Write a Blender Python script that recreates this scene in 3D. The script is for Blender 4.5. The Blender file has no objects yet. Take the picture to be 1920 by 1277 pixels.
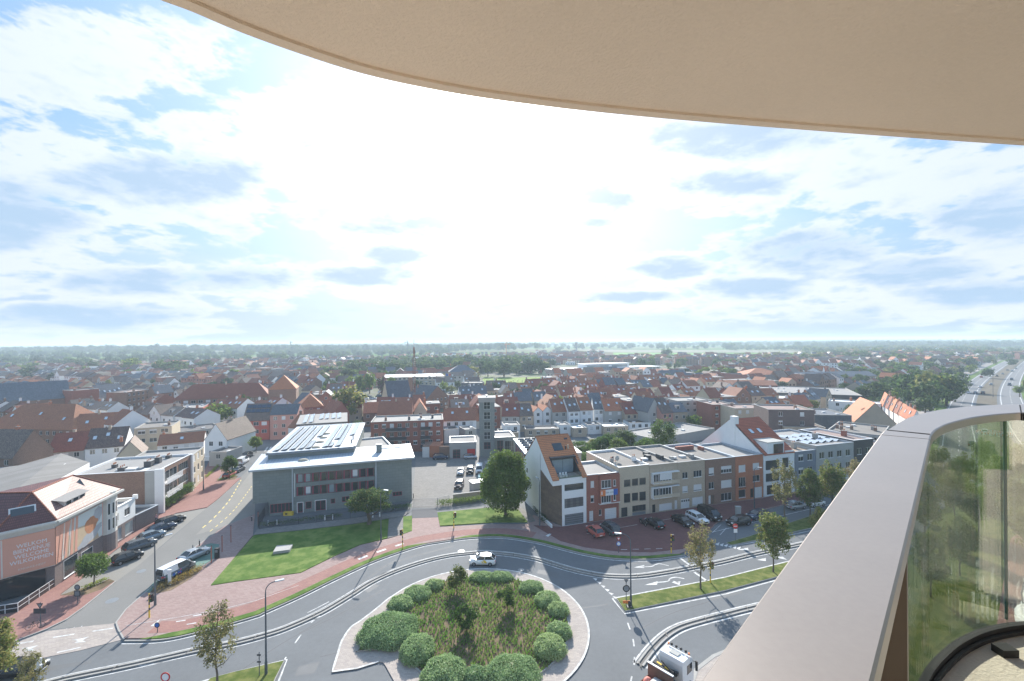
import bpy, bmesh, math, random
import numpy as np
from mathutils import Vector, Matrix
from mathutils.geometry import tessellate_polygon
R = math.radians
random.seed(7); rng = np.random.default_rng(7)
scene = bpy.context.scene
COL = scene.collection
# ------------------------------------------------------------------ camera, sun, sky, exposure
CAMH = 34.0; FPX = 858.0; ROLL = R(0.45); HY = 640.0
cam_d = bpy.data.cameras.new("camera"); cam = bpy.data.objects.new("camera", cam_d); COL.objects.link(cam)
cam_d.sensor_width = 36.0; cam_d.lens = FPX / 1920 * 36.0; cam_d.clip_start = 0.05; cam_d.clip_end = 40000
cam_d.shift_y = (HY - 638.5) / 1920
_r = Vector((math.cos(ROLL), 0, -math.sin(ROLL))); _u = Vector((math.sin(ROLL), 0, math.cos(ROLL))); _b = Vector((0, -1, 0))
M4 = Matrix(((_r.x, _u.x, _b.x, 0), (_r.y, _u.y, _b.y, 0), (_r.z, _u.z, _b.z, CAMH), (0, 0, 0, 1)))
cam.matrix_world = M4
scene.camera = cam
SUN_EL = 28.0; SUN_AZ = -2.1      # degrees; azimuth from +Y towards +X
sdir = Vector((math.cos(R(SUN_EL)) * math.sin(R(SUN_AZ)), math.cos(R(SUN_EL)) * math.cos(R(SUN_AZ)), math.sin(R(SUN_EL))))
sun_d = bpy.data.lights.new("sun", 'SUN'); sun_d.energy = 2.35; sun_d.angle = R(0.6); sun_d.color = (1.0, 0.95, 0.87)
sun = bpy.data.objects.new("sun", sun_d); COL.objects.link(sun); sun.rotation_euler = sdir.to_track_quat('Z', 'Y').to_euler()
sun.location = (0, 300, 200)
EXPOSURE = 2.0
world = bpy.data.worlds.new("World"); scene.world = world; world.use_nodes = True
def build_world():
    nt = world.node_tree; N = nt.nodes; L = nt.links; N.clear()
    def nd(t, **k):
        n = N.new(t)
        for a, b in k.items(): setattr(n, a, b)
        return n
    def math_(op, a, b=None, c=None, clamp=False):
        n = nd('ShaderNodeMath', operation=op, use_clamp=clamp)
        for i, v in enumerate((a, b, c)):
            if v is None: continue
            if isinstance(v, (int, float)): n.inputs[i].default_value = v
            else: L.new(v, n.inputs[i])
        return n.outputs[0]
    def mixc(f, a, b):
        n = nd('ShaderNodeMix', data_type='RGBA')
        for s, v in ((n.inputs[0], f), (n.inputs[6], a), (n.inputs[7], b)):
            if isinstance(v, (tuple, float, int)): s.default_value = v
            else: L.new(v, s)
        return n.outputs[2]
    def mapr(v, a, b, c=0.0, d=1.0, smooth=True):
        n = nd('ShaderNodeMapRange', interpolation_type='SMOOTHSTEP' if smooth else 'LINEAR')
        L.new(v, n.inputs[0])
        for i, x in enumerate((a, b, c, d)): n.inputs[i + 1].default_value = x
        return n.outputs[0]
    sky = nd('ShaderNodeTexSky', sky_type='NISHITA'); sky.sun_disc = False
    sky.sun_elevation = R(SUN_EL); sky.sun_rotation = R(SUN_AZ); sky.air_density = 1.0; sky.dust_density = 1.0; sky.ozone_density = 2.0; sky.altitude = 30
    tc = nd('ShaderNodeTexCoord'); sep = nd('ShaderNodeSeparateXYZ'); L.new(tc.outputs['Generated'], sep.inputs[0])
    zc = math_('ADD', math_('MAXIMUM', sep.outputs[2], 0.0), 0.07)
    u = math_('DIVIDE', sep.outputs[0], zc); v = math_('DIVIDE', sep.outputs[1], zc)
    def plane(ox, oy, sx=1.0, sy=1.0):
        c = nd('ShaderNodeCombineXYZ')
        L.new(math_('MULTIPLY_ADD', u, sx, ox), c.inputs[0]); L.new(math_('MULTIPLY_ADD', v, sy, oy), c.inputs[1])
        return c.outputs[0]
    def noise(vec, sc, det=6, rough=0.55, dist=0.0):
        n = nd('ShaderNodeTexNoise'); L.new(vec, n.inputs['Vector']); n.inputs['Scale'].default_value = sc
        n.inputs['Detail'].default_value = det; n.inputs['Roughness'].default_value = rough; n.inputs['Distortion'].default_value = dist
        return n.outputs['Fac']
    # sun glow seen through thin cloud
    dot = nd('ShaderNodeVectorMath', operation='DOT_PRODUCT'); L.new(tc.outputs['Generated'], dot.inputs[0]); dot.inputs[1].default_value = sdir
    d = math_('MAXIMUM', dot.outputs['Value'], 0.0)
    g1 = math_('POWER', d, 9.0); g2 = math_('POWER', d, 90.0)
    WK = 0.315
    W = lambda a, k=1.0: (a[0] * k * WK, a[1] * k * WK, a[2] * k * WK, 1)
    # cloud fields: noise in a squashed direction space keeps the clouds puffy down to the horizon
    cb = nd('ShaderNodeCombineXYZ'); L.new(sep.outputs[0], cb.inputs[0]); L.new(sep.outputs[1], cb.inputs[1]); L.new(math_('MULTIPLY', math_('POWER', math_('MAXIMUM', sep.outputs[2], 0.0), 0.8), 2.6), cb.inputs[2])
    nA = noise(cb.outputs[0], 4.0, 10, 0.58, 0.2); nB = noise(cb.outputs[0], 15.0, 9, 0.6, 0.15); n3 = noise(plane(7.7, 9.1, 0.35, 0.5), 0.8, 6, 0.6, 0.8); veil = mapr(n3, 0.34, 0.70)
    yy = math_('MAXIMUM', sep.outputs[1], 0.05); ta = math_('DIVIDE', sep.outputs[0], yy); tb = math_('DIVIDE', sep.outputs[2], yy)
    def clouds(lst, wk, hk, dy=0):
        acc = None
        for (px, py, w, h) in lst:
            q = math_('POWER', math_('ABSOLUTE', math_('MULTIPLY', math_('SUBTRACT', ta, (px - 960) / 858), 858 / (w * wk))), 2.0)
            r = math_('POWER', math_('ABSOLUTE', math_('MULTIPLY', math_('SUBTRACT', tb, (640 - py - dy * h) / 858), 858 / (h * hk))), 2.0)
            e = math_('MAXIMUM', math_('SUBTRACT', 1.0, math_('MULTIPLY', math_('ADD', q, r), 0.5)), 0.0); acc = e if acc is None else math_('MAXIMUM', acc, e)
        return acc
    CL = [(300, 335, 170, 42), (0, 400, 140, 60), (745, 425, 115, 20), (1130, 374, 48, 26), (1120, 420, 36, 9), (690, 517, 95, 16), (742, 478, 50, 20), (255, 525, 120, 22), (450, 523, 95, 22), (1510, 480, 120, 40), (1262, 506, 60, 20), (1880, 425, 110, 46), (1410, 546, 90, 20), (1170, 560, 90, 10), (150, 592, 170, 24), (1370, 350, 100, 22), (1380, 262, 150, 36), (1720, 520, 120, 26), (1850, 560, 130, 24), (2250, 360, 200, 70), (-300, 250, 200, 80)]
    WH = [(110, 115, 230, 70), (340, 235, 60, 26), (60, 300, 150, 60), (1700, 330, 260, 60), (560, 280, 160, 90)]
    wob = math_('MULTIPLY', math_('SUBTRACT', nB, 0.5), 2.6); wob2 = math_('MULTIPLY', math_('SUBTRACT', nA, 0.5), 1.6); wob = math_('ADD', wob, wob2)
    front = mapr(sep.outputs[1], 0.1, 0.4)
    halo = math_('MULTIPLY', mapr(math_('ADD', math_('MAXIMUM', clouds(CL, 1.5, 2.2, 0.45), clouds(WH, 1.3, 1.3)), wob), 0.22, 0.68), front)
    core = math_('MULTIPLY', mapr(math_('ADD', clouds(CL, 1.05, 1.0, -0.1), math_('MULTIPLY', wob, 0.95)), 0.0, 1.05), front)
    free = mapr(math_('ADD', nA, math_('MULTIPLY', math_('SUBTRACT', nB, 0.5), 0.35)), 0.53, 0.62); freec = mapr(nA, 0.60, 0.70)
    base = mixc(0.2, W((3.9, 7.7, 13.6), 0.9), sky.outputs[0])
    hor = mapr(sep.outputs[2], 0.0, 0.30, 0.85, 0.0)
    base = mixc(hor, base, W((7.9, 10.0, 12.4), 0.92))
    base = mixc(math_('MULTIPLY', veil, 0.35), base, W((9.6, 11.5, 13.8), .95))
    white = W((11.8, 12.8, 14.2)); grey = mixc(g1, W((5.7, 8.9, 12.6), .92), W((8.6, 10.4, 12.6)))
    base = mixc(math_('MULTIPLY', free, 0.35), base, white); base = mixc(math_('MULTIPLY', halo, 0.85), base, white)
    glow = nd('ShaderNodeVectorMath', operation='SCALE'); glow.inputs[0].default_value = (3.0, 2.9, 2.6); L.new(g1, glow.inputs['Scale'])
    a1 = nd('ShaderNodeVectorMath', operation='ADD'); L.new(base, a1.inputs[0]); L.new(glow.outputs[0], a1.inputs[1])
    base = mixc(math_('MULTIPLY', core, 0.75), a1.outputs[0], grey); base = mixc(math_('MULTIPLY', freec, 0.2), base, grey)
    glow2 = nd('ShaderNodeVectorMath', operation='SCALE'); glow2.inputs[0].default_value = (16.0, 15.5, 14.0); L.new(g2, glow2.inputs['Scale'])
    a2 = nd('ShaderNodeVectorMath', operation='ADD'); L.new(base, a2.inputs[0]); L.new(glow2.outputs[0], a2.inputs[1])
    bg = nd('ShaderNodeBackground'); L.new(a2.outputs[0], bg.inputs[0]); bg.inputs[1].default_value = 0.06
    out = nd('ShaderNodeOutputWorld'); L.new(bg.outputs[0], out.inputs[0])
build_world()
world.cycles.sampling_method = 'MANUAL'; world.cycles.sample_map_resolution = 512
vs = scene.view_settings; scene.display_settings.display_device = 'sRGB'
vs.view_transform = 'Standard'; vs.look = 'None'; vs.exposure = EXPOSURE; vs.gamma = 1; vs.use_curve_mapping = False
cy = scene.cycles
try:
    cy.max_bounces = 6; cy.diffuse_bounces = 3; cy.glossy_bounces = 3; cy.transmission_bounces = 4; cy.transparent_max_bounces = 12
    cy.volume_bounces = 1; cy.caustics_reflective = False; cy.caustics_refractive = False; cy.use_denoising = True
except Exception: pass
# ------------------------------------------------------------------ picture -> place
def ray(x, y):
    X = x - 960; Y = y - HY
    return (X * math.cos(ROLL) - Y * math.sin(ROLL), X * math.sin(ROLL) + Y * math.cos(ROLL))
def P(x, y, z=0.0):
    xr, yr = ray(x, y); t = (CAMH - z) / yr
    return Vector((xr * t, FPX * t, z))
def at_y(x, y, Y):
    xr, yr = ray(x, y); return Vector((xr * Y / FPX, Y, CAMH - yr * Y / FPX))
def to_px(p):
    s = FPX / p[1]; xr = p[0] * s; yr = (CAMH - p[2]) * s
    return (960 + xr * math.cos(ROLL) + yr * math.sin(ROLL), HY - xr * math.sin(ROLL) + yr * math.cos(ROLL))
# ------------------------------------------------------------------ materials
MATS = {}
def mat(name, col, rough=0.85, var=0.12, nscale=0.8, kind='noise', metal=0.0, col2=None, spec=0.4, bump=0.0, fine=9.0, rand=0.0, world_co=False):
    if name in MATS: return MATS[name]
    m = bpy.data.materials.new(name); m.use_nodes = True; nt = m.node_tree; N = nt.nodes; L = nt.links
    b = N['Principled BSDF']; b.inputs['Roughness'].default_value = rough; b.inputs['Metallic'].default_value = metal
    b.inputs['Specular IOR Level'].default_value = spec
    tc = N.new('ShaderNodeTexCoord'); co = tc.outputs['Object']
    if world_co:
        ge = N.new('ShaderNodeNewGeometry'); co = ge.outputs['Position']
    def noise(vec, sc, det=4, ro=0.6):
        n = N.new('ShaderNodeTexNoise'); L.new(vec, n.inputs['Vector']); n.inputs['Scale'].default_value = sc
        n.inputs['Detail'].default_value = det; n.inputs['Roughness'].default_value = ro; return n.outputs['Fac']
    def mathn(op, a, b_, clamp=False):
        n = N.new('ShaderNodeMath'); n.operation = op; n.use_clamp = clamp
        for i, v in enumerate((a, b_)):
            if isinstance(v, (int, float)): n.inputs[i].default_value = v
            else: L.new(v, n.inputs[i])
        return n.outputs[0]
    c = tuple(col) + (1,); base = None
    if kind in ('brick', 'tiles', 'paver', 'seam', 'block'):
        sep = N.new('ShaderNodeSeparateXYZ'); L.new(co, sep.inputs[0]); cmb = N.new('ShaderNodeCombineXYZ')
        if kind == 'paver':
            L.new(sep.outputs[0], cmb.inputs[0]); L.new(sep.outputs[1], cmb.inputs[1])
        elif kind == 'seam':
            L.new(sep.outputs[1], cmb.inputs[0]); L.new(sep.outputs[0], cmb.inputs[1])
        else:
            L.new(mathn('ADD', sep.outputs[0], sep.outputs[1]), cmb.inputs[0]); L.new(sep.outputs[2], cmb.inputs[1])
        t = N.new('ShaderNodeTexBrick'); L.new(cmb.outputs[0], t.inputs['Vector'])
        bw, bh, mo = {'brick': (0.24, 0.075, 0.012), 'tiles': (0.24, 0.26, 0.035), 'paver': (0.44, 0.22, 0.02), 'seam': (40.0, 0.6, 0.03), 'block': (1.2, 0.6, 0.02)}[kind]
        t.inputs['Scale'].default_value = 1.0; t.inputs['Brick Width'].default_value = bw; t.inputs['Row Height'].default_value = bh
        t.inputs['Mortar Size'].default_value = mo; t.inputs['Mortar Smooth'].default_value = 0.3; t.inputs['Bias'].default_value = 0.0
        t.inputs['Color1'].default_value = c
        k = col2 or tuple(x * 0.72 for x in col); t.inputs['Color2'].default_value = tuple(k) + (1,)
        mk = {'brick': 1.25, 'tiles': 0.35, 'paver': 0.75, 'seam': 0.6, 'block': 0.7}[kind]
        t.inputs['Mortar'].default_value = tuple(min(1, x * mk + (0.04 if kind == 'brick' else 0)) for x in col) + (1,)
        base = t.outputs['Color']
    elif kind == 'blend':
        n = noise(co, nscale, 6); rp = N.new('ShaderNodeMapRange'); L.new(n, rp.inputs[0]); rp.inputs[1].default_value = 0.42; rp.inputs[2].default_value = 0.60
        mx = N.new('ShaderNodeMix'); mx.data_type = 'RGBA'; L.new(rp.outputs[0], mx.inputs[0]); mx.inputs[6].default_value = c; mx.inputs[7].default_value = tuple(col2) + (1,)
        base = mx.outputs[2]
    else:
        rgb = N.new('ShaderNodeRGB'); rgb.outputs[0].default_value = c; base = rgb.outputs[0]
    n1 = noise(co, nscale, 5); n2 = noise(co, fine, 3)
    f = mathn('ADD', mathn('MULTIPLY', mathn('SUBTRACT', n1, 0.5), var * 3.2), mathn('MULTIPLY', mathn('SUBTRACT', n2, 0.5), var * 1.8))
    val = mathn('ADD', f, 1.0)
    if rand > 0:
        oi = N.new('ShaderNodeObjectInfo'); val = mathn('ADD', val, mathn('MULTIPLY', mathn('SUBTRACT', oi.outputs['Random'], 0.5), rand))
    hsv = N.new('ShaderNodeHueSaturation'); L.new(base, hsv.inputs['Color']); L.new(val, hsv.inputs['Value'])
    if rand > 0:
        L.new(mathn('ADD', mathn('MULTIPLY', mathn('SUBTRACT', oi.outputs['Random'], 0.5), rand * 0.06), 0.5), hsv.inputs['Hue'])
    L.new(hsv.outputs[0], b.inputs['Base Color'])
    if bump > 0:
        bp = N.new('ShaderNodeBump'); bp.inputs['Strength'].default_value = bump; bp.inputs['Distance'].default_value = 0.02
        L.new(n2, bp.inputs['Height']); L.new(bp.outputs[0], b.inputs['Normal'])
    MATS[name] = m; return m
def leafmat(name, col, col2, sc=0.9, rand=0.35, trans=0.5):
    if name in MATS: return MATS[name]
    m = bpy.data.materials.new(name); m.use_nodes = True; nt = m.node_tree; N = nt.nodes; L = nt.links
    N.clear(); out = N.new('ShaderNodeOutputMaterial')
    tc = N.new('ShaderNodeTexCoord'); n = N.new('ShaderNodeTexNoise'); L.new(tc.outputs['Object'], n.inputs['Vector']); n.inputs['Scale'].default_value = sc; n.inputs['Detail'].default_value = 8; n.inputs['Roughness'].default_value = 0.7
    mr = N.new('ShaderNodeMapRange'); L.new(n.outputs['Fac'], mr.inputs[0]); mr.inputs[1].default_value = 0.36; mr.inputs[2].default_value = 0.64
    mx = N.new('ShaderNodeMix'); mx.data_type = 'RGBA'; L.new(mr.outputs[0], mx.inputs[0]); mx.inputs[6].default_value = tuple(col) + (1,); mx.inputs[7].default_value = tuple(col2) + (1,)
    oi = N.new('ShaderNodeObjectInfo'); hs = N.new('ShaderNodeHueSaturation'); L.new(mx.outputs[2], hs.inputs['Color'])
    a = N.new('ShaderNodeMath'); a.operation = 'MULTIPLY_ADD'; L.new(oi.outputs['Random'], a.inputs[0]); a.inputs[1].default_value = rand; a.inputs[2].default_value = 1 - rand / 2; L.new(a.outputs[0], hs.inputs['Value'])
    a2 = N.new('ShaderNodeMath'); a2.operation = 'MULTIPLY_ADD'; L.new(oi.outputs['Random'], a2.inputs[0]); a2.inputs[1].default_value = -0.04; a2.inputs[2].default_value = 0.52; L.new(a2.outputs[0], hs.inputs['Hue'])
    d = N.new('ShaderNodeBsdfDiffuse'); t = N.new('ShaderNodeBsdfTranslucent'); L.new(hs.outputs[0], d.inputs[0]); L.new(hs.outputs[0], t.inputs[0])
    ms = N.new('ShaderNodeMixShader'); ms.inputs[0].default_value = trans; L.new(d.outputs[0], ms.inputs[1]); L.new(t.outputs[0], ms.inputs[2])
    g = N.new('ShaderNodeBsdfGlossy'); g.inputs['Roughness'].default_value = 0.45; ms2 = N.new('ShaderNodeMixShader'); ms2.inputs[0].default_value = 0.015
    L.new(ms.outputs[0], ms2.inputs[1]); L.new(g.outputs[0], ms2.inputs[2]); L.new(ms2.outputs[0], out.inputs[0])
    MATS[name] = m; return m
def glassmat(name, tint=(0.9, 0.97, 0.93), refl=0.12, fk=0.5):
    m = bpy.data.materials.new(name); m.use_nodes = True; nt = m.node_tree; N = nt.nodes; L = nt.links; N.clear()
    out = N.new('ShaderNodeOutputMaterial'); t = N.new('ShaderNodeBsdfTransparent'); t.inputs[0].default_value = tuple(tint) + (1,)
    g = N.new('ShaderNodeBsdfGlossy'); g.inputs['Roughness'].default_value = 0.01
    tc = N.new('ShaderNodeTexCoord'); n = N.new('ShaderNodeTexNoise'); L.new(tc.outputs['Object'], n.inputs['Vector']); n.inputs['Scale'].default_value = 2.2; n.inputs['Detail'].default_value = 1
    bp = N.new('ShaderNodeBump'); bp.inputs['Strength'].default_value = 0.1; bp.inputs['Distance'].default_value = 0.02; L.new(n.outputs['Fac'], bp.inputs['Height']); L.new(bp.outputs[0], g.inputs['Normal'])
    fr = N.new('ShaderNodeFresnel'); fr.inputs[0].default_value = 1.5
    a = N.new('ShaderNodeMath'); a.operation = 'MULTIPLY_ADD'; a.use_clamp = True; L.new(fr.outputs[0], a.inputs[0]); a.inputs[1].default_value = fk; a.inputs[2].default_value = refl
    ms = N.new('ShaderNodeMixShader'); L.new(a.outputs[0], ms.inputs[0]); L.new(t.outputs[0], ms.inputs[1]); L.new(g.outputs[0], ms.inputs[2]); L.new(ms.outputs[0], out.inputs[0])
    return m
M = {}
def dm(key, *a, **k):
    if k.get('world_co'): k.setdefault('spec', 0.12)
    M[key] = mat(key, *a, **k)
dm('asphalt', (0.150, 0.158, 0.165), 0.8, 0.13, 0.16, fine=2.0, world_co=True)
dm('asphalt_light', (0.25, 0.24, 0.22), 0.85, 0.09, 0.15, fine=3.0, world_co=True)
dm('marking', (0.66, 0.66, 0.65), 0.7, 0.10, 1.3, 'blend', col2=(0.40, 0.40, 0.39), world_co=True)
dm('marking_yellow', (0.7, 0.55, 0.18), 0.7, 0.14, 1.5)
dm('green_paint', (0.10, 0.19, 0.16), 0.8, 0.15, 1.0)
dm('red_paver', (0.33, 0.185, 0.155), 0.85, 0.10, 0.35, 'paver', col2=(0.28, 0.15, 0.135), world_co=True)
dm('rose_paver', (0.35, 0.26, 0.235), 0.85, 0.10, 0.35, 'paver', col2=(0.29, 0.20, 0.185), world_co=True)
dm('dark_red_paver', (0.20, 0.095, 0.085), 0.85, 0.10, 0.35, 'paver', col2=(0.16, 0.08, 0.075), world_co=True)
dm('light_paver', (0.42, 0.37, 0.33), 0.85, 0.10, 0.4, 'paver', col2=(0.34, 0.30, 0.28), world_co=True)
dm('grey_paver', (0.24, 0.23, 0.215), 0.85, 0.10, 0.4, 'paver', col2=(0.18, 0.17, 0.165), world_co=True)
dm('kerb', (0.33, 0.32, 0.30), 0.85, 0.12, 1.0)
dm('soil', (0.13, 0.10, 0.065), 0.95, 0.25, 0.5, 'blend', col2=(0.20, 0.145, 0.09), world_co=True)
dm('lawn', (0.085, 0.155, 0.028), 0.95, 0.25, 0.5, 'blend', col2=(0.14, 0.19, 0.05), world_co=True, bump=0.8)
dm('verge', (0.085, 0.12, 0.025), 0.95, 0.25, 0.8, 'blend', col2=(0.15, 0.16, 0.05), world_co=True, bump=0.8)
dm('town_ground', (0.17, 0.16, 0.145), 0.95, 0.2, 0.03, 'blend', col2=(0.09, 0.12, 0.05), world_co=True)
dm('plaster_white', (0.80, 0.80, 0.785), 0.85, 0.05, 0.6)
dm('plaster_cream', (0.50, 0.43, 0.32), 0.85, 0.07, 0.6)
dm('plaster_grey', (0.38, 0.38, 0.36), 0.85, 0.07, 0.6)
dm('plaster_salmon', (0.50, 0.26, 0.21), 0.85, 0.07, 0.6)
dm('brick_beige', (0.42, 0.34, 0.25), 0.9, 0.10, 0.5, 'brick', col2=(0.34, 0.27, 0.20))
dm('brick_cream', (0.50, 0.42, 0.31), 0.9, 0.07, 0.5, 'brick', col2=(0.43, 0.36, 0.27))
dm('brick_brown', (0.25, 0.155, 0.11), 0.9, 0.10, 0.5, 'brick', col2=(0.17, 0.10, 0.075))
dm('brick_red', (0.30, 0.115, 0.08), 0.9, 0.10, 0.5, 'brick', col2=(0.22, 0.085, 0.06))
dm('brick_orange', (0.42, 0.165, 0.085), 0.9, 0.08, 0.5, 'brick', col2=(0.36, 0.14, 0.08))
dm('brick_dark', (0.15, 0.11, 0.10), 0.9, 0.10, 0.5, 'brick', col2=(0.10, 0.075, 0.07))
dm('paint_red', (0.45, 0.12, 0.09), 0.8, 0.07, 0.5)
dm('concrete_green', (0.235, 0.258, 0.24), 0.75, 0.09, 0.35, 'block', col2=(0.21, 0.232, 0.218))
dm('concrete', (0.36, 0.35, 0.33), 0.85, 0.10, 0.5)
dm('zinc', (0.48, 0.53, 0.58), 0.5, 0.07, 0.5, 'seam', metal=0.25, col2=(0.44, 0.49, 0.54))
dm('zinc_trim', (0.45, 0.49, 0.53), 0.5, 0.06, 0.6, metal=0.3)
dm('roof_red', (0.40, 0.15, 0.085), 0.8, 0.16, 0.5, 'tiles', col2=(0.32, 0.12, 0.075), rand=0.4)
dm('roof_orange', (0.60, 0.225, 0.11), 0.8, 0.10, 0.5, 'tiles', col2=(0.52, 0.19, 0.095), rand=0.2)
dm('roof_brown', (0.26, 0.19, 0.155), 0.8, 0.16, 0.5, 'tiles', col2=(0.13, 0.09, 0.08), rand=0.3)
dm('roof_tan', (0.34, 0.26, 0.20), 0.8, 0.16, 0.5, 'tiles', col2=(0.28, 0.21, 0.17), rand=0.3)
dm('roof_slate', (0.18, 0.195, 0.215), 0.6, 0.14, 0.5, 'tiles', col2=(0.10, 0.11, 0.13), rand=0.3)
dm('roof_pink', (0.42, 0.25, 0.21), 0.6, 0.16, 0.9, 'tiles', col2=(0.30, 0.15, 0.13))
dm('roof_grey', (0.27, 0.26, 0.25), 0.9, 0.14, 0.3)
dm('roof_gravel', (0.20, 0.185, 0.17), 0.95, 0.16, 0.3, fine=6.0)
dm('roof_dark', (0.09, 0.09, 0.095), 0.8, 0.14, 0.3)
dm('roof_white', (0.66, 0.68, 0.70), 0.6, 0.08, 0.3)
dm('fibre', (0.19, 0.185, 0.18), 0.85, 0.14, 0.25, 'seam', col2=(0.15, 0.145, 0.14))
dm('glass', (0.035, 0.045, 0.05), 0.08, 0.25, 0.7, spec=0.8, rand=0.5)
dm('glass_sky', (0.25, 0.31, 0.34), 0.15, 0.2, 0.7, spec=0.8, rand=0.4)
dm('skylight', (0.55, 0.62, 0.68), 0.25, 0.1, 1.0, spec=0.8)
dm('blind', (0.66, 0.66, 0.65), 0.7, 0.05, 1.0)
dm('white_frame', (0.76, 0.76, 0.75), 0.5, 0.04, 1.0)
dm('dark_frame', (0.05, 0.055, 0.06), 0.5, 0.1, 1.0)
dm('magenta_frame', (0.30, 0.065, 0.095), 0.6, 0.08, 1.0)
dm('dark_metal', (0.05, 0.055, 0.065), 0.5, 0.1, 2.0, metal=0.3)
dm('grey_metal', (0.22, 0.24, 0.26), 0.5, 0.1, 1.0, metal=0.3)
dm('steel', (0.5, 0.52, 0.54), 0.35, 0.08, 1.0, metal=0.8)
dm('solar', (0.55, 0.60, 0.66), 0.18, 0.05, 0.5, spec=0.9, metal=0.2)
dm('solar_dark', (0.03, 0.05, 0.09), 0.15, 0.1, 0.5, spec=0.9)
dm('wood', (0.20, 0.15, 0.11), 0.8, 0.2, 1.5, 'block', col2=(0.15, 0.11, 0.085))
dm('bark', (0.13, 0.105, 0.08), 0.95, 0.25, 3.0)
dm('yellow', (0.75, 0.50, 0.05), 0.6, 0.05)
dm('black', (0.02, 0.02, 0.022), 0.6, 0.1)
dm('red', (0.55, 0.03, 0.03), 0.5, 0.06)
dm('orange', (0.72, 0.20, 0.05), 0.6, 0.06)
dm('blue', (0.04, 0.13, 0.45), 0.5, 0.06)
dm('white', (0.78, 0.78, 0.78), 0.5, 0.04)
dm('rubber', (0.018, 0.018, 0.018), 0.85, 0.1)
dm('chrome', (0.45, 0.46, 0.48), 0.3, 0.05, metal=0.9)
dm('lamp_glass', (0.75, 0.75, 0.72), 0.15, 0.03)
dm('tail', (0.45, 0.02, 0.02), 0.25, 0.03)
dm('car_glass', (0.025, 0.03, 0.035), 0.06, 0.1, spec=0.9)
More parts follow.
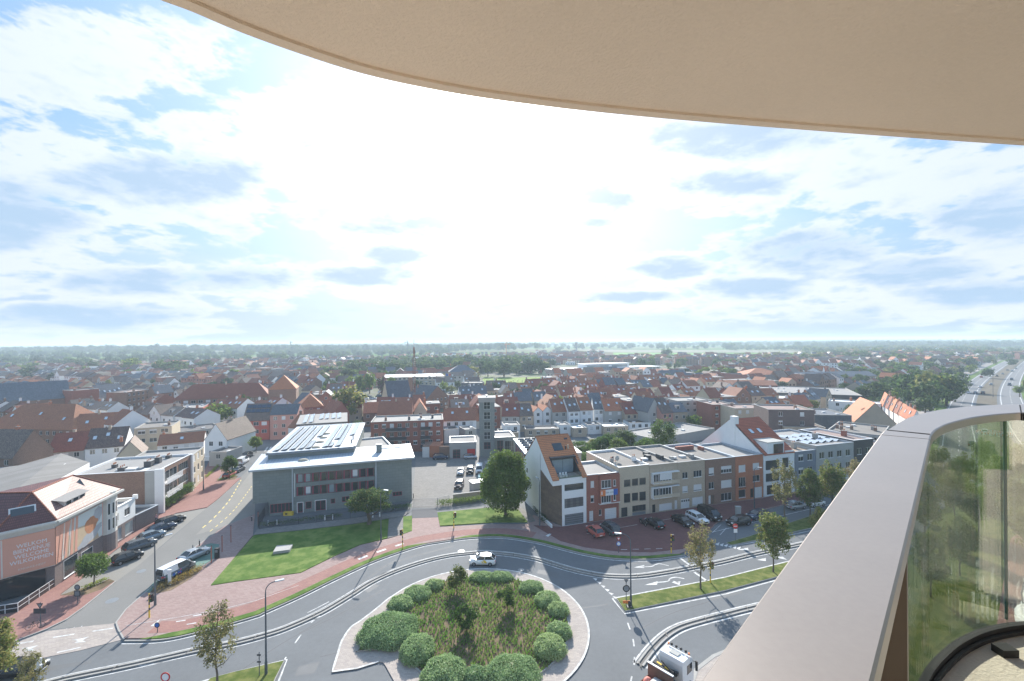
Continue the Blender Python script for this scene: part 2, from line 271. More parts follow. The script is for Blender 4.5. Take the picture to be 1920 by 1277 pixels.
# ------------------------------------------------------------------ mesh tools
class MB:
    def __init__(s): s.v = []; s.f = []; s.m = []
    def face(s, pts, m=0):
        n = len(s.v); s.v.extend([tuple(p) for p in pts]); s.f.append(tuple(range(n, n + len(pts)))); s.m.append(m)
    def box(s, x0, y0, z0, x1, y1, z1, m=0):
        n = len(s.v); s.v += [(x0, y0, z0), (x1, y0, z0), (x1, y1, z0), (x0, y1, z0), (x0, y0, z1), (x1, y0, z1), (x1, y1, z1), (x0, y1, z1)]
        for q in ((0, 3, 2, 1), (4, 5, 6, 7), (0, 1, 5, 4), (1, 2, 6, 5), (2, 3, 7, 6), (3, 0, 4, 7)):
            s.f.append(tuple(n + i for i in q)); s.m.append(m)
    def obox(s, c, ax, ay, az, m=0):
        c = Vector(c); n = len(s.v)
        for k in ((-1, -1, -1), (1, -1, -1), (1, 1, -1), (-1, 1, -1), (-1, -1, 1), (1, -1, 1), (1, 1, 1), (-1, 1, 1)):
            s.v.append(tuple(c + Vector(ax) * k[0] + Vector(ay) * k[1] + Vector(az) * k[2]))
        for q in ((0, 3, 2, 1), (4, 5, 6, 7), (0, 1, 5, 4), (1, 2, 6, 5), (2, 3, 7, 6), (3, 0, 4, 7)):
            s.f.append(tuple(n + i for i in q)); s.m.append(m)
    def tube(s, pts, rad, seg=8, m=0, cap=True):
        pts = [Vector(p) for p in pts]; n0 = len(s.v); rs = rad if isinstance(rad, (list, tuple)) else [rad] * len(pts)
        for i, p in enumerate(pts):
            d = (pts[min(i + 1, len(pts) - 1)] - pts[max(i - 1, 0)]); d = d.normalized() if d.length > 1e-9 else Vector((0, 0, 1))
            a = d.cross(Vector((0, 0, 1))) if abs(d.z) < 0.95 else d.cross(Vector((0, 1, 0))); a.normalize(); b = d.cross(a)
            for k in range(seg):
                t = 2 * math.pi * k / seg; s.v.append(tuple(p + (a * math.cos(t) + b * math.sin(t)) * rs[i]))
        for i in range(len(pts) - 1):
            for k in range(seg):
                a0 = n0 + i * seg + k; a1 = n0 + i * seg + (k + 1) % seg
                s.f.append((a0, a1, a1 + seg, a0 + seg)); s.m.append(m)
        if cap:
            s.f.append(tuple(n0 + k for k in range(seg))[::-1]); s.m.append(m)
            e = n0 + (len(pts) - 1) * seg; s.f.append(tuple(e + k for k in range(seg))); s.m.append(m)
    def cyl(s, c, r, h, seg=16, m=0, axis='z', r2=None):
        c = Vector(c); d = {'z': Vector((0, 0, h)), 'x': Vector((h, 0, 0)), 'y': Vector((0, h, 0))}[axis]
        s.tube([c, c + d], [r, r if r2 is None else r2], seg, m)
    def prism(s, poly, z0, z1, m=0, mside=None, bottom=False):
        mside = m if mside is None else mside
        pts = [Vector((p[0], p[1], 0)) for p in poly]; a = sum(pts[i].x * pts[(i + 1) % len(pts)].y - pts[(i + 1) % len(pts)].x * pts[i].y for i in range(len(pts)))
        if a < 0: pts.reverse()
        n = len(s.v); k = len(pts)
        s.v += [(p.x, p.y, z1) for p in pts]
        for t in tessellate_polygon([pts]):
            p0, p1, p2 = (pts[i] for i in t)
            if (p1 - p0).cross(p2 - p0).z < 0: t = t[::-1]
            s.f.append(tuple(n + i for i in t)); s.m.append(m)
        if z1 - z0 > 1e-6:
            b = len(s.v); s.v += [(p.x, p.y, z0) for p in pts]
            for i in range(k):
                j = (i + 1) % k; s.f.append((b + i, b + j, n + j, n + i)); s.m.append(mside)
    def sphere(s, c, rx, ry, rz, seg=12, rings=8, m=0, top_only=False):
        n = len(s.v); lo = 0 if top_only else -math.pi / 2
        for i in range(rings + 1):
            ph = lo + (math.pi / 2 - lo) * i / rings
            for k in range(seg):
                t = 2 * math.pi * k / seg; s.v.append((c[0] + rx * math.cos(ph) * math.cos(t), c[1] + ry * math.cos(ph) * math.sin(t), c[2] + rz * math.sin(ph)))
        for i in range(rings):
            for k in range(seg):
                a = n + i * seg + k; b = n + i * seg + (k + 1) % seg; s.f.append((a, b, b + seg, a + seg)); s.m.append(m)
    def mesh(s, name, mats, smooth=False):
        me = bpy.data.meshes.new(name); me.from_pydata(s.v, [], s.f)
        if not isinstance(mats, (list, tuple)): mats = [mats]
        for q in mats: me.materials.append(q)
        if len(mats) > 1: me.polygons.foreach_set('material_index', s.m)
        if smooth: me.polygons.foreach_set('use_smooth', [True] * len(s.f))
        me.update(); return me
    def build(s, name, mats, parent=None, loc=None, rz=0.0, smooth=False):
        return link(name, s.mesh(name, mats, smooth), parent, loc, rz)
def link(name, me, parent=None, loc=None, rz=0.0):
    o = bpy.data.objects.new(name, me); COL.objects.link(o)
    if parent is not None: o.parent = parent
    if loc is not None: o.location = loc
    if rz: o.rotation_euler = (0, 0, rz)
    return o
THINGS = []
def tag(o, label, cat, group=None):
    o['label'] = label; o['category'] = cat
    if group: o['group'] = group
    THINGS.append(o); return o
def thing(name, loc, rz=0.0, label='', cat='', group=None):
    o = bpy.data.objects.new(name, None); COL.objects.link(o); o.location = loc; o.rotation_euler = (0, 0, rz); o.empty_display_size = 0.3
    return tag(o, label, cat, group)
def struct(o, kind='structure', label=None):
    o['kind'] = kind
    if label: o['label'] = label
    return o
KIDS = {}
def kids(o):
    return [c for c in o.children]
def copy_tree(o, loc, rz, label, group=None, name=None, scale=None):
    def rec(a, par):
        c = a.copy(); COL.objects.link(c)
        if par is not None: c.parent = par
        for ch in CH.get(a, ()): rec(ch, c)
        return c
    def collect(a):
        CH[a] = kids(a)
        for ch in CH[a]: collect(ch)
    CH = {}
    if o.name in KIDS: CH = KIDS[o.name]
    else: collect(o); KIDS[o.name] = CH
    c = rec(o, None); c.location = loc; c.rotation_euler = (0, 0, rz)
    if scale: c.scale = (scale,) * 3 if isinstance(scale, (int, float)) else scale
    c['label'] = label
    if group: c['group'] = group
    THINGS.append(c); return c
def catmull(pts, n=6, closed=False):
    pts = [Vector(p) for p in pts]; out = []; k = len(pts)
    rngi = range(k) if closed else range(k - 1)
    for i in rngi:
        if closed: a, b, c, d = pts[(i - 1) % k], pts[i], pts[(i + 1) % k], pts[(i + 2) % k]
        else: a, b, c, d = pts[max(i - 1, 0)], pts[i], pts[i + 1], pts[min(i + 2, k - 1)]
        for j in range(n):
            t = j / n; out.append(0.5 * ((2 * b) + (c - a) * t + (2 * a - 5 * b + 4 * c - d) * t * t + (3 * b - a - 3 * c + d) * t ** 3))
    if not closed: out.append(pts[-1])
    return out
def PX(l, z=0.0, sm=0):
    q = [P(x, y, z) for x, y in l]
    return catmull(q, sm) if sm else q
def offset(pts, d):
    out = []
    for i, p in enumerate(pts):
        t = pts[min(i + 1, len(pts) - 1)] - pts[max(i - 1, 0)]; t.z = 0; t.normalize(); out.append(Vector((p.x - t.y * d, p.y + t.x * d, p.z)))
    return out
def ribbon(mb, pts, w, z, m=0, off=0.0, z0=None):
    a = offset(pts, off + w / 2); b = offset(pts, off - w / 2)
    for i in range(len(pts) - 1):
        q = [Vector((p.x, p.y, z)) for p in (b[i], b[i + 1], a[i + 1], a[i])]; mb.face(q, m)
        if z0 is not None:
            for (p, r) in ((b[i], b[i + 1]), (a[i + 1], a[i])):
                mb.face([(p.x, p.y, z0), (r.x, r.y, z0), (r.x, r.y, z), (p.x, p.y, z)], m)
def resample(pts, step):
    out = [pts[0].copy()]; acc = 0
    for i in range(len(pts) - 1):
        a, b = pts[i], pts[i + 1]; L_ = (b - a).length; s = step - acc
        while s <= L_: out.append(a.lerp(b, s / L_)); s += step
        acc = L_ - (s - step)
    return out
def dashes(mb, pts, w, z, on, gap, m=0):
    q = resample(pts, 0.25); n_on = int(on / 0.25); n_all = int((on + gap) / 0.25)
    for i in range(0, len(q) - n_on, n_all): ribbon(mb, q[i:i + n_on + 1], w, z, m)
ORD = ['first', 'second', 'third', 'fourth', 'fifth', 'sixth', 'seventh', 'eighth', 'ninth', 'tenth', 'eleventh', 'twelfth', 'thirteenth', 'fourteenth', 'fifteenth', 'sixteenth', 'seventeenth', 'eighteenth', 'nineteenth', 'twentieth'] + ['%dth' % i for i in range(21, 60)]
# ------------------------------------------------------------------ ground, roads, pavements
def disc(r0, r1, z, n=96, m=0):
    mb = MB()
    for i in range(n):
        a, b = 2 * math.pi * i / n, 2 * math.pi * (i + 1) / n
        mb.face([(r0 * math.cos(a), r0 * math.sin(a), z), (r1 * math.cos(a), r1 * math.sin(a), z), (r1 * math.cos(b), r1 * math.sin(b), z), (r0 * math.cos(b), r0 * math.sin(b), z)][(0 if r0 > 0 else 1):], m)
    return mb
def field_mat():
    m = bpy.data.materials.new('far_fields'); m.use_nodes = True; nt = m.node_tree; N = nt.nodes; L = nt.links; b = N['Principled BSDF']; b.inputs['Roughness'].default_value = 1; b.inputs['Specular IOR Level'].default_value = 0
    ge = N.new('ShaderNodeNewGeometry'); mp = N.new('ShaderNodeMapping'); mp.inputs['Scale'].default_value = (0.0022, 0.0045, 1); mp.inputs['Rotation'].default_value = (0, 0, 0.4); L.new(ge.outputs['Position'], mp.inputs[0])
    vo = N.new('ShaderNodeTexVoronoi'); vo.distance = 'CHEBYCHEV'; L.new(mp.outputs[0], vo.inputs['Vector']); vo.inputs['Scale'].default_value = 1.0
    sp = N.new('ShaderNodeSeparateColor'); L.new(vo.outputs['Color'], sp.inputs[0])
    cr = N.new('ShaderNodeValToRGB'); cr.color_ramp.interpolation = 'CONSTANT'; L.new(sp.outputs[0], cr.inputs[0])
    el = cr.color_ramp.elements; el[0].color = (0.10, 0.17, 0.04, 1); el[1].position = 0.35; el[1].color = (0.15, 0.21, 0.06, 1)
    for p, c in ((0.55, (0.19, 0.16, 0.10, 1)), (0.7, (0.09, 0.14, 0.045, 1)), (0.88, (0.22, 0.22, 0.11, 1))):
        e = el.new(p); e.color = c
    L.new(cr.outputs[0], b.inputs['Base Color']); return m
M['fields'] = field_mat()
struct(disc(0, 16000, -0.6).build('terrain', M['fields']), label='flat fields reaching to the horizon')
mb = MB(); mb.prism([(-620, 8), (-1300, 900), (200, 1200), (420, 640), (1150, 900), (640, 8)], -0.2, -0.2); mb.build('ground', M['town_ground'])['kind'] = 'structure'
# asphalt sheet under the whole foreground
mb = MB(); mb.prism([(-140, -10), (-140, 100), (-78, 200), (70, 200), (70, 130), (300, 330), (700, 700), (720, 680), (330, 290), (140, 85), (140, -10)], 0.0, 0.0)
mb.build('road', M['asphalt'])['kind'] = 'structure'
EDGE_N = [(30, 1249), (120, 1229), (180, 1215), (233, 1203), (311, 1200), (395, 1181), (479, 1157), (497.5, 1149), (564, 1119), (626.5, 1088), (704, 1052.5), (782, 1026), (828.6, 1017), (880, 1010), (942, 1008), (1004, 1017), (1051, 1028.6), (1097.6, 1040), (1153.5, 1048.5), (1222, 1049.4), (1284, 1042)]
EN = PX(EDGE_N[3:], 0, 5)
SEP = [(60, 1290), (124, 1273), (249, 1247), (373, 1219), (440, 1206), (497.5, 1191), (539.5, 1177), (601.6, 1149), (654.5, 1118), (698, 1091), (746, 1069.6), (797.5, 1052.5), (844, 1042), (890.7, 1037), (911, 1036), (957.7, 1040), (1004, 1048), (1035.4, 1057), (1066.5, 1066.5), (1104, 1075), (1144, 1080.5), (1197, 1080.5), (1253, 1072.7), (1299.6, 1064), (1348, 1055), (1414, 1039), (1482.5, 1025), (1560, 1008)]
SP = PX(SEP, 0, 5)
SEP2 = [(1200, 1248), (1222, 1219), (1247, 1194), (1275, 1177), (1315, 1164.4), (1359.6, 1153), (1407.5, 1141), (1500, 1120), (1600, 1100)]
SP2 = PX(SEP2, 0, 5)
def slab(name, poly, h, m, label=None, kind='structure', z0=0.0):
    o = MB(); o.prism(poly, z0, h); r = o.build(name, m); struct(r, kind, label); return r
# kerb-line polygons
def kerb(poly, h, w=0.16, closed=True):
    p = [Vector((q[0], q[1], 0)) for q in poly]
    if closed: p = p + [p[0]]
    ribbon(KB, p, w, h, 0, 0, 0.0)
KB = MB()
left_red = [(-20, 1225), (37, 1200), (87, 1181), (124, 1163), (155, 1141), (186, 1116), (217, 1091), (200, 1092), (170, 1107), (128, 1118), (112, 1116), (150, 1088), (215, 1033), (252, 1008), (285, 985), (330, 963), (388, 952), (410, 935), (452, 896), (436, 900), (408, 900), (415, 890), (440, 868), (455, 855), (472, 842), (440, 838), (400, 850), (372, 905), (330, 935), (300, 955), (240, 990), (190, 1030), (100, 1090), (20, 1140), (-60, 1180)]
pl = [P(*q) for q in left_red]; slab('pavement', pl, 0.12, M['red_paver'], 'red brick pavement along the left shops')
kerb(pl[:7], 0.13, closed=False)
# parking lane left of the street
slab('parking_lane', [P(*q) for q in [(128, 1118), (170, 1107), (200, 1092), (217, 1091), (260, 1060), (330, 1000), (388, 952), (330, 960), (252, 1005), (150, 1086), (112, 1116)]], 0.006, M['asphalt_light'], 'pale parking lane beside the shops')
# street surface, a lighter grey
slab('street', [P(*q) for q in [(87, 1181), (155, 1141), (217, 1091), (300, 1027), (388, 952), (410, 935), (452, 894), (500, 846), (540, 820), (570, 820), (505, 868), (478, 905), (478, 965), (420, 986), (367, 1026), (289, 1097.6), (236, 1144), (217.6, 1169)]], 0.004, mat('street_asphalt', (0.21, 0.205, 0.195), 0.85, 0.09, 0.15, fine=3.0, world_co=True, spec=.1), 'grey side street running up between the shops')
slab('raised_crossing', [P(*q) for q in [(-30, 1228), (37, 1203), (87, 1184), (150, 1176), (215, 1169), (224, 1180), (232, 1199), (150, 1220), (70, 1236), (-30, 1257)]], 0.03, M['light_paver'], 'pale paved crossing at the mouth of the side street')
slab('bus_stop_bay', [P(*q) for q in [(478, 915), (505, 870), (520, 850), (500, 846), (440, 925), (400, 972), (367, 1003), (412, 990), (478, 967)]], 0.008, M['asphalt_light'], 'pale lane beside the grey office building')
# corner block of red paving between street and main road
inner = offset(EN, 0.45)
e_red = [Vector((p.x, p.y, 0)) for p in inner[:-1]]
red2 = [P(217.6, 1170), P(222, 1182), P(234, 1198)] + e_red + [P(*q) for q in [(1310, 1021), (1327, 1000), (1340, 985), (1349, 978), (1380, 975), (1418, 960), (1480, 945), (1560, 925), (1560, 905), (1430, 934), (1300, 952), (1100, 981), (1054, 988), (1000, 966), (990, 984), (930, 984), (825, 989), (820, 962), (774, 966), (769, 998), (756, 1003), (729, 1011), (676, 1023), (626.5, 1045), (564, 1076), (439, 1093), (395, 1100), (474, 1005), (478, 965), (420, 988), (400, 1003), (367, 1027), (330, 1060), (289, 1098), (236, 1145)]]
slab('pavement', red2, 0.12, M['rose_paver'], 'rose brick pavement between lawn and main road')
kerb(EN, 0.14, closed=False); kerb([P(*q) for q in [(400, 1003), (367, 1026), (289, 1097.6), (236, 1144), (217.6, 1169), (222, 1182), (233, 1201)]], 0.14, closed=False)
# deeper red: cycle path strip and parking court in front of the houses
cyc_in = offset(EN, 1.3); cyc_out = offset(EN, 3.6)
k0 = 25
slab('cycle_path', [Vector((p.x, p.y, 0)) for p in cyc_in[2:60]] + [Vector((p.x, p.y, 0)) for p in reversed(cyc_out[2:60])], 0.126, M['red_paver'], 'red cycle path following the bend', z0=0.12)
court = [(1000, 986), (1054, 989), (1100, 982), (1200, 967), (1300, 953), (1430, 935), (1560, 906), (1560, 924), (1480, 944), (1418, 959), (1380, 974), (1349, 977), (1340, 984), (1327, 999), (1308, 1020), (1280, 1031), (1222, 1037), (1160, 1036), (1097.6, 1028), (1051, 1016)]
slab('parking_court', [P(*q) for q in court], 0.13, M['dark_red_paver'], 'dark red brick parking court in front of the row of houses', z0=0.12)
# lawns
def lawn(px, name='lawn', m='lawn', label=None, h=0.15):
    return slab(name, [P(*q) for q in px], h, M[m], label)
L1 = [(395, 1099), (439, 1092), (564, 1075), (626.5, 1044), (676, 1022), (726, 1010), (729, 974), (657.6, 985), (564, 996), (476, 1005)]
L2 = [(756, 1002), (772.6, 997), (772.6, 968), (756, 970)]
L3 = [(825, 987), (930, 980), (990, 980), (972, 957), (919, 953), (820, 962)]
LI = [(370, 1300), (395, 1274), (440, 1262), (532, 1241), (515, 1275), (505, 1300)]
LM = [(1157, 1124), (1260, 1104), (1360, 1085), (1475, 1056), (1640, 1018), (1700, 1000), (1700, 1025), (1600, 1050), (1455, 1083), (1360, 1108), (1172, 1147)]
LN = [(1363, 1019), (1405, 1007), (1470, 985), (1540, 962), (1640, 930), (1720, 905), (1720, 930), (1640, 958), (1515, 992), (1445, 1008), (1372, 1023)]
for l, n in ((L1, 'mown lawn in front of the grey office building'), (L2, 'narrow strip of lawn beside the gate drive'), (L3, 'lawn around the big round tree'), (LI, 'grass island at the bottom edge'), (LM, 'grassy median between the avenue carriageways'), (LN, 'grass strip with plane trees beside the service lane')):
    lawn(l, 'lawn', 'verge' if l in (LM, LN, LI) else 'lawn', n)
for l in (LI, LM, LN): kerb([P(*q) for q in l], 0.13)
# big lawn and trees on the right under the balcony
slab('lawn', [P(*q) for q in [(1480, 1300), (1560, 1140), (1700, 1050), (1760, 960), (1850, 905), (1925, 880), (2100, 900), (2100, 1400), (1480, 1400)]], 0.02, M['verge'], 'rough grass below the balcony')
slab('pavement', [P(*q) for q in [(1293, 1310), (1310, 1257), (1340, 1233), (1400, 1208), (1480, 1190), (1480, 1230), (1400, 1320)]], 0.12, M['light_paver'], 'pale pavement under the balcony')
slab('pavement', [P(*q) for q in [(1880, 1100), (1895, 1010), (1960, 960), (2080, 980), (2080, 1200), (1850, 1300)]], 0.05, M['red_paver'], 'red pavement at the right edge')
kerb([P(*q) for q in [(1288, 1310), (1306, 1257), (1338, 1232), (1400, 1206), (1480, 1188)]], 0.14, 0.4, closed=False)
# verges
def verge(a, b, o0, o1, label):
    A = offset(EN, o0)[a:b]; B = offset(EN, o1)[a:b]
    n = len(A); B = [B[i].lerp(A[i], max(0, 1 - min(i, n - 1 - i) / 3.0)) for i in range(n)]
    slab('verge', A + B[::-1], 0.17, M['lawn'], label, z0=0.12)
verge(2, 43, 0.22, 1.15, 'grass verge along the bend, left part'); verge(47, 86, 0.22, 1.0, 'grass verge along the bend, right part')
# paths
slab('path', [P(*q) for q in [(483, 993), (564, 984), (657, 973), (769.5, 960), (757, 969), (729, 973), (657.6, 984), (564, 995), (476, 1004)]], 0.135, M['grey_paver'], 'grey path behind the lawn', z0=0.12)
slab('path', [P(*q) for q in [(729, 974), (756, 970), (756, 1003), (727, 1010)]], 0.135, M['grey_paver'], 'grey path across the lawn', z0=0.12)
slab('driveway', [P(*q) for q in [(773, 957), (818, 954), (822, 971), (773, 973)]], 0.135, mat('drive', (0.13, 0.13, 0.135), 0.9, 0.1, 0.3, world_co=True, spec=.1), 'dark drive at the gate', z0=0.0)
slab('path', [P(*q) for q in [(820, 962), (900, 952), (973, 950), (996, 966), (1004, 978), (990, 982), (972, 956), (919, 953)]], 0.137, M['grey_paver'], 'grey path beside the white house', z0=0.12)
# yard behind the office building
slab('yard', [P(*q) for q in [(772, 952), (820, 952), (905, 935), (990, 925), (960, 880), (935, 856), (780, 856)]], 0.01, M['grey_paver'], 'paved car park behind the office building')
# roundabout
RC = Vector((-4.5, 55.0, 0)); RR = 13.3
def circ(r, a0, a1, n=60): return [RC + Vector((math.cos(R(a0 + (a1 - a0) * i / n)), math.sin(R(a0 + (a1 - a0) * i / n)), 0)) * r for i in range(n + 1)]
left_tail = PX([(735, 1117.8), (704, 1144), (675, 1166), (657.6, 1178), (641, 1203), (634, 1225), (623, 1261)], 0, 3)
bay = PX([(623, 1261), (670, 1254.6), (710, 1242), (718, 1243), (723, 1250), (738, 1277), (752, 1310)])
outer = circ(RR, -118, 143) + left_tail[1:] + bay[1:]
slab('roundabout_ring', outer, 0.10, M['light_paver'], 'pale paved ring around the planted roundabout')
inner_poly = circ(11.0, -112, 146) + PX([(668, 1225), (709, 1217), (751, 1210), (756, 1222), (772, 1248), (800, 1275), (822, 1305)])
slab('flower_bed', inner_poly, 0.22, M['soil'], 'brown planted bed inside the roundabout', z0=0.1)
kerb(inner_poly, 0.25, 0.14)
# left island planters
slab('planting_bed', PX([(112, 1118), (155, 1104), (180, 1098), (205, 1087), (215, 1091), (190, 1107), (160, 1117)]), 0.125, M['soil'], 'small bed around the young street tree')
slab('planting_bed', PX([(405, 903), (420, 893), (446, 893), (440, 900)]), 0.125, M['soil'], 'small bed beside the red car')
slab('planting_bed', PX([(282, 1112), (300, 1091), (338, 1078), (376, 1064), (380, 1068), (352, 1090), (322, 1108), (296, 1114)]), 0.14, M['soil'], 'bed of orange shrubs beside the painted van', z0=0.0)
slab('charging_bay', PX([(270, 1112), (292, 1090), (345, 1035), (395, 1020), (412, 1022), (400, 1050), (376, 1064), (300, 1092), (284, 1112)]), 0.125, M['green_paint'], 'green painted charging bay', z0=0.0)
# far grounds: pitch, field strips
slab('sports_pitch', PX([(902, 726), (1016, 726), (1018, 707), (906, 709)]), 0.0, mat('pitch', (0.17, 0.25, 0.05), 0.95, 0.08, 0.05, world_co=True, spec=.1), 'pale green sports pitch', z0=-0.1)
slab('sports_ground', PX([(1035, 706), (1245, 704), (1300, 694), (1100, 694), (1030, 697)]), 0.0, mat('pitch2', (0.30, 0.33, 0.14), 0.95, 0.12, 0.05, world_co=True, spec=.1), 'worn sports ground by the glass school', z0=-0.1)
slab('field', PX([(1150, 661), (1500, 662), (1530, 667), (1300, 669), (1150, 665)]), -0.3, mat('green_field', (0.13, 0.28, 0.05), 0.95, 0.1, 0.01, world_co=True, spec=.1), 'bright green field beyond the houses', z0=-0.5)
slab('field', PX([(1060, 655), (1480, 656.5), (1500, 661), (1150, 660.5)]), -0.35, mat('brown_field', (0.20, 0.19, 0.13), 0.95, 0.1, 0.01, world_co=True, spec=.1), 'brown ploughed field strip', z0=-0.5)
slab('square', PX([(640, 770), (700, 748), (880, 735), (925, 752), (880, 764), (800, 752), (745, 752), (700, 790), (672, 790)]), 0.0, M['asphalt_light'], 'pale square with parked cars', z0=-0.1)
slab('street', PX([(668, 800), (684, 800), (712, 748), (700, 748)]), 0.02, M['light_paver'], 'pale street seen end on', z0=0)
# avenue to the right horizon
AVC = PX([(1500, 1062), (1700, 1000), (1840, 915), (1880, 860), (1858, 800), (1850, 762), (1856, 730), (1875, 705), (1896, 687), (1912, 676)])
av = catmull(AVC, 5)
mb = MB(); ribbon(mb, av[11:], 7.5, 0.012, 0, 0); mb.build('median_strip', mat('median', (0.15, 0.13, 0.10), 0.95, 0.2, 0.1, world_co=True, spec=.1))['kind'] = 'structure'
mb = MB(); ribbon(mb, av[12:], 9.0, 0.01, 0, 9.0); ribbon(mb, av[12:], 9.0, 0.01, 0, -9.0)
o = mb.build('carriageway', mat('avenue', (0.20, 0.20, 0.205), 0.85, 0.07, 0.1, world_co=True, spec=.1)); struct(o, label='two grey carriageways of the avenue')
mb = MB(); ribbon(mb, av[10:], 7.0, 0.008, 0, 22.0); o = mb.build('pavement', M['light_paver']); struct(o, label='pale service road beside the avenue')
mb = MB(); ribbon(mb, av[12:], 4.0, 0.02, 0, 15.6); ribbon(mb, av[12:], 5.0, 0.02, 0, -16.2); o = mb.build('verge', M['lawn']); struct(o, label='green strips beside the avenue')
# separators: two concrete ribs with a gap
def sep(line, nm, rng_=(0, None)):
    mb = MB(); l = line[rng_[0]:rng_[1]]
    ribbon(mb, l, 0.20, 0.13, 0, 0.30, 0.0); ribbon(mb, l, 0.20, 0.13, 0, -0.30, 0.0); ribbon(mb, l, 0.42, 0.03, 1, 0)
    for i, q in enumerate(resample(l, 6.5)): mb.obox((q.x, q.y, 0.10), (0.05, 0, 0), (0, 0.42, 0), (0, 0, 0.05), 1)
    o = mb.build('lane_divider', [M['kerb'], mat('divider_dark', (0.16, 0.15, 0.14), 0.9, 0.2, 2.0)]); struct(o, label=nm)
sep(SP, 'concrete lane divider following the bend'); sep(SP2, 'concrete lane divider on the avenue exit')
o = KB.build('kerb', M['kerb']); struct(o)
# ------------------------------------------------------------------ painted markings
mk = MB()
ribbon(mk, offset(EN, -0.38), 0.17, 0.006)
ribbon(mk, offset(SP, 0.74), 0.13, 0.006); ribbon(mk, offset(SP, -0.74), 0.13, 0.006)
ribbon(mk, offset(SP2, 0.72), 0.2, 0.006); ribbon(mk, offset(SP2, -0.72), 0.2, 0.006)
ribbon(mk, outer[:-4], 0.22, 0.115)
ribbon(mk, PX([(340, 1293), (440, 1264), (534, 1241), (516, 1277), (508, 1300)]), 0.2, 0.006, 0, 0.35)
ribbon(mk, PX([(1148, 1122), (1260, 1101), (1360, 1082), (1475, 1053), (1640, 1015)]), 0.18, 0.006)
ribbon(mk, PX([(1148, 1122), (1171, 1151), (1360, 1114), (1455, 1088), (1600, 1056)]), 0.2, 0.006)
ribbon(mk, PX([(1275, 1046), (1300, 1065)]), 0.35, 0.006); ribbon(mk, PX([(1302, 1073), (1328, 1091)]), 0.35, 0.006)
ribbon(mk, PX([(1367, 1025), (1445, 1011), (1520, 995), (1640, 962)]), 0.14, 0.006); ribbon(mk, PX([(1335, 998), (1418, 978), (1560, 945)]), 0.12, 0.006)
dashes(mk, PX([(600, 1155), (578, 1173), (545, 1218), (520, 1262), (500, 1300)], 0, 4), 0.16, 0.006, 1.6, 2.2)
dashes(mk, PX([(1177, 1168), (1186, 1195), (1189, 1215), (1189, 1245), (1180, 1290)], 0, 4), 0.16, 0.006, 1.4, 1.6)
dashes(mk, offset(EN, -4.2)[4:44], 0.12, 0.006, 3.0, 6.5)
def tri(a, b, c, z=0.006): mk.face([Vector((q[0], q[1], z)) for q in (P(*a), P(*b), P(*c))])
for i in range(6):   # give way triangles entering the roundabout
    t = i / 5.0; x = 1113 + 37 * t; y = 1084.5 + 34 * t
    a, b = P(x - 2, y - 1), P(x + 4.5, y + 4.5); c = P(x + 7 + 1.5 * t, y + 0.5 + 1.0 * t) ; mk.face([Vector((q.x, q.y, 0.007)) for q in (a, b, c)])
for i in range(6):
    x = 73 + i * 14.4; y = 1193 - i * 2.4; a, b, c = P(x - 5, y + 3), P(x + 6, y + 1.5), P(x + 9.5, y - 8); mk.face([Vector((q.x, q.y, 0.008)) for q in (a, b, c)])
for i in range(6):
    x = 1343 + i * 8; y = 1022 + i * 1.6; a, b, c = P(x - 2, y - 2), P(x + 4, y + 1), P(x + 6, y - 5); mk.face([Vector((q.x, q.y, 0.007)) for q in (a, b, c)])
def poly(px, z=0.006): mk.prism([P(*q) for q in px], z, z)
def line(px, w=0.14, z=0.006, sm=0): ribbon(mk, PX(px, 0, sm), w, z)
# roundabout arrows
line([(1205, 1063), (1222, 1062), (1228, 1059), (1236, 1057), (1246, 1059), (1254, 1061)], 0.16, 0.006, 3); poly([(1188, 1064), (1208, 1059.5), (1208, 1065)])
line([(1232, 1092), (1252, 1090), (1256, 1085), (1265, 1082.5), (1272, 1083), (1283, 1085)], 0.2, 0.006, 3); poly([(1208, 1097), (1233, 1090), (1232, 1096.5)]); line([(1262, 1090), (1272, 1092)], 0.2); poly([(1259, 1092), (1276, 1090), (1274, 1097)])
poly([(1382, 1031), (1402, 1027), (1404, 1032)]); poly([(1418, 1050), (1436, 1046), (1436, 1052)]); poly([(1450, 1044), (1468, 1044), (1476, 1050)])
# cycle crossing marks
dashes(mk, PX([(20, 1210), (110, 1194), (220, 1177)], 0.0), 0.22, 0.036, 2.2, 1.6); dashes(mk, PX([(20, 1243), (130, 1219), (228, 1197)]), 0.22, 0.036, 2.2, 1.6)
for (x, y) in ((135, 1200), (40, 1216)): poly([(x, y), (x + 16, y - 2), (x + 32, y - 6), (x + 20, y + 1), (x + 26, y + 4), (x + 4, y + 6), (x + 12, y + 2)], 0.036)
poly([(282, 1176), (300, 1163), (292, 1176)], 0.13)
for (x, y) in ((330, 1167), (350, 1172), (362, 1156)): poly([(x, y), (x + 18, y - 3), (x + 18, y - 1.5), (x, y + 1.5)], 0.13)
zc = offset(EN, 2.4)
for i in (34, 36, 38): ribbon(mk, zc[i:i + 2], 0.5, 0.131)
line([(236, 1175), (330, 1160), (420, 1143), (480, 1128), (560, 1099)], 0.07, 0.131)
line([(1100, 1002), (1140, 996)], 0.08, 0.137); line([(1160, 991), (1195, 985)], 0.08, 0.137); line([(1240, 977), (1275, 971)], 0.08, 0.137)
for i in range(4): line([(1164 + 22 * i, 1032 - 0.5 * i), (1176 + 22 * i, 1032 - 0.7 * i)], 0.12, 0.137)
poly([(1023, 1006), (1030, 1002), (1034, 1003), (1028, 1008)], 0.137)
for i in range(7): line([(497 + i * 6.5, 846), (502 + i * 6.5, 838)], 0.5, 0.012)
line([(1336, 1000), (1352, 985)], 0.1, 0.137); line([(1350, 1003), (1362, 990)], 0.1)
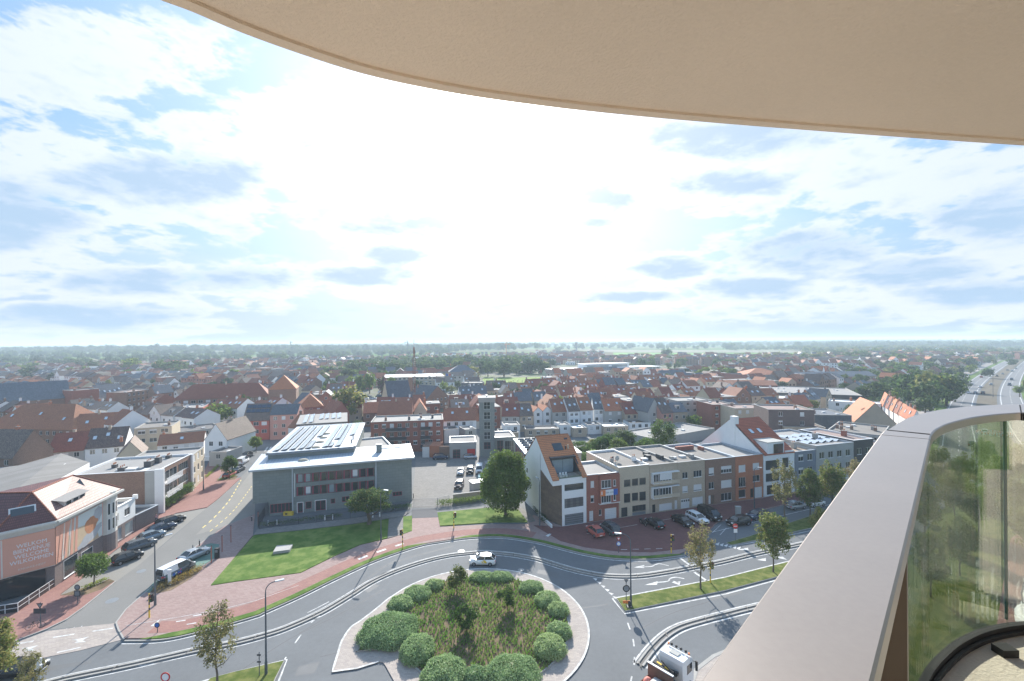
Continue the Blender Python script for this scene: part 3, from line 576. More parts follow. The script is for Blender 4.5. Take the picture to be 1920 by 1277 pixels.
o = mk.build('road_marking', M['marking']); struct(o)
mk2 = MB(); dashes(mk2, PX([(452, 900), (430, 938), (400, 972), (372, 996)], 0, 4), 0.22, 0.014, 1.4, 1.3); dashes(mk2, PX([(472, 912), (440, 955), (408, 985), (385, 1003)], 0, 4), 0.15, 0.014, 1.0, 1.2)
o = mk2.build('road_marking', M['marking_yellow']); struct(o, label='yellow dashed cycle lane line')
mk3 = MB()
for k, off in enumerate((5.2, 12.8, -5.2, -12.8)): ribbon(mk3, av[12:], 0.35, 0.03, 0, off)
for off in (9.0, -9.0): dashes(mk3, av[12:], 0.3, 0.03, 3, 6) if False else dashes(mk3, offset(av[12:], off), 0.3, 0.03, 3, 6)
for i in range(8): ribbon(mk3, [P(1848 - i * 0, 812) + Vector((5.5 + i * 1.0, 0, 0)), P(1848, 812) + Vector((5.5 + i * 1.0, 3.0, 0))], 0.5, 0.03)
o = mk3.build('road_marking', M['marking']); struct(o, label='white lane lines of the avenue')
# tar seams and repair patches in the asphalt
sm_ = MB()
for l in ([(560, 1188), (620, 1150), (690, 1085), (742, 1050)], [(445, 1262), (540, 1200), (640, 1150), (720, 1105)], [(600, 1232), (640, 1222)], [(1092, 1140), (1140, 1133)], [(1200, 1180), (1260, 1150), (1330, 1128)], [(1120, 1060), (1200, 1056), (1290, 1046)], [(300, 1230), (420, 1212), (520, 1185)], [(700, 1070), (760, 1048), (850, 1024)]): ribbon(sm_, PX(l, 0, 5), 0.07, 0.003)
o = sm_.build('tar_seam', mat('tar', (.07, .07, .075), .6, .1)); struct(o, label='dark tar seams in the road')
pt = MB()
for l in ([(560, 1250), (600, 1240), (590, 1262), (552, 1268)], [(1010, 1068), (1050, 1075), (1046, 1083), (1006, 1075)], [(680, 1105), (700, 1094), (712, 1098), (690, 1112)], [(1330, 1120), (1390, 1106), (1392, 1112), (1334, 1127)], [(90, 1250), (170, 1238), (172, 1244), (94, 1257)]): pt.prism([P(*q) for q in l], .0025, .0025)
o = pt.build('road_patch', mat('patch', (.125, .13, .135), .75, .12, .6)); struct(o, label='darker asphalt repair patches')
# drain and manhole covers
mh = MB()
for (x, y, r) in ((865, 1033.5, 0.55), (977, 1068.5, 0.5), (1212, 1127, 0.9), (210, 1126, 0.7), (265, 1071, 0.6), (142, 0, 0)):
    if r: c = P(x, y); mh.prism([c + Vector((math.cos(a) * r, math.sin(a) * r, 0)) for a in [k * math.pi / 8 for k in range(16)]], 0.004, 0.008)
o = mh.build('manhole_cover', M['grey_metal']); struct(o)
mb = MB()
a, b, c_, d = P(512, 1041), P(543, 1037), P(549, 1027), P(519, 1029); mb.prism([a, b, c_, d], 0.1, 0.55)
o = mb.build('concrete_cover', M['concrete']); tag(o, 'low square concrete hatch set in the front lawn', 'hatch')
# ------------------------------------------------------------------ buildings: tools
class Frame:
    """facade frame: p0 -> p1 on the ground, u along the facade, n inward (away from camera)"""
    def __init__(s, p0, p1, z0=0.0):
        s.o = Vector((p0[0], p0[1], z0)); d = Vector((p1[0] - p0[0], p1[1] - p0[1], 0)); s.W = d.length; s.u = d.normalized(); s.n = Vector((-s.u.y, s.u.x, 0)); s.ang = math.atan2(s.u.y, s.u.x)
    def px(s, x, y, d=0.0):
        xr, yr = ray(x, y); D = Vector((xr, FPX, -yr)); C = Vector((0, 0, CAMH)); o = s.o + s.n * d
        t = (o - C).dot(s.n) / D.dot(s.n); q = C + D * t - o; return (q.dot(s.u), q.z)
    def rect(s, x0, y0, x1, y1, d=0.0):
        ym = (y0 + y1) / 2; xm = (x0 + x1) / 2; u0 = s.px(x0, ym, d)[0]; u1 = s.px(x1, ym, d)[0]; v1 = s.px(xm, y0, d)[1]; v0 = s.px(xm, y1, d)[1]
        return (min(u0, u1), v0, max(u0, u1), v1)
def wall_grid(mb, W, H, holes, reveal=0.14, y=0.0, x0=0.0, z0=0.0, m=0, flip=False):
    us = sorted({x0, W} | {round(h[0], 3) for h in holes} | {round(h[2], 3) for h in holes}); vs_ = sorted({z0, H} | {round(h[1], 3) for h in holes} | {round(h[3], 3) for h in holes})
    us = [u for u in us if x0 <= u <= W]; vs_ = [v for v in vs_ if z0 <= v <= H]
    for i in range(len(us) - 1):
        for j in range(len(vs_) - 1):
            cu, cv = (us[i] + us[i + 1]) / 2, (vs_[j] + vs_[j + 1]) / 2
            if any(h[0] < cu < h[2] and h[1] < cv < h[3] for h in holes): continue
            mb.face([(us[i], y, vs_[j]), (us[i + 1], y, vs_[j]), (us[i + 1], y, vs_[j + 1]), (us[i], y, vs_[j + 1])], m)
    for h in holes:
        a, b, c, d = h[:4]; r = y + reveal
        mb.face([(a, y, b), (c, y, b), (c, r, b), (a, r, b)], m); mb.face([(a, r, d), (c, r, d), (c, y, d), (a, y, d)], m)
        mb.face([(a, y, b), (a, r, b), (a, r, d), (a, y, d)], m); mb.face([(c, r, b), (c, y, b), (c, y, d), (c, r, d)], m)
WCACHE = {}
def window(parent, h, y=0.0, fr='white_frame', gl='glass', nx=2, ny=1, reveal=0.14, name='window', blind=0.0, sill=True, loc=None, rz=0.0, pane=True, t=0.06):
    """window set into hole h=(u0,v0,u1,v1): frame mesh with its panes as a child"""
    w = round(h[2] - h[0], 2); hh = round(h[3] - h[1], 2); key = (w, hh, fr, gl, nx, ny, blind, sill, t)
    if key not in WCACHE:
        mb = MB(); d = 0.05
        mb.box(0, 0, 0, w, d, t); mb.box(0, 0, hh - t, w, d, hh); mb.box(0, 0, t, t, d, hh - t); mb.box(w - t, 0, t, w, d, hh - t)
        for i in range(1, nx): x = w * i / nx; mb.box(x - t / 2, 0.002, t, x + t / 2, d - .002, hh - t)
        for j in range(1, ny): z = hh * j / ny; mb.box(t, 0.004, z - t / 2, w - t, d - .004, z + t / 2)
        if blind > 0: mb.box(t, -0.012, hh * (1 - blind), w - t, 0.001, hh - t, 1)
        if sill: mb.box(-0.04, -0.12, -0.06, w + 0.04, d, -0.003)
        g = MB(); g.box(t / 2, 0.022, t / 2, w - t / 2, 0.034, hh - t / 2)
        WCACHE[key] = (mb.mesh('window', [M[fr], M['blind']]), g.mesh('pane', M[gl]))
    a, b = WCACHE[key]
    l = Vector((h[0], y + reveal - 0.06, h[1])) if loc is None else loc
    o = link(name, a, parent, l, rz)
    if pane: link('pane', b, o)
    return o
def flatbuilding(name, fr, D, H, wall, roof, label, cat='building', holes=(), group=None, parapet=0.35, pm='concrete', winargs=None, backpx=None, side_holes=None):
    """box building with a recessed flat roof, facade holes and windows"""
    t = thing(name, fr.o, fr.ang, label, cat, group); W = fr.W; mb = MB()
    wall_grid(mb, W, H, [h[:4] for h in holes])
    mb.face([(W, 0, 0), (W, D, 0), (W, D, H), (W, 0, H)]); mb.face([(W, D, 0), (0, D, 0), (0, D, H), (W, D, H)]); mb.face([(0, D, 0), (0, 0, 0), (0, 0, H), (0, D, H)])
    mb.face([(0.1, 0.15, 0.1), (W - 0.1, 0.15, 0.1), (W - 0.1, 0.15, H - 0.4), (0.1, 0.15, H - 0.4)][::-1], 0)
    mb.build('wall', [M[wall]], t)
    rb = MB(); rb.face([(0.25, 0.25, H - parapet), (W - 0.25, 0.25, H - parapet), (W - 0.25, D - 0.25, H - parapet), (0.25, D - 0.25, H - parapet)]); rb.build('roof', [M[roof]], t)
    pb = MB()
    pb.box(-0.04, -0.06, H - 0.004, W + 0.04, 0.25, H + 0.08); pb.box(-0.04, D - 0.25, H - 0.004, W + 0.04, D + 0.05, H + 0.08); pb.box(-0.04, 0.253, H - 0.004, 0.25, D - 0.253, H + 0.078); pb.box(W - 0.25, 0.253, H - 0.004, W + 0.04, D - 0.253, H + 0.078)
    for (a, b, c, d) in ((0.0, 0.25, W, 0.28), (0.0, D - 0.28, W, D - 0.25), (0.22, 0.28, 0.25, D - 0.28), (W - 0.25, 0.28, W - 0.22, D - 0.28)): pb.box(a + .01, b, H - parapet, c - .01, d, H + 0.002)
    pb.build('parapet', [M[pm]], t)
    for h in holes:
        k = dict(fr='white_frame', gl='glass', nx=2, ny=1); k.update(winargs or {}); k.update(h[4] if len(h) > 4 else {})
        window(t, h, **k)
    return t
def chimney(parent, x, y, z, h=1.2, w=0.5, m='brick_brown', pots=2, d=None):
    d = d or w; mb = MB(); mb.box(x - w / 2, y - d / 2, z, x + w / 2, y + d / 2, z + h); mb.box(x - w / 2 - .05, y - d / 2 - .05, z + h, x + w / 2 + .05, y + d / 2 + .05, z + h + 0.08, 1)
    o = mb.build('chimney', [M[m], M['concrete']], parent)
    pb = MB()
    for i in range(pots): pb.cyl((x + (i - (pots - 1) / 2) * w * 0.5, y, z + h + .08), 0.09, 0.35, 6)
    if pots: pb.build('chimney_pot', M['roof_orange'], o)
    return o
def roof_mesh(W, D, H, rise, kind, over=0.25, th=0.14, hipk=0.5):
    """kind G: ridge along x, F: ridge along y, H: hip"""
    mb = MB(); o = over
    def slab2(a, b, c, d):
        a, b, c, d = map(Vector, (a, b, c, d)); up = Vector((0, 0, th))
        mb.face([a + up, b + up, c + up, d + up]); mb.face([d, c, b, a])
        for p, q in ((a, b), (b, c), (c, d), (d, a)): mb.face([p, q, q + up, p + up])
    if kind == 'G':
        e = H - rise * o / (D / 2); z = H + rise
        slab2((-.08, -o, e), (W + .08, -o, e), (W + .08, D / 2, z), (-.08, D / 2, z)); slab2((-.08, D / 2, z), (W + .08, D / 2, z), (W + .08, D + o, e), (-.08, D + o, e))
    elif kind == 'F':
        e = H - rise * o / (W / 2); z = H + rise
        slab2((-o, -.1, e), (W / 2, -.1, z), (W / 2, D + .1, z), (-o, D + .1, e)); slab2((W / 2, -.1, z), (W + o, -.1, e), (W + o, D + .1, e), (W / 2, D + .1, z))
    else:
        z = H + rise; hx = min(W / 2 - 0.05, D / 2 * 2 * hipk); e = H
        A, B, C_, D_ = Vector((-o, -o, e)), Vector((W + o, -o, e)), Vector((W + o, D + o, e)), Vector((-o, D + o, e)); p, q = Vector((hx, D / 2, z)), Vector((W - hx, D / 2, z))
        if W < D: hy = W / 2; p, q = Vector((W / 2, hy, z)), Vector((W / 2, D - hy, z)); mb.face([A, B, p]); mb.face([B, C_, q, p]); mb.face([C_, D_, q]); mb.face([D_, A, p, q])
        else: mb.face([A, B, q, p]); mb.face([B, C_, q]); mb.face([C_, D_, p, q]); mb.face([D_, A, p])
        mb.face([D_, C_, B, A])
    return mb
def skylight(parent, W, D, H, rise, x, f, w=0.8, h=1.1, kind='G', m='skylight', name='skylight', side=0):
    """roof window on the slope facing the camera (G) at x, fraction f up"""
    if kind == 'G':
        L_ = math.hypot(D / 2, rise); s = Vector((0, D / 2 / L_, rise / L_)); n = Vector((0, -rise / L_, D / 2 / L_)); c = Vector((x, 0, H)) + s * (L_ * f) + n * 0.17; ax = Vector((w / 2, 0, 0))
    else:
        L_ = math.hypot(W / 2, rise); sg = 1 if side == 0 else -1; s = Vector((sg * W / 2 / L_, 0, rise / L_)); n = Vector((-sg * rise / L_, 0, W / 2 / L_)); c = (Vector((0, x, H)) if side == 0 else Vector((W, x, H))) + s * (L_ * f) + n * 0.17; ax = Vector((0, w / 2, 0))
    mb = MB(); mb.obox(c, ax * 1.12, s * (h / 2 * 1.1), n * 0.04, 1); mb.obox(c + n * 0.03, ax, s * h / 2, n * 0.025, 0)
    return mb.build(name, [M[m], M['dark_frame']], parent)
def box_dormer(parent, W, D, H, rise, x, f, w=1.6, h=1.2, m='roof_slate'):
    y = D / 2 * f; z = H + rise * f; mb = MB(); dep = h / (rise / (D / 2)) + 0.1
    mb.box(x - w / 2, y, z - 0.2, x + w / 2, y + dep, z + h, 0); mb.box(x - w / 2 - .08, y - 0.1, z + h, x + w / 2 + .08, y + dep, z + h + 0.1, 1); o = mb.build('dormer', [M['plaster_white'], M[m]], parent)
    window(o, (x - w / 2 + .15, z + 0.15, x + w / 2 - .15, z + h - 0.12), y=y - 0.06, reveal=0.04, sill=False)
def house(fr, D, H, rise, kind, wall, roof, label, holes=(), cat='house', group=None, name=None, chim=(), sky=(), dorm=(), wargs=None, side=(), base=None):
    t = thing(name or 'house', fr.o, fr.ang, label, cat, group); W = fr.W; mb = MB()
    wall_grid(mb, W, H, [h[:4] for h in holes], 0.1)
    mb.face([(W, 0, 0), (W, D, 0), (W, D, H), (W, 0, H)]); mb.face([(W, D, 0), (0, D, 0), (0, D, H), (W, D, H)]); mb.face([(0, D, 0), (0, 0, 0), (0, 0, H), (0, D, H)])
    if holes: mb.face([(0.1, 0.12, 0.05), (W - 0.1, 0.12, 0.05), (W - 0.1, 0.12, H - 0.05), (0.1, 0.12, H - 0.05)][::-1])
    if kind == 'G': mb.face([(0, D, H), (0, 0, H), (0, D / 2, H + rise)]); mb.face([(W, 0, H), (W, D, H), (W, D / 2, H + rise)])
    if kind == 'F': mb.face([(0, 0, H), (W, 0, H), (W / 2, 0, H + rise)]); mb.face([(W, D, H), (0, D, H), (W / 2, D, H + rise)])
    mb.build('wall', [M[wall]], t); roof_mesh(W, D, H, rise, kind).build('roof', [M[roof]], t)
    for h in holes:
        k = dict(fr='white_frame', gl='glass', nx=2, ny=1, reveal=0.1, sill=False); k.update(wargs or {}); k.update(h[4] if len(h) > 4 else {}); window(t, h, **k)
    for (s, y0, z0, w, hh) in side:   # windows on side walls: 0 left, 1 right
        if s == 0: window(t, (0, 0, w, hh), loc=Vector((-0.02, y0 + w, z0)), rz=-math.pi / 2, sill=False)
        else: window(t, (0, 0, w, hh), loc=Vector((W + 0.02, y0, z0)), rz=math.pi / 2, sill=False)
    for c in chim: chimney(t, *c)
    for s in sky: skylight(t, W, D, H, rise, *s, kind='G' if kind != 'F' else 'F')
    for d in dorm: box_dormer(t, W, D, H, rise, *d)
    return t
def winrow(W, H, floors, per, w=1.1, h=1.3, z0=0.9, margin=0.6, seed=0, gf=True, step=2.7):
    r = random.Random(seed); out = []
    for f in range(floors):
        for i in range(per):
            x = margin + (W - 2 * margin) * (i + 0.5) / per; z = z0 + f * step
            if z + h > H - 0.15: continue
            out.append((x - w / 2, z, x + w / 2, z + h, dict(blind=r.choice((0, 0, 0.35, 0.9)) if r.random() < .6 else 0)))
    return out
FOOT = []   # occupied ground (centre, radius)
def occupy(fr, D):
    c = fr.o + fr.u * fr.W / 2 + fr.n * D / 2; FOOT.append((c.x, c.y, math.hypot(fr.W, D) / 2 * 0.82))
    if fr.W > 1.8 * D or D > 1.8 * fr.W:
        k = max(2, int(max(fr.W, D) / min(fr.W, D)))
        for i in range(k):
            q = fr.o + (fr.u * fr.W * (i + .5) / k + fr.n * D / 2 if fr.W > D else fr.u * fr.W / 2 + fr.n * D * (i + .5) / k); FOOT.append((q.x, q.y, min(fr.W, D) / 2 * 1.2))
        FOOT.pop(-k - 1)
# ------------------------------------------------------------------ grey office building with magenta windows
f = Frame(P(474, 971.4), P(772.4, 939)); OFF = f
t = thing('office_building', f.o, f.ang, 'long grey green concrete office building with magenta framed windows and zinc roof', 'office building')
W = f.W; H = 9.35; D = 10.5
rows = []
x_l, x_r = 555.5, 702.5
hol = []
for i in range(10):
    a = f.rect(x_l + (x_r - x_l) * i / 10 + 0.4, 889.5 - 12.6 * i / 9, x_l + (x_r - x_l) * (i + 1) / 10 - 0.4, 900.5 - 12.6 * i / 9); u0, u1 = a[0], a[2]
    hol.append((u0, 6.05, u1, 7.75)); hol.append((u0, 3.45, u1, 5.15))
mb = MB()
# upper volume overhangs to the left, ground floor is set back
xg = f.px(505, 968)[0]
big1 = (min(h[0] for h in hol) - 0.05, 3.4, max(h[2] for h in hol) + 0.05, 5.2); big2 = (big1[0], 6.0, big1[2], 7.8)
gh = []
for (a, b, c, d) in ((506.5, 944, 548.5, 961), (558, 942.5, 568, 963), (573, 940.5, 584, 954), (591.5, 938, 611, 958), (620, 935, 628.5, 944), (641, 931, 655, 941), (736, 922, 754, 930)):
    r_ = f.rect(a, b, c, d); gh.append([r_[0], max(0.05, r_[1]), r_[2], min(2.7, r_[3])])
gh[1][1] = gh[3][1] = 0.08
wall_grid(mb, W, H, [big1, big2] , 0.2, z0=2.75)
wall_grid(mb, W, 2.75, gh, 0.15, x0=xg, y=0.003)
mb.face([(0, D, 2.75), (0, 0, 2.75), (0, 0, H), (0, D, H)]); mb.face([(W, 0, 0), (W, D, 0), (W, D, H), (W, 0, H)]); mb.face([(W, D, 0), (0, D, 0), (0, D, H), (W, D, H)])
mb.face([(0, 0, 2.75), (0, D, 2.75), (xg, D, 2.75), (xg, 0, 2.75)]); mb.face([(xg, 0, 0), (xg, 0, 2.75), (xg, D, 2.75), (xg, D, 0)])
mb.face([(xg, 0.4, 0), (xg, 0.4, H - .3), (W - .1, 0.4, H - .3), (W - .1, 0.4, 0)])
mb.build('wall', [M['concrete_green']], t)
pb = MB()
for x in (f.px(549, 960)[0], f.px(705, 880)[0]): qb = MB(); qb.box(x - .12, -0.16, 0, x + .12, -0.005, H - .2); qb.build('downpipe', M['zinc_trim'], t)
def trim_(*b): q = MB(); q.box(*b); q.build('facade_trim', M['white_frame'], t)
for x in (big1[0] - .35, big1[2] + .1): trim_(x, -0.06, 3.3, x + .12, -.005, 8.0)
for r_ in (gh[1], gh[3]): trim_(r_[0] - .12, -0.08, 0, r_[0], -.004, r_[3] + .12); trim_(r_[2], -0.08, 0, r_[2] + .12, -.004, r_[3] + .12); trim_(r_[0] + .002, -0.08, r_[3], r_[2] - .002, -.004, r_[3] + .12)
gls = ['glass', 'glass_sky']
for k, h in enumerate(hol):
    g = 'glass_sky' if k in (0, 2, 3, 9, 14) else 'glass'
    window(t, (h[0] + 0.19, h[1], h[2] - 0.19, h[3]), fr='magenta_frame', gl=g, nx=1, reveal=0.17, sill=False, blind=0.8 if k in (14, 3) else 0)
    m2 = MB(); m2.box(h[0] - 0.02, 0.09, h[1] - .04, h[0] + 0.188, 0.19, h[3] + .04); m2.build('window_panel', [M['magenta_frame']], t)
for i, r_ in enumerate(gh):
    window(t, r_, fr='magenta_frame', nx=(6, 1, 1, 2, 1, 2, 3)[i], reveal=0.15, name='door' if i in (1, 3) else 'window', sill=False, t=0.1)
# zinc roof, slightly pitched, with wide trims
zb = MB(); o_ = 0.55
z1, z2 = H + 0.05, H + 0.55
zb.face([(-o_, -o_, z1), (W + o_, -o_, z1), (W + o_, D + o_, z2), (-o_, D + o_, z2)]); zb.face([(-o_, D + o_, z2 - .35), (W + o_, D + o_, z2 - .35), (W + o_, -o_, z1 - .3), (-o_, -o_, z1 - .3)])
zb.build('roof', [M['zinc']], t)
tb = MB(); tb.box(-o_ - .02, -o_ - .05, z1 - .32, W + o_ + .02, -o_ + .12, z1 + .04)
for x in (-o_ - .03, W + o_ - .1): tb.obox((x + .07, D / 2, (z1 + z2) / 2 - .12), (0.08, 0, 0), (0, D / 2 + o_, (z2 - z1) / 2), (0, 0, .2))
tb.obox((1.6, D / 2, (z1 + z2) / 2 + .03), (0.05, 0, 0), (0, D / 2 - 1, (z2 - z1) / 2 * .8), (0, 0, .05))
tb.obox((W - 3.6, D * .78, z2 - .06), (2.6, 0, 0), (0, .06, 0), (0, 0, .08)); tb.obox((W - 1.0, D * .65, z2 - .1), (.06, 0, 0), (0, 1.2, .05), (0, 0, .08))
tb.build('gutter', [M['zinc_trim']], t)
cb = MB(); x = f.px(707, 845)[0] ; cb.box(x - .1, 5.2, H + .2, x + 1.1, 6.3, H + 2.0); cb.box(x - .15, 5.15, H + 2.0, x + 1.15, 6.35, H + 2.08, 1); cb.build('chimney', [M['concrete_green'], M['zinc_trim']], t)
dm_ = MB(); dm_.sphere((8.6, 3.6, H + .25), 1.0, .62, .38, 14, 4, top_only=True); dm_.build('roof_dome', [M['plaster_cream']], t, smooth=True)
for q in ((9.9, 3.0, H + .2), (22.5, 4.6, H + .3)): vb = MB(); vb.cyl(q, .08, .8, 8); vb.build('roof_vent', [M['steel']], t)
ab = MB(); ab.tube([(9.8, 11.6, H + 1), (9.8, 11.6, H + 8.6)], 0.03, 5)
for k in range(8): ab.tube([(9.5, 11.6, H + 5 + k * .4), (10.1, 11.6, H + 5 + k * .4)], .015, 4)
ab.build('antenna', [M['steel']], t)
occupy(f, D)
# rear raised hall with solar panels
A_, B_ = P(498, 851, 11), P(667, 837.5, 11); fb = Frame(A_, B_); Wb = fb.W; Db = 30.0
t2 = thing('solar_roof_hall', fb.o, fb.ang, 'raised rear hall with rows of tilted solar panels on its zinc roof', 'building')
skew = 0.0
C2 = P(558, 800, 11) ; D2 = P(685, 792.5, 11)
loc2 = lambda p: ((Vector((p.x, p.y, 0)) - fb.o).dot(fb.u), (Vector((p.x, p.y, 0)) - fb.o).dot(fb.n))
c2, d2 = loc2(C2), loc2(D2)
base = [(0.4, 0.4), (Wb - 0.4, 0.4), (d2[0] - 0.4, d2[1] - .4), (c2[0] + .4, c2[1] - .4)]
mb = MB(); mb.prism(base, 0, 10.6); mb.build('wall', [M['concrete_green']], t2)
mb = MB(); mb.prism([(0, 0), (Wb, 0), d2, c2], 10.65, 11.0); mb.build('roof', [M['zinc']], t2)
mb = MB(); q = [Vector((a[0], a[1], 0)) for a in ((0, 0), (Wb, 0), d2, c2)]
for i in range(4): ribbon(mb, [q[i], q[(i + 1) % 4]], 0.5, 11.08, 0, 0.25, 10.62)
mb.build('roof_trim', [M['zinc_trim']], t2)
lerp2 = lambda s, r_: tuple((1 - r_) * ((1 - s) * base[0][k] + s * base[1][k]) + r_ * ((1 - s) * base[3][k] + s * base[2][k]) for k in (0, 1))
pm_mesh = {}
def panel_row(parent, s0, r0, r1, w, n, lf, z, m='solar'):
    for i in range(n):
        a = Vector(lf(s0, r0 + (r1 - r0) * i / n)); b = Vector(lf(s0, r0 + (r1 - r0) * (i + 1) / n)); L_ = (b - a).length; d = (b - a).normalized(); nx_ = Vector((d.y, -d.x))
        key = (round(L_, 1), w)
        if key not in pm_mesh:
            g = MB(); g.face([(0, 0.03, 0.10), (w, 0.03, 0.42), (w, L_ - .03, 0.42), (0, L_ - .03, 0.10)], 0); g.face([(0, L_ - .03, 0.06), (w, L_ - .03, 0.38), (w, .03, 0.38), (0, 0.03, 0.06)], 1)
            for yy in (0.03, L_ - .03): g.face([(0, yy, .06), (w, yy, .38), (w, yy, .42), (0, yy, .10)][::(1 if yy < 1 else -1)], 1)
            g.face([(w, .03, .38), (w, L_ - .03, .38), (w, L_ - .03, .42), (w, .03, .42)], 1); g.box(w - .05, .1, 0, w - .01, .16, .38, 1); g.box(w - .05, L_ - .2, 0, w - .01, L_ - .14, .38, 1)
            pm_mesh[key] = g.mesh('solar_panel', [M[m], M['dark_frame']])
        link('solar_panel', pm_mesh[key], parent, (a.x, a.y, z), math.atan2(d.y, d.x) - math.pi / 2)
for k, (s, r0, r1) in enumerate(((.03, .04, .97), (.125, .04, .97), (.22, .04, .97), (.315, .04, .97), (.42, .45, .95), (.40, .04, .3), (.60, .04, .93), (.69, .3, .95), (.66, .04, .2), (.755, .04, .95), (.87, .42, .97))):
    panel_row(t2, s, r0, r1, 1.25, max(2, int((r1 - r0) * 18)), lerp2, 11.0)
for r_ in (.06, .24, .40, .56): p = lerp2(.53, r_); mb = MB(); mb.sphere((p[0], p[1], 11.0), 0.95, .7, .4, 12, 4, top_only=True); mb.build('roof_dome', [M['plaster_cream']], t2, smooth=True)
for q in (.12, .25): mb = MB(); mb.cyl((*lerp2(.95, q), 11), .14, .9, 8); mb.build('roof_vent', [M['grey_metal']], t2)
FOOT.append((fb.o.x + 3, fb.o.y + 16, 17))
# third hall further back
fc = Frame(P(556, 798, 10.2), P(640, 793, 10.2)); t3 = thing('solar_roof_annex', fc.o, fc.ang, 'smaller dark flat annex with solar panels behind the raised hall', 'building')
Wc = fc.W + 1.5; Dc = 19.0; mb = MB(); mb.prism([(0, .6), (Wc, .6), (Wc - .5, Dc), (-1.0, Dc)], 0, 10.2); mb.build('wall', [M['brick_dark']], t3)
mb = MB(); mb.prism([(-.2, .5), (Wc + .2, .5), (Wc - .3, Dc + .2), (-1.2, Dc + .2)], 10.25, 10.45); mb.build('roof', [M['roof_grey']], t3)
lf3 = lambda s, r_: (s * Wc - r_ * .8, .8 + r_ * (Dc - 1))
for s in (.10, .22, .42, .54, .68, .80): panel_row(t3, s, .05 if s < .3 else .35, .95, 1.2, 11 if s < .3 else 7, lf3, 10.45)
FOOT.append((fc.o.x + 8, fc.o.y + 10, 13))
# low annex on the right
fd = Frame(P(668, 843, 8.0), P(735, 836, 8.0)); t4 = flatbuilding('flat_annex', fd, 12.5, 8.0, 'concrete_green', 'roof_grey', 'lower flat wing with pale roof attached behind the grey office', 'building', pm='zinc_trim'); FOOT.append((fd.o.x + 4, fd.o.y + 6, 9))
# ------------------------------------------------------------------ fire station: tower, garages, hall
f = Frame(P(899, 857), P(928, 856.3)); Ht = 17.0; W = f.W; D = 4.6
t = thing('concrete_tower', f.o, f.ang, 'tall square grey concrete training tower with narrow dark windows', 'tower')
mb = MB(); cx0, cx1 = W * .30, W * .72
hs = [(cx0, 2.2 + 2.95 * i, cx1, 2.2 + 2.95 * i + 2.1) for i in range(5)]
wall_grid(mb, W, Ht, hs, .35); mb.face([(W, 0, 0), (W, D, 0), (W, D, Ht), (W, 0, Ht)]); mb.face([(0, D, 0), (0, 0, 0), (0, 0, Ht), (0, D, Ht)]); mb.face([(W, D, 0), (0, D, 0), (0, D, Ht), (W, D, Ht)])
mb.face([(.1, .45, .1), (.1, .45, Ht - .1), (W - .1, .45, Ht - .1), (W - .1, .45, .1)]); mb.build('wall', [M['concrete_green']], t)
for i, h in enumerate(hs):
    window(t, h, fr='white_frame' if i else 'magenta_frame', nx=2, ny=2, reveal=.3, sill=False)
    m2 = MB(); m2.box(cx0, .1, h[1] - .8, cx1, .2, h[1] - .01); m2.build('panel', [M['magenta_frame' if i in (0, 4) else 'concrete']], t)
mb = MB(); mb.box(-.35, -.35, Ht, W + .35, D + .35, Ht + .5); mb.box(-.15, -.15, Ht - .9, W + .15, -.003, Ht - .02); mb.build('roof_slab', [M['concrete']], t)
mb = MB(); mb.cyl((W / 2, D / 2, Ht + .5), .25, .5, 8); mb.build('roof_vent', [M['steel']], t); FOOT.append((f.o.x + 2, f.o.y + 3, 5))
f = Frame(P(843, 860), P(893, 858)); gar = flatbuilding('garage', f, 9, 4.6, 'concrete', 'roof_grey', 'low pale garage with two red doors left of the concrete tower', 'garage', holes=[(f.rect(849, 845, 863, 858)[0], .05, f.rect(849, 845, 863, 858)[2], 2.6, dict(fr='magenta_frame', name='garage_door', ny=3)), (f.rect(876, 842, 891, 856)[0], .05, f.rect(876, 842, 891, 856)[2], 2.6, dict(fr='red', gl='red', name='garage_door', ny=2))], pm='zinc_trim'); FOOT.append((f.o.x + 5, f.o.y + 5, 7))
f = Frame(P(928.5, 853), P(966, 851)); flatbuilding('station_wing', f, 9, 5.2, 'concrete_green', 'roof_grey', 'glazed low station wing right of the concrete tower', 'building', holes=[(0.6, .3, 2.5, 4.2, dict(fr='magenta_frame', ny=2)), (3.0, .3, f.W - .4, 4.0, dict(fr='grey_metal', nx=4, ny=2))], pm='zinc_trim'); FOOT.append((f.o.x + 4, f.o.y + 5, 7))
# engine hall with saw tooth roof running back behind the white house
pA, pB = P(966, 855), P(990, 878); pC = P(1002, 893)
f = Frame(P(966, 858), P(990, 893)); W = f.W; t = thing('engine_hall', f.o, f.ang, 'engine hall with magenta doors and rows of solar panels behind the white house', 'building'); D = 14
n_d = 6; hs = [(W * i / n_d + .25, .05, W * (i + 1) / n_d - .25, 4.2) for i in range(n_d)]
mb = MB(); wall_grid(mb, W, 5.2, hs, .2); mb.face([(W, 0, 0), (W, D, 0), (W, D, 5.2), (W, 0, 5.2)]); mb.face([(0, D, 0), (0, 0, 0), (0, 0, 5.2), (0, D, 5.2)]); mb.build('wall', [M['concrete']], t)
for h in hs: window(t, h, fr='magenta_frame', gl='magenta_frame', nx=2, ny=4, reveal=.2, sill=False, name='garage_door')
mb = MB(); mb.box(-.5, -.5, 5.2, W + .5, D, 5.5); mb.build('roof', [M['zinc']], t)
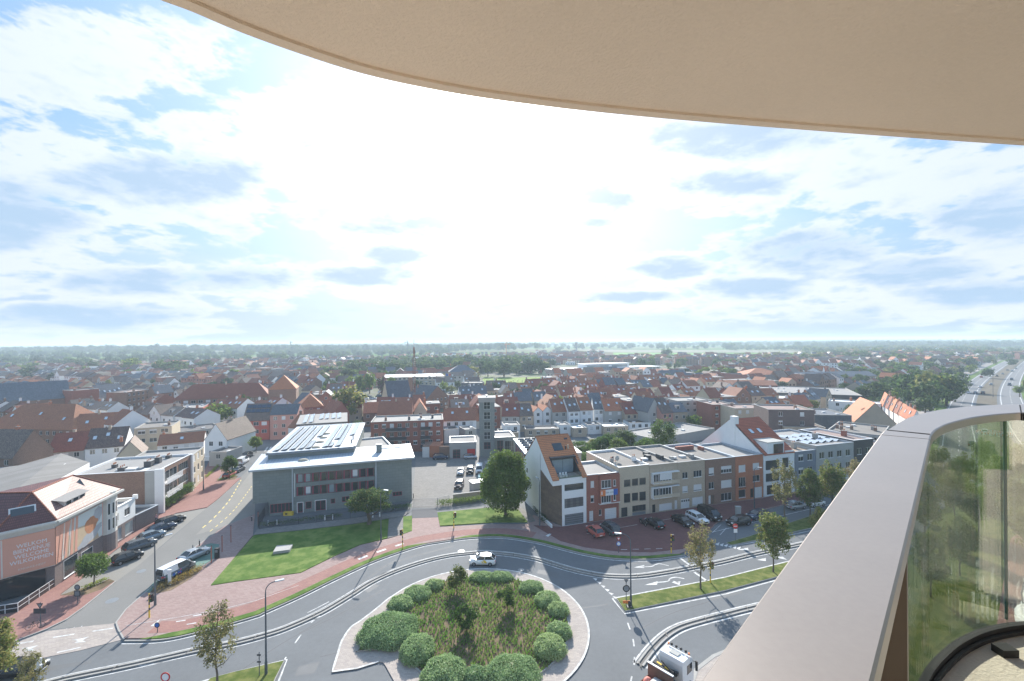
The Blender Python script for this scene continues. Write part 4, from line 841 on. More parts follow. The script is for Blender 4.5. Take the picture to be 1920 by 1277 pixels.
for i in range(7):
    for j in range(6): 
        if ('sp') not in pm_mesh:
            g = MB(); g.face([(0, 0, .1), (1.1, 0, .45), (1.1, 1.9, .45), (0, 1.9, .1)], 0); g.face([(1.1, 0, .0), (1.1, 1.9, .0), (1.1, 1.9, .44), (1.1, 0, .44)], 1); pm_mesh['sp'] = g.mesh('solar_panel', [M['solar'], M['dark_frame']])
        link('solar_panel', pm_mesh['sp'], t, (0.6 + i * (W - 1) / 7, 0.5 + j * 2.0, 5.5))
FOOT.append((f.o.x + 6, f.o.y - 2, 10))
# ------------------------------------------------------------------ the row of houses on the right
O = Vector((7.2, 83.35, 0)); uu = P(1430.4, 932.5) - P(1099.8, 979.7)
RF = Frame(P(1099.8, 979.7), P(1430.4, 932.5)); sdirn = RF.n
def rw(px0, px1, D, H, name, wall, roof, label, wins=(), **k):
    u0 = RF.px(px0[0], px0[1])[0]; u1 = RF.px(px1[0], px1[1])[0]; a = RF.o + RF.u * u0; b = RF.o + RF.u * u1; f = Frame(a, b)
    hs = []
    for w in wins:
        q = f.rect(*w[:4]); hs.append((max(.1, q[0]), max(.05, q[1]), min(f.W - .05, q[2]), min(H - .1, q[3]), w[4] if len(w) > 4 else {}))
    FOOT.append(((f.o + f.u * f.W / 2 + f.n * D / 2).x, (f.o + f.u * f.W / 2 + f.n * D / 2).y, D * .6))
    return flatbuilding(name, f, D, H, wall, roof, label, 'house', holes=hs, **k), f
# white modern house
Fw = Frame(O, RF.o); W = Fw.W; D = 14.8; H1 = 8.7; t = thing('modern_house', Fw.o, Fw.ang, 'tall white house with steep orange tile roof and slanting wooden entrance', 'house')
e2 = Fw.px(1054, 985)[0]; zn = H1 - 1.15
gp = [Fw.rect(*q) for q in ((1058.5, 907, 1094, 919), (1058.5, 933.5, 1094, 951), (1059, 963, 1094, 985))]
gp[2] = (gp[2][0], .06, gp[2][2], gp[2][3])
mb = MB(); wall_grid(mb, W, H1, [g for g in gp] , .12, x0=e2)
wall_grid(mb, e2, H1, [], x0=0, z0=zn); yc = 5.6; zr = 15.0
mb.face([(e2, 0, 0), (e2, 0, zn), (0, 0, zn), (0, yc, zn + 2.1), (e2 + .0, yc + 0, zn + 2.1), (e2, yc, 0)][::1]) if False else None
mb.face([(0, yc, 0), (0, D, 0), (0, D, 9.0), (0, D * .53, zr), (0, 0, H1), (0, 0, zn), (0, yc, zn + 1.6)][::-1])
mb.face([(W, 0, 0), (W, D, 0), (W, D, 9.0), (W, D * .53, zr), (W, 0, H1)]); mb.face([(W, D, 0), (0, D, 0), (0, D, 9), (W, D, 9)])
mb.face([(e2, .13, 0), (e2, .13, H1), (W, .13, H1), (W, .13, 0)][::1]); mb.build('wall', [M['plaster_white']], t)
wb = MB(); wb.face([(0, yc, 0), (0, yc, zn + 1.6), (e2, 0, zn), (e2, 0, 0)][::1]); wb.face([(0, 0, zn - .005), (e2, 0, zn - .005), (0, yc, zn + 1.6)]); wb.build('entrance_wall', [M['wood']], t)
nb = MB(); nb.box(.9, 3.1, 1.3, 1.5, 4.6, 1.42); nb.build('canopy', [M['plaster_white']], t)
for i, g in enumerate(gp): window(t, g, fr='dark_frame', gl='fibre' if i == 1 else ('grey_metal' if i == 2 else 'glass'), nx=1 if i != 2 else 1, ny=(2, 3, 5)[i], reveal=.12, sill=False, name='garage_door' if i == 2 else 'window')
rb = MB(); yr_, ov = D * .53, .18
th = .22
# front roof slope with an opening for the terrace
L_ = math.hypot(yr_, zr - H1); s = Vector((0, yr_ / L_, (zr - H1) / L_)); n_ = Vector((0, -(zr - H1) / L_, yr_ / L_))
def rp(x, f_, o=0): q = Vector((x, 0, H1)) + s * (L_ * f_) + n_ * (th + o); return tuple(q)
xa, xb, fa, fb_ = W * .17, W * .87, 0.0, .44
for (x0, x1, f0, f1) in ((-.1, xa, -.03, 1.0), (xb, W + .1, -.03, 1.0), (xa, xb, fb_, 1.0)):
    rb.face([rp(x0, f0), rp(x1, f0), rp(x1, f1), rp(x0, f1)]); rb.face([rp(x0, f1, -th), rp(x1, f1, -th), rp(x1, f0, -th), rp(x0, f0, -th)]); rb.face([rp(x0, f0, -th), rp(x1, f0, -th), rp(x1, f0), rp(x0, f0)])
    for x in (x0, x1): rb.face([rp(x, f0, -th), rp(x, f0), rp(x, f1), rp(x, f1, -th)])
rb.face([(-.1, yr_, zr + th), (W + .1, yr_, zr + th), (W + .1, D + .2, 9.0 + .1), (-.1, D + .2, 9.0 + .1)])
rb.build('roof', [M['roof_orange']], t)
tb = MB(); zt = H1 - .05; yd = L_ * fb_ * s.y; zd = H1 + L_ * fb_ * s.z
tb.box(xa, .05, zt - .1, xb, yd, zt, 1); tb.face([(xa, .1, zt), (xa, yd, zt), (xa, yd, zd + th), (xa, .1, H1 + th)], 0); tb.face([(xb, yd, zt), (xb, .1, zt), (xb, .1, H1 + th), (xb, yd, zd + th)], 0)
tb.obox((W * .52, yd - .15, zd + .28), (W * .38, 0, 0), (0, .5, 0), (0, 0, .14), 0); tb.obox((xa - .15, yd * .8, zd * .0 + H1 + (zd - H1) * .8 + .2), (.12, 0, 0), (0, yd * .25, (zd - H1) * .25), (0, 0, .2), 0); tb.obox((xb + .15, yd * .8, H1 + (zd - H1) * .8 + .2), (.12, 0, 0), (0, yd * .25, (zd - H1) * .25), (0, 0, .2), 0)
tb.build('terrace', [M['dark_frame'], M['grey_metal']], t)
window(t, (xa + .1, zt + .05, xb - .1, zd - .05), y=yd - .3, reveal=.1, fr='dark_frame', gl='glass_sky', nx=2, sill=False)
gb = MB(); gb.box(xa, .06, zt, xb, .09, zt + .95); gb.build('glass_balustrade', glassmat('balustrade_glass', (.85, .9, .9), .1), t)
fbm = MB()
for x in (1.9, 2.5, 3.1): fbm.box(x, .9, zt, x + .35, 1.25, zt + .45); fbm.box(x, 1.22, zt + .45, x + .35, 1.27, zt + .85)
o = fbm.build('terrace_chairs', [M['white']], t)
q = []
for (x, f_) in ((W * .44, .70), (W * .58, .70)):
    g = MB(); c = Vector(rp(x, f_, .04)); g.obox(c, (.48, 0, 0), s * .85, n_ * .03, 0); g.obox(c - n_ * .02, (.53, 0, 0), s * .92, n_ * .02, 1); g.build('skylight', [M['glass'], M['dark_frame']], t)
g = MB(); g.cyl(rp(W * .72, .63), .12, .7, 8, 0); g.cyl(rp(W * .80, .63), .14, .8, 8, 1); g.obox(rp(W * .86, .88, .05), (.35, 0, 0), s * .2, n_ * .03, 0); g.build('roof_vent', [M['dark_metal'], M['plaster_cream']], t)
for (y, z) in ((12.6, 6.6), (12.6, 3.6)): g = MB(); g.box(-.03, y, z, .04, y + .6, z + .9); g.build('window', [M['glass']], t)
g = MB(); g.tube([(-.05, 5.7, 1.2), (-.05, 5.7, 12.2)], .04, 5); g.build('rain_pipe', [M['steel']], t)
FOOT.append((Fw.o.x + 3, Fw.o.y + 8, 10))
# low white garden wall beside it
g = MB(); g.box(-.5, -.3, 0, -.25, 6, .7); tag(g.build('garden_wall', M['plaster_white'], loc=Fw.o, rz=Fw.ang), 'low white garden wall beside the white modern house', 'wall')
rr = [f for f in [None]]
t, f = rw((1100, 979.7), (1160.5, 971), 9, 8.75, 'brick_house', 'brick_red', 'roof_grey', 'red brick house with bay, banner and white garage door', [
    (1107.5, 902, 1114, 914, dict(nx=1, blind=.95)), (1127.5, 900, 1145.5, 915, dict(nx=3)), (1150, 899.5, 1154.5, 911, dict(nx=1)), (1107.5, 929, 1114, 942, dict(nx=1, blind=.4)), (1127.5, 929, 1145.5, 942.5, dict(nx=4)), (1150, 927, 1154.5, 938, dict(nx=1)),
    (1105, 958, 1112.5, 977, dict(nx=1, ny=3, name='door', gl='blind', sill=False)), (1123, 955, 1128, 966, dict(nx=1)), (1134, 952.5, 1156, 974, dict(nx=1, ny=6, gl='blind', name='garage_door', sill=False))], pm='zinc_trim')
b = MB(); W = f.W
b.box(W * .37, -.45, 3.3, W - .02, -.003, 8.6); b.face([(W * .36, -.6, 3.3), (W, -.6, 3.3), (W, 0, 3.25), (W * .36, 0, 3.25)]); bay = b.build('bay', [M['brick_red']], t)
for w in ((1127.5, 900, 1145.5, 915, 3), (1150, 899.5, 1154.5, 911, 1), (1127.5, 929, 1145.5, 942.5, 4), (1150, 927, 1154.5, 938, 1)):
    q = f.rect(*w[:4], d=-.45); window(bay, q, y=-.45, reveal=.03, nx=w[4])
b = MB(); q = f.rect(1125.5, 918, 1158, 929, d=-.7); b.box(q[0], -.72, q[1], q[2], -.68, q[3], 0); b.box(q[0], -.735, q[1], q[0] + (q[2] - q[0]) * .3, -.722, q[3], 1); b.box(q[0] + (q[2] - q[0]) * .76, -.735, q[1], q[2], -.722, q[3], 2); b.box(q[0] + (q[2] - q[0]) * .06, -.745, q[1] + .25, q[0] + (q[2] - q[0]) * .12, -.736, q[3] - .2, 0)
ban = b.build('banner', [M['white'], M['orange'], M['blue']], t)
b = MB(); b.box(W * .37 - .05, -.55, 3.15, W, -.003, 3.3); b.box(0, -.08, 8.75, W * .37, 0, 8.9); b.build('canopy', [M['white_frame']], t)
def flattext(body, size, mats, parent, loc, rot, name='lettering', align='CENTER', ext=0.01, w=None):
    c = bpy.data.curves.new(name, 'FONT'); c.body = body; c.size = size; c.extrude = ext; c.align_x = align; c.align_y = 'CENTER'; c.space_line = .95; c.resolution_u = 2
    c.materials.append(mats); q_ = bpy.data.objects.new(name, c); COL.objects.link(q_); me_ = bpy.data.meshes.new_from_object(q_.evaluated_get(bpy.context.evaluated_depsgraph_get())); bpy.data.objects.remove(q_); o = bpy.data.objects.new(name, me_); COL.objects.link(o); o.parent = parent; o.location = loc; o.rotation_euler = rot
    if w: o.scale = (w, 1, 1)
    return o
flattext('1050 - 5175', .42, M['grey_metal'], ban, (q[0] + (q[2] - q[0]) * .53, -.74, (q[1] + q[3]) / 2), (math.pi / 2, 0, 0), w=.8)
t, f = rw((1161, 971), (1218, 962.5), 13.5, 9.6, 'cream_house', 'brick_cream', 'roof_gravel', 'cream brick flat-roofed house with grid of dark windows and satellite dish', [
    (1170, 899.5, 1182, 912, dict(nx=1)), (1185, 897.5, 1196.5, 910, dict(nx=1)), (1199, 896, 1211, 908.5, dict(nx=1)), (1170, 925.5, 1182, 942, dict(nx=1)), (1185, 924, 1196.5, 938.5, dict(nx=1)), (1199, 922, 1211, 938, dict(nx=1)),
    (1165, 951.5, 1176.5, 971, dict(nx=1, name='door', sill=False)), (1185.5, 947, 1211, 958, dict(nx=4)), (1185.5, 959.5, 1211, 967.5, dict(nx=3, gl='grey_metal', fr='grey_metal', name='panel'))], pm='white_frame', winargs=dict(fr='dark_frame'))
W = f.W
chimney(t, .4, 2.0, 9.3, .8, .4, 'concrete', 1); chimney(t, W - .6, 4.5, 9.3, .9, .7, 'plaster_white', 2); chimney(t, W - .6, 1.8, 9.3, .6, .4, 'plaster_white', 1); chimney(t, 1.3, 5.0, 9.3, .7, .5, 'concrete', 2)
b = MB(); b.sphere((2.4, 4.6, 10.1), .5, .15, .5, 14, 8); b.tube([(2.4, 4.7, 9.2), (2.4, 4.7, 10)], .04, 5); b.tube([(1.8, 5.3, 9.2), (1.8, 5.3, 10.4)], .16, 7, 1); b.build('satellite_dish', [M['plaster_grey'], M['dark_metal']], t, smooth=True)
t, f = rw((1218.5, 962.3), (1271, 955.5), 15, 9.4, 'balcony_house', 'brick_beige', 'roof_gravel', 'beige house with two white corner balconies between cream and grey-brown houses', [
    (1226, 893.5, 1236, 904.5, dict(nx=2)), (1237, 891, 1258.5, 902.5, dict(nx=4, blind=.7)), (1227, 920, 1237, 935, dict(nx=2)), (1238, 918, 1259, 931, dict(nx=4)), (1236, 944, 1260, 956, dict(nx=1, gl='blind', blind=.9)), (1223, 946, 1229, 962, dict(nx=1, fr='dark_frame', name='door', sill=False)), (1265, 938, 1270, 954, dict(nx=1, name='door', gl='blind', sill=False))], pm='concrete')
W = f.W
for z0 in (5.55, 2.85):
    b = MB(); b.box(W * .08, -.7, z0, W - .02, -.004, z0 + .35); b.box(W * .08, -.7, z0 + .35, W * .78, -.004, z0 + .75); b.box(W * .78, -.7, z0 + .355, W - .03, -.66, z0 + .75, 1); b.build('balcony', [M['brick_cream'], M['brick_cream']], t)
for (a_, b_) in ((890.5, 905.5), (917, 933.5)):
    q = f.rect(1225, a_, 1259, b_, d=-.7); bb = MB(); bb.box(q[0] - .1, -.68, q[1] - .1, q[0] + .02, -.005, q[3] + .25); bb.box(q[2], -.68, q[1] - .1, q[2] + .12, -.005, q[3] + .25); bb.box(q[0] - .1, -.69, q[3] + .25, W, -.005, q[3] + .4); fo = bb.build('bay', [M['white_frame']], t)
    window(fo, (q[0] + .03, q[1], q[0] + (q[2] - q[0]) * .3, q[3] + .2), y=-.68, reveal=.08, nx=2); window(fo, (q[0] + (q[2] - q[0]) * .36, q[1], q[2], q[3] + .2), y=-.68, reveal=.08, nx=4, blind=.7 if a_ < 900 else 0)
b = MB(); b.box(W * .45, 5, 9.1, W * .6, 6.4, 9.9); b.box(W * .7, 8, 9.1, W * .85, 9.2, 9.7); b.box(W - .9, 4, 9.1, W - .3, 6, 9.9); b.build('roof_vent', [M['dark_frame']], t)
b = MB(); b.box(1.4, 4.5, 9.1, 2.8, 5.4, 9.5); b.build('skylight', [M['blind']], t)
t, f = rw((1271.3, 955.3), (1322, 948), 15, 9.35, 'grey_brown_house', 'brick_beige', 'roof_gravel', 'grey-brown brick house with white double garage doors and shutters', [
    (1279.5, 885.5, 1290, 897.5, dict(nx=2)), (1300.5, 882, 1316, 894.5, dict(nx=3)), (1279.5, 911.5, 1290, 923.5, dict(nx=1, blind=.85)), (1300.5, 908, 1316, 920.5, dict(nx=1, blind=.85)), (1276.5, 935, 1293, 955, dict(nx=2, gl='blind', name='garage_door', sill=False)), (1298, 932, 1318, 946.5, dict(nx=1, blind=.93))], pm='concrete')
W = f.W
b = MB(); b.box(1.2, 3.6, 9.1, 2.6, 4.4, 9.45); b.box(W * .6, 4, 9.0, W * .8, 5, 9.4); b.build('skylight', [M['blind']], t)
chimney(t, W * .9, 3.2, 9.0, .8, .8, 'concrete', 0); chimney(t, .5, 2.6, 9.0, .9, .6, 'concrete', 0)
b = MB()
q = f.rect(1276.5, 936, 1293, 942)
for i in range(4): b.box(q[0] + .2 + i * (q[2] - q[0]) / 4, .03, q[3] - .5, q[0] + .5 + i * (q[2] - q[0]) / 4, .06, q[3] - .15)
b.build('door_window', [M['glass']], t)
t, f = rw((1323, 948), (1379, 940), 14, 9.3, 'brown_brick_house', 'brick_brown', 'roof_gravel', 'brown brick house with three rows of white windows and brown door', [
    (1329, 877, 1339, 891, dict(nx=1, blind=.8)), (1352, 873.5, 1372, 886.5, dict(nx=4, blind=.5)), (1329, 904, 1339, 917, dict(nx=2)), (1352, 900, 1372, 914, dict(nx=1, blind=.97)), (1328.5, 929, 1333, 945, dict(nx=1, ny=4, gl='blind', sill=False, name='door')), (1334, 928, 1339, 944, dict(nx=1, gl='wood', fr='wood', sill=False, name='door')), (1352, 924, 1372, 938.5, dict(nx=3))], pm='zinc_trim')
b = MB(); b.box(.3, 9.5, 8.9, 5.0, 10.1, 9.9); b.box(6, 8, 8.9, 6.6, 9.5, 9.7); b.build('chimney', [M['brick_red']], t)
for i in range(8): pass
t, f = rw((1379.5, 940), (1431, 932.5), 12, 9.3, 'orange_brick_house', 'brick_orange', 'roof_grey', 'orange brick house with small iron balcony and white garage door', [
    (1385, 872, 1398, 885, dict(nx=1, blind=.97)), (1411.5, 868, 1424, 880.5, dict(nx=1, blind=.9)), (1385, 895, 1398, 913, dict(nx=3)), (1411.5, 891, 1425, 903, dict(nx=2)), (1385, 918, 1398, 933, dict(nx=1, ny=1)), (1407, 916, 1413, 933, dict(nx=1, fr='dark_frame', name='door', sill=False)), (1414.5, 913, 1429, 934, dict(nx=3, gl='blind', name='garage_door', sill=False))], pm='zinc_trim')
q = f.rect(1385, 903, 1398, 914); b = MB()
for i in range(9): b.tube([(q[0] + (q[2] - q[0]) * i / 8, -.1, q[1] - .1), (q[0] + (q[2] - q[0]) * i / 8, -.1, q[1] + .9)], .015, 4)
for z in (q[1] - .1, q[1] + .9): b.box(q[0], -.12, z, q[2], -.08, z + .04)
b.build('railing', [M['dark_metal']], t)
# white house with big red roof next in the row
u0 = RF.px(1431, 932.5)[0]; a = RF.o + RF.u * (u0 + .15); bb_ = RF.o + RF.u * (u0 + 8.9); f = Frame(a, bb_); W = f.W; D = 19; H = 9.0; zr = 15.2; yr_ = 9.5
t = thing('white_gable_house', f.o, f.ang, 'white house with very large white gable wall and bright red tiled roof', 'house')
hs = [f.rect(*q) for q in ((1435.5, 863, 1462, 881), (1467, 858, 1479, 877), (1436, 887, 1462, 903), (1467, 883, 1479, 898))]; hs = [(max(.2, q[0]), q[1], min(W - .2, q[2]), min(q[3], H - .3)) for q in hs] + [(W * .1, .3, W * .55, 2.4), (W * .62, .1, W * .9, 2.4)]
mb = MB(); wall_grid(mb, W, H, hs, .25)
mb.face([(0, 0, 0), (0, 0, H), (0, yr_, zr), (0, D, H - 1), (0, D, 0)]); mb.face([(W, 0, 0), (W, D, 0), (W, D, H - 1), (W, yr_, zr), (W, 0, H)]); mb.face([(W, D, 0), (0, D, 0), (0, D, H - 1), (W, D, H - 1)])
mb.face([(.1, .28, .1), (.1, .28, H - .2), (W - .1, .28, H - .2), (W - .1, .28, .1)]); mb.box(-.12, yr_ - 1.6, H, 1.1, yr_ - .2, zr + .9); mb.build('wall', [M['plaster_white']], t)
for i, h in enumerate(hs): window(t, h, fr='dark_frame', nx=(2, 1, 2, 1, 2, 1)[i], reveal=.25, sill=False)
rb = MB(); e = Vector((0, 0, .18))
for q in ([(0.15, -.15, H - .1), (W, -.15, H - .1), (W, yr_, zr), (.15, yr_, zr)], [(.15, yr_, zr), (W, yr_, zr), (W, D, H - 1), (.15, D, H - 1)]):
    q = [Vector(p) for p in q]; rb.face([p + e for p in q]); rb.face([q[0], q[1], q[1] + e, q[0] + e]); rb.face([q[1], q[2], q[2] + e, q[1] + e])
rb.build('roof', [mat('roof_bright', (.50, .15, .08), .8, .10, .5, 'tiles', col2=(.42, .12, .07))], t)
for x in (2.6, 5.0): skylight(t, W, yr_ * 2, H, zr - H, x, .62, .8, 1.3)
db = MB(); db.box(1.2, .0, H - .1, W * .66, 4.6, H + 2.55); db.box(1.05, -.12, H + 2.55, W * .66 + .1, 4.7, H + 2.7, 1); do = db.build('dormer', [M['plaster_white'], M['plaster_grey']], t)
window(do, (2.8, H + .2, W * .66 - .3, H + 2.2), y=-.06, reveal=.04, fr='dark_frame', nx=2, sill=False)
db = MB(); db.box(W * .70, -.02, H - .05, W * .98, .1, H + .5); db.build('roof_terrace', [M['white_frame']], t)
FOOT.append((f.o.x + 4, f.o.y + 9, 12))
# next along: blue-grey, grey blocks, dark glazed
ends = [(9.1, 15.2, 10, 9.0, 'plaster_bluegrey', 'roof_tan', 'narrow blue-grey house with bay windows beside the white gable house', 'blue_grey_house'),
        (15.3, 27.0, 17, 9.8, 'plaster_grey', 'roof_grey', 'grey apartment house with rooftop solar panels near the handrail', 'grey_apartment_house'),
        (27.1, 33.5, 14, 10.2, 'dark_frame', 'roof_brown2', 'dark glazed house with reddish flat roof near the handrail', 'dark_glazed_house'),
        (33.6, 44.0, 16, 7.5, 'brick_beige', 'roof_brown2', 'beige brick block with reddish roof at the end of the row', 'beige_block')]
dm('plaster_bluegrey', (.20, .23, .27), .85, .07, .6); dm('roof_brown2', (.27, .20, .18), .9, .14, .3)
for k, (a0, a1, D, H, wl, rf, lb, nm) in enumerate(ends):
    f = Frame(RF.o + RF.u * (u0 + a0), RF.o + RF.u * (u0 + a1)); W = f.W; per = max(2, int(W / 2.6)); hs = winrow(W, H, 3, per, 1.5, 1.5, 1.0, .4, k, step=2.9)
    t = flatbuilding(nm, f, D, H, wl, rf, lb, 'house', holes=hs, pm='zinc_trim' if k != 2 else 'white_frame'); FOOT.append(((f.o + f.u * W / 2 + f.n * D / 2).x, (f.o + f.u * W / 2 + f.n * D / 2).y, D * .62))
    if k == 1:
        for i in range(9):
            for j in range(3):
                if j == 2 and i % 3 == 0: continue
                g = link('solar_panel', pm_mesh['sp'], t, (1 + i * 1.15, 3 + j * 3.2 + (i % 2) * .5, H - .35), 0.15)
    chimney(t, W * .7, D * .4, H - .3, 1.3, .9, 'brick_red' if k > 1 else 'concrete', 2)
# ------------------------------------------------------------------ corner shop with the banner, left
dm('shop_white', (.62, .60, .55), .85, .10, .8); dm('shop_brick', (.19, .15, .14), .9, .08, .6, 'brick', col2=(.15, .12, .115))
dm('banner_salmon', (.70, .36, .26), .7, .04, .5); dm('banner_pale', (.70, .62, .54), .7, .05, .5); dm('banner_hair', (.50, .22, .11), .7, .3, 1.5); dm('banner_grey', (.42, .43, .45), .7, .12, 1.2); dm('banner_sky', (.62, .66, .64), .7, .06, .6); dm('banner_sand', (.55, .42, .28), .7, .1, .6)
Z = Vector((0, 0, 0)); Pa, Pb, Pc, Pd = Vector((-88, 57.2, 0)), Vector((-67.9, 60.0, 0)), Vector((-64.3, 64.1, 0)), Vector((-66.6, 74.2, 0))
t = thing('corner_shop', Pc, 0, 'corner shop wrapped in a salmon welcome banner under red tile roofs', 'shop')
inv = lambda p: Vector((p[0] - Pc.x, p[1] - Pc.y, p[2] if len(p) > 2 else 0))
F1, F2, F3 = Frame(Pa, Pb), Frame(Pb, Pc), Frame(Pc, Pd)
Pe = Pd + F3.u * 3.2
def sub(fr, name, mb, mats, par=None): return mb.build(name, mats, par or t, inv(fr.o), fr.ang)
ZE = 9.4
mb = MB(); pts = [Pa, Pb, Pc, Pd, Pe, Vector((-79, 78.5, 0)), Vector((-88, 66, 0))]
mb.prism([inv(p) for p in pts], 3.1, ZE); mb.build('wall', [M['shop_white']], t)
mb = MB(); mb.prism([inv(p) for p in [Pa + F1.n * 1.6, Pb + F1.n * 1.6, Pc + F2.n * .4 - F2.u * .8, Pc - F3.u * .0, Pd, Pe, Vector((-79, 78.5, 0)), Vector((-88, 66, 0))]], 0, 3.098)
mb.build('ground_floor', [M['shop_brick']], t)
mb = MB(); mb.box(0, 1.45, .1, F1.W + .3, 1.58, 2.9); sub(F1, 'shop_window', mb, [M['car_glass']])
mb = MB(); mb.box(-.4, .3, .1, F2.W - .9, .4, 2.9); sub(F2, 'shop_window', mb, [M['car_glass']])
for q in ((119, 1042, 146, 1082), (152, 1030, 174, 1061)):
    r_ = F3.rect(*q); window(t, (r_[0], max(.4, r_[1]), r_[2], min(2.9, r_[3])), loc=inv(F3.o) + F3.u * r_[0] - F3.n * .03 + Vector((0, 0, max(.4, r_[1]))), rz=F3.ang, nx=1)
r_ = F3.rect(176, 1012, 183, 1040)
def bann(fr, u0, u1, v0, v1, m, name='banner', par=None, d=.12):
    mb = MB(); mb.box(u0, -d - .03, v0, u1, -d, v1); return sub(fr, name, mb, [M[m]], par)
bn1 = bann(F1, 9.0, F1.W + .05, 3.25, 8.35, 'banner_salmon'); bn2 = bann(F2, -.05, F2.W + .05, 3.25, 8.35, 'banner_salmon'); bn3 = bann(F3, 0, F3.W - 0.2, 3.25, 8.45, 'banner_salmon')
def on(fr, par, polyuv, m, name, d=.155):
    mb = MB(); mb.face([(u, -d, v) for u, v in polyuv]); sub(fr, name, mb, [M[m]], t)
W3 = F3.W - .2
on(F3, bn3, [(W3 * .12, 3.3), (W3 * .98, 3.3), (W3 * .98, 8.4), (W3 * .3, 8.4)], 'banner_sky', 'banner_picture', .16)
on(F3, bn3, [(W3 * .14, 3.3), (W3 * .9, 3.3), (W3 * .8, 6.2), (W3 * .45, 6.6), (W3 * .22, 6.2)], 'banner_sand', 'banner_picture', .164)
def blob(cx, cz, rx, rz, seed, ang=0):
    r = random.Random(seed); o = []
    for k in range(22):
        a = 2 * math.pi * k / 22; q = 1 + r.uniform(-.12, .12); x, z = math.cos(a) * rx * q, math.sin(a) * rz * q; o.append((cx + x * math.cos(ang) - z * math.sin(ang), cz + x * math.sin(ang) + z * math.cos(ang)))
    return o
on(F3, bn3, blob(W3 * .70, 4.3, 2.9, .8, 1, .3), 'banner_grey', 'banner_picture', .168); on(F3, bn3, blob(W3 * .72, 6.0, 1.5, 1.15, 2), 'banner_hair', 'banner_picture', .172); on(F3, bn3, blob(W3 * .88, 7.1, 1.0, 1.2, 3, -.5), 'banner_grey', 'banner_picture', .17)
for a, b in ((.03, .1), (.15, .22), (.27, .31), (.36, .39)): on(F3, bn3, [(W3 * a, 3.3), (W3 * (a + .05), 3.3), (W3 * (b + .05), 8.4), (W3 * b, 8.4)], 'banner_salmon', 'banner_stripe', .18)
for a in (.105, .235): on(F3, bn3, [(W3 * a, 3.3), (W3 * (a + .02), 3.3), (W3 * (a + .07), 8.4), (W3 * (a + .05), 8.4)], 'banner_pale', 'banner_stripe', .181)
for a, b in ((F1.W - 1.9, .35), (F1.W - 4.6, .3)): on(F1, bn1, [(a + .5, 3.3), (a + .5 + b, 3.3), (a + b, 8.3), (a, 8.3)], 'banner_pale', 'banner_stripe', .16)
on(F2, bn2, [(.45, 3.3), (.6, 3.3), (.55, 8.3), (.4, 8.3)], 'banner_pale', 'banner_stripe', .16)
c = inv(F2.o) + F2.u * (F2.W * .60) - F2.n * .17
flattext("WELKOM\nBIENVENUE\nWELCOME\nWILKOMMEN", .74, M['white'], t, c + Vector((0, 0, 5.9)), (math.pi / 2, 0, F2.ang), ext=.004, w=.92)
flattext("KNOKKE-HEIST", .38, M['banner_pale'], t, c + Vector((0, 0, 3.85)), (math.pi / 2, 0, F2.ang), ext=.004)
# roofs
E0, E1, E2, E3, E4, E5 = (inv(Vector((*p, ZE))) for p in ((-88, 56.8), (-67.7, 59.6), (-63.9, 64.0), (-66.4, 77.7), (-79.2, 78.9), (-88, 70)))
R0, R1, R2 = (inv(Vector((*p, 12.9))) for p in ((-88, 64.0), (-68.4, 65.0), (-70.6, 73.4)))
def roofpart(faces, m, nm='roof'):
    mb = MB(); up = Vector((0, 0, .18))
    for f_ in faces: mb.face([p + up for p in f_]); mb.face([f_[0], f_[1], f_[1] + up, f_[0] + up])
    mb.build(nm, [M[m]], t)
dm('roof_maroon', (.20, .075, .065), .55, .16, .9, 'tiles', col2=(.14, .05, .05))
roofpart([[E0, E1, R1, R0], [E1, E2, R1]], 'roof_maroon'); roofpart([[E2, E3, R2, R1], [E3, E4, R2]], 'roof_pink'); roofpart([[E4, E5, R0, R1, R2]], 'roof_maroon')
mb = MB(); up = Vector((0, 0, .2))
for a, b in ((R0, R1), (R1, R2), (E1, R1), (E2, R1), (E3, R2)): mb.tube([a + up, b + up], .12, 6)
mb.build('ridge_tiles', [M['roof_red']], t)
mb = MB(); qs = [E0, E1, E2, E3]
for a, b in zip(qs[:-1], qs[1:]):
    d = (b - a).normalized(); nn = Vector((d.y, -d.x, 0)); mb.obox((a + b) / 2 + nn * .1 + Vector((0, 0, -.12)), d * ((b - a).length / 2), nn * .22, (0, 0, .16))
mb.build('cornice', [M['shop_white']], t)
# dormers and bow window
mb = MB(); mb.box(3.0, .7, ZE + .4, 7.6, 3.4, ZE + 1.75, 0); mb.face([(2.6, .3, ZE + 1.75), (8.0, .3, ZE + 1.75), (8.3, 3.8, ZE + 2.5), (2.3, 3.8, ZE + 2.5)], 1); d_ = sub(F3, 'dormer', mb, [M['shop_white'], M['roof_grey']])
for i in range(3): window(d_, (3.25 + i * 1.45, ZE + .6, 4.45 + i * 1.45, ZE + 1.6), y=.64, reveal=.04, nx=1, sill=False)
mb = MB(); mb.box(10, 1.0, ZE + .4, 16, 3.4, ZE + 1.6); mb.face([(9.6, .6, ZE + 1.6), (16.4, .6, ZE + 1.6), (16.6, 3.8, ZE + 2.3), (9.4, 3.8, ZE + 2.3)], 1); d_ = sub(F1, 'dormer', mb, [M['shop_white'], M['roof_grey']])
for i in range(4): window(d_, (10.3 + i * 1.45, ZE + .55, 11.5 + i * 1.45, ZE + 1.5), y=.94, reveal=.04, nx=2, sill=False)
mb = MB(); mb.obox((F2.W * .45, 1.25, ZE + 1.5), (1.3, 0, 0), (0, .42, .9), (0, -.06, .03)); mb2 = MB(); mb2.obox((F2.W * .45, 1.17, ZE + 1.52), (1.12, 0, 0), (0, .36, .76), (0, -.06, .03)); o = sub(F2, 'roof_window', mb, [M['white_frame']]); mb2.build('pane', M['glass'], o)
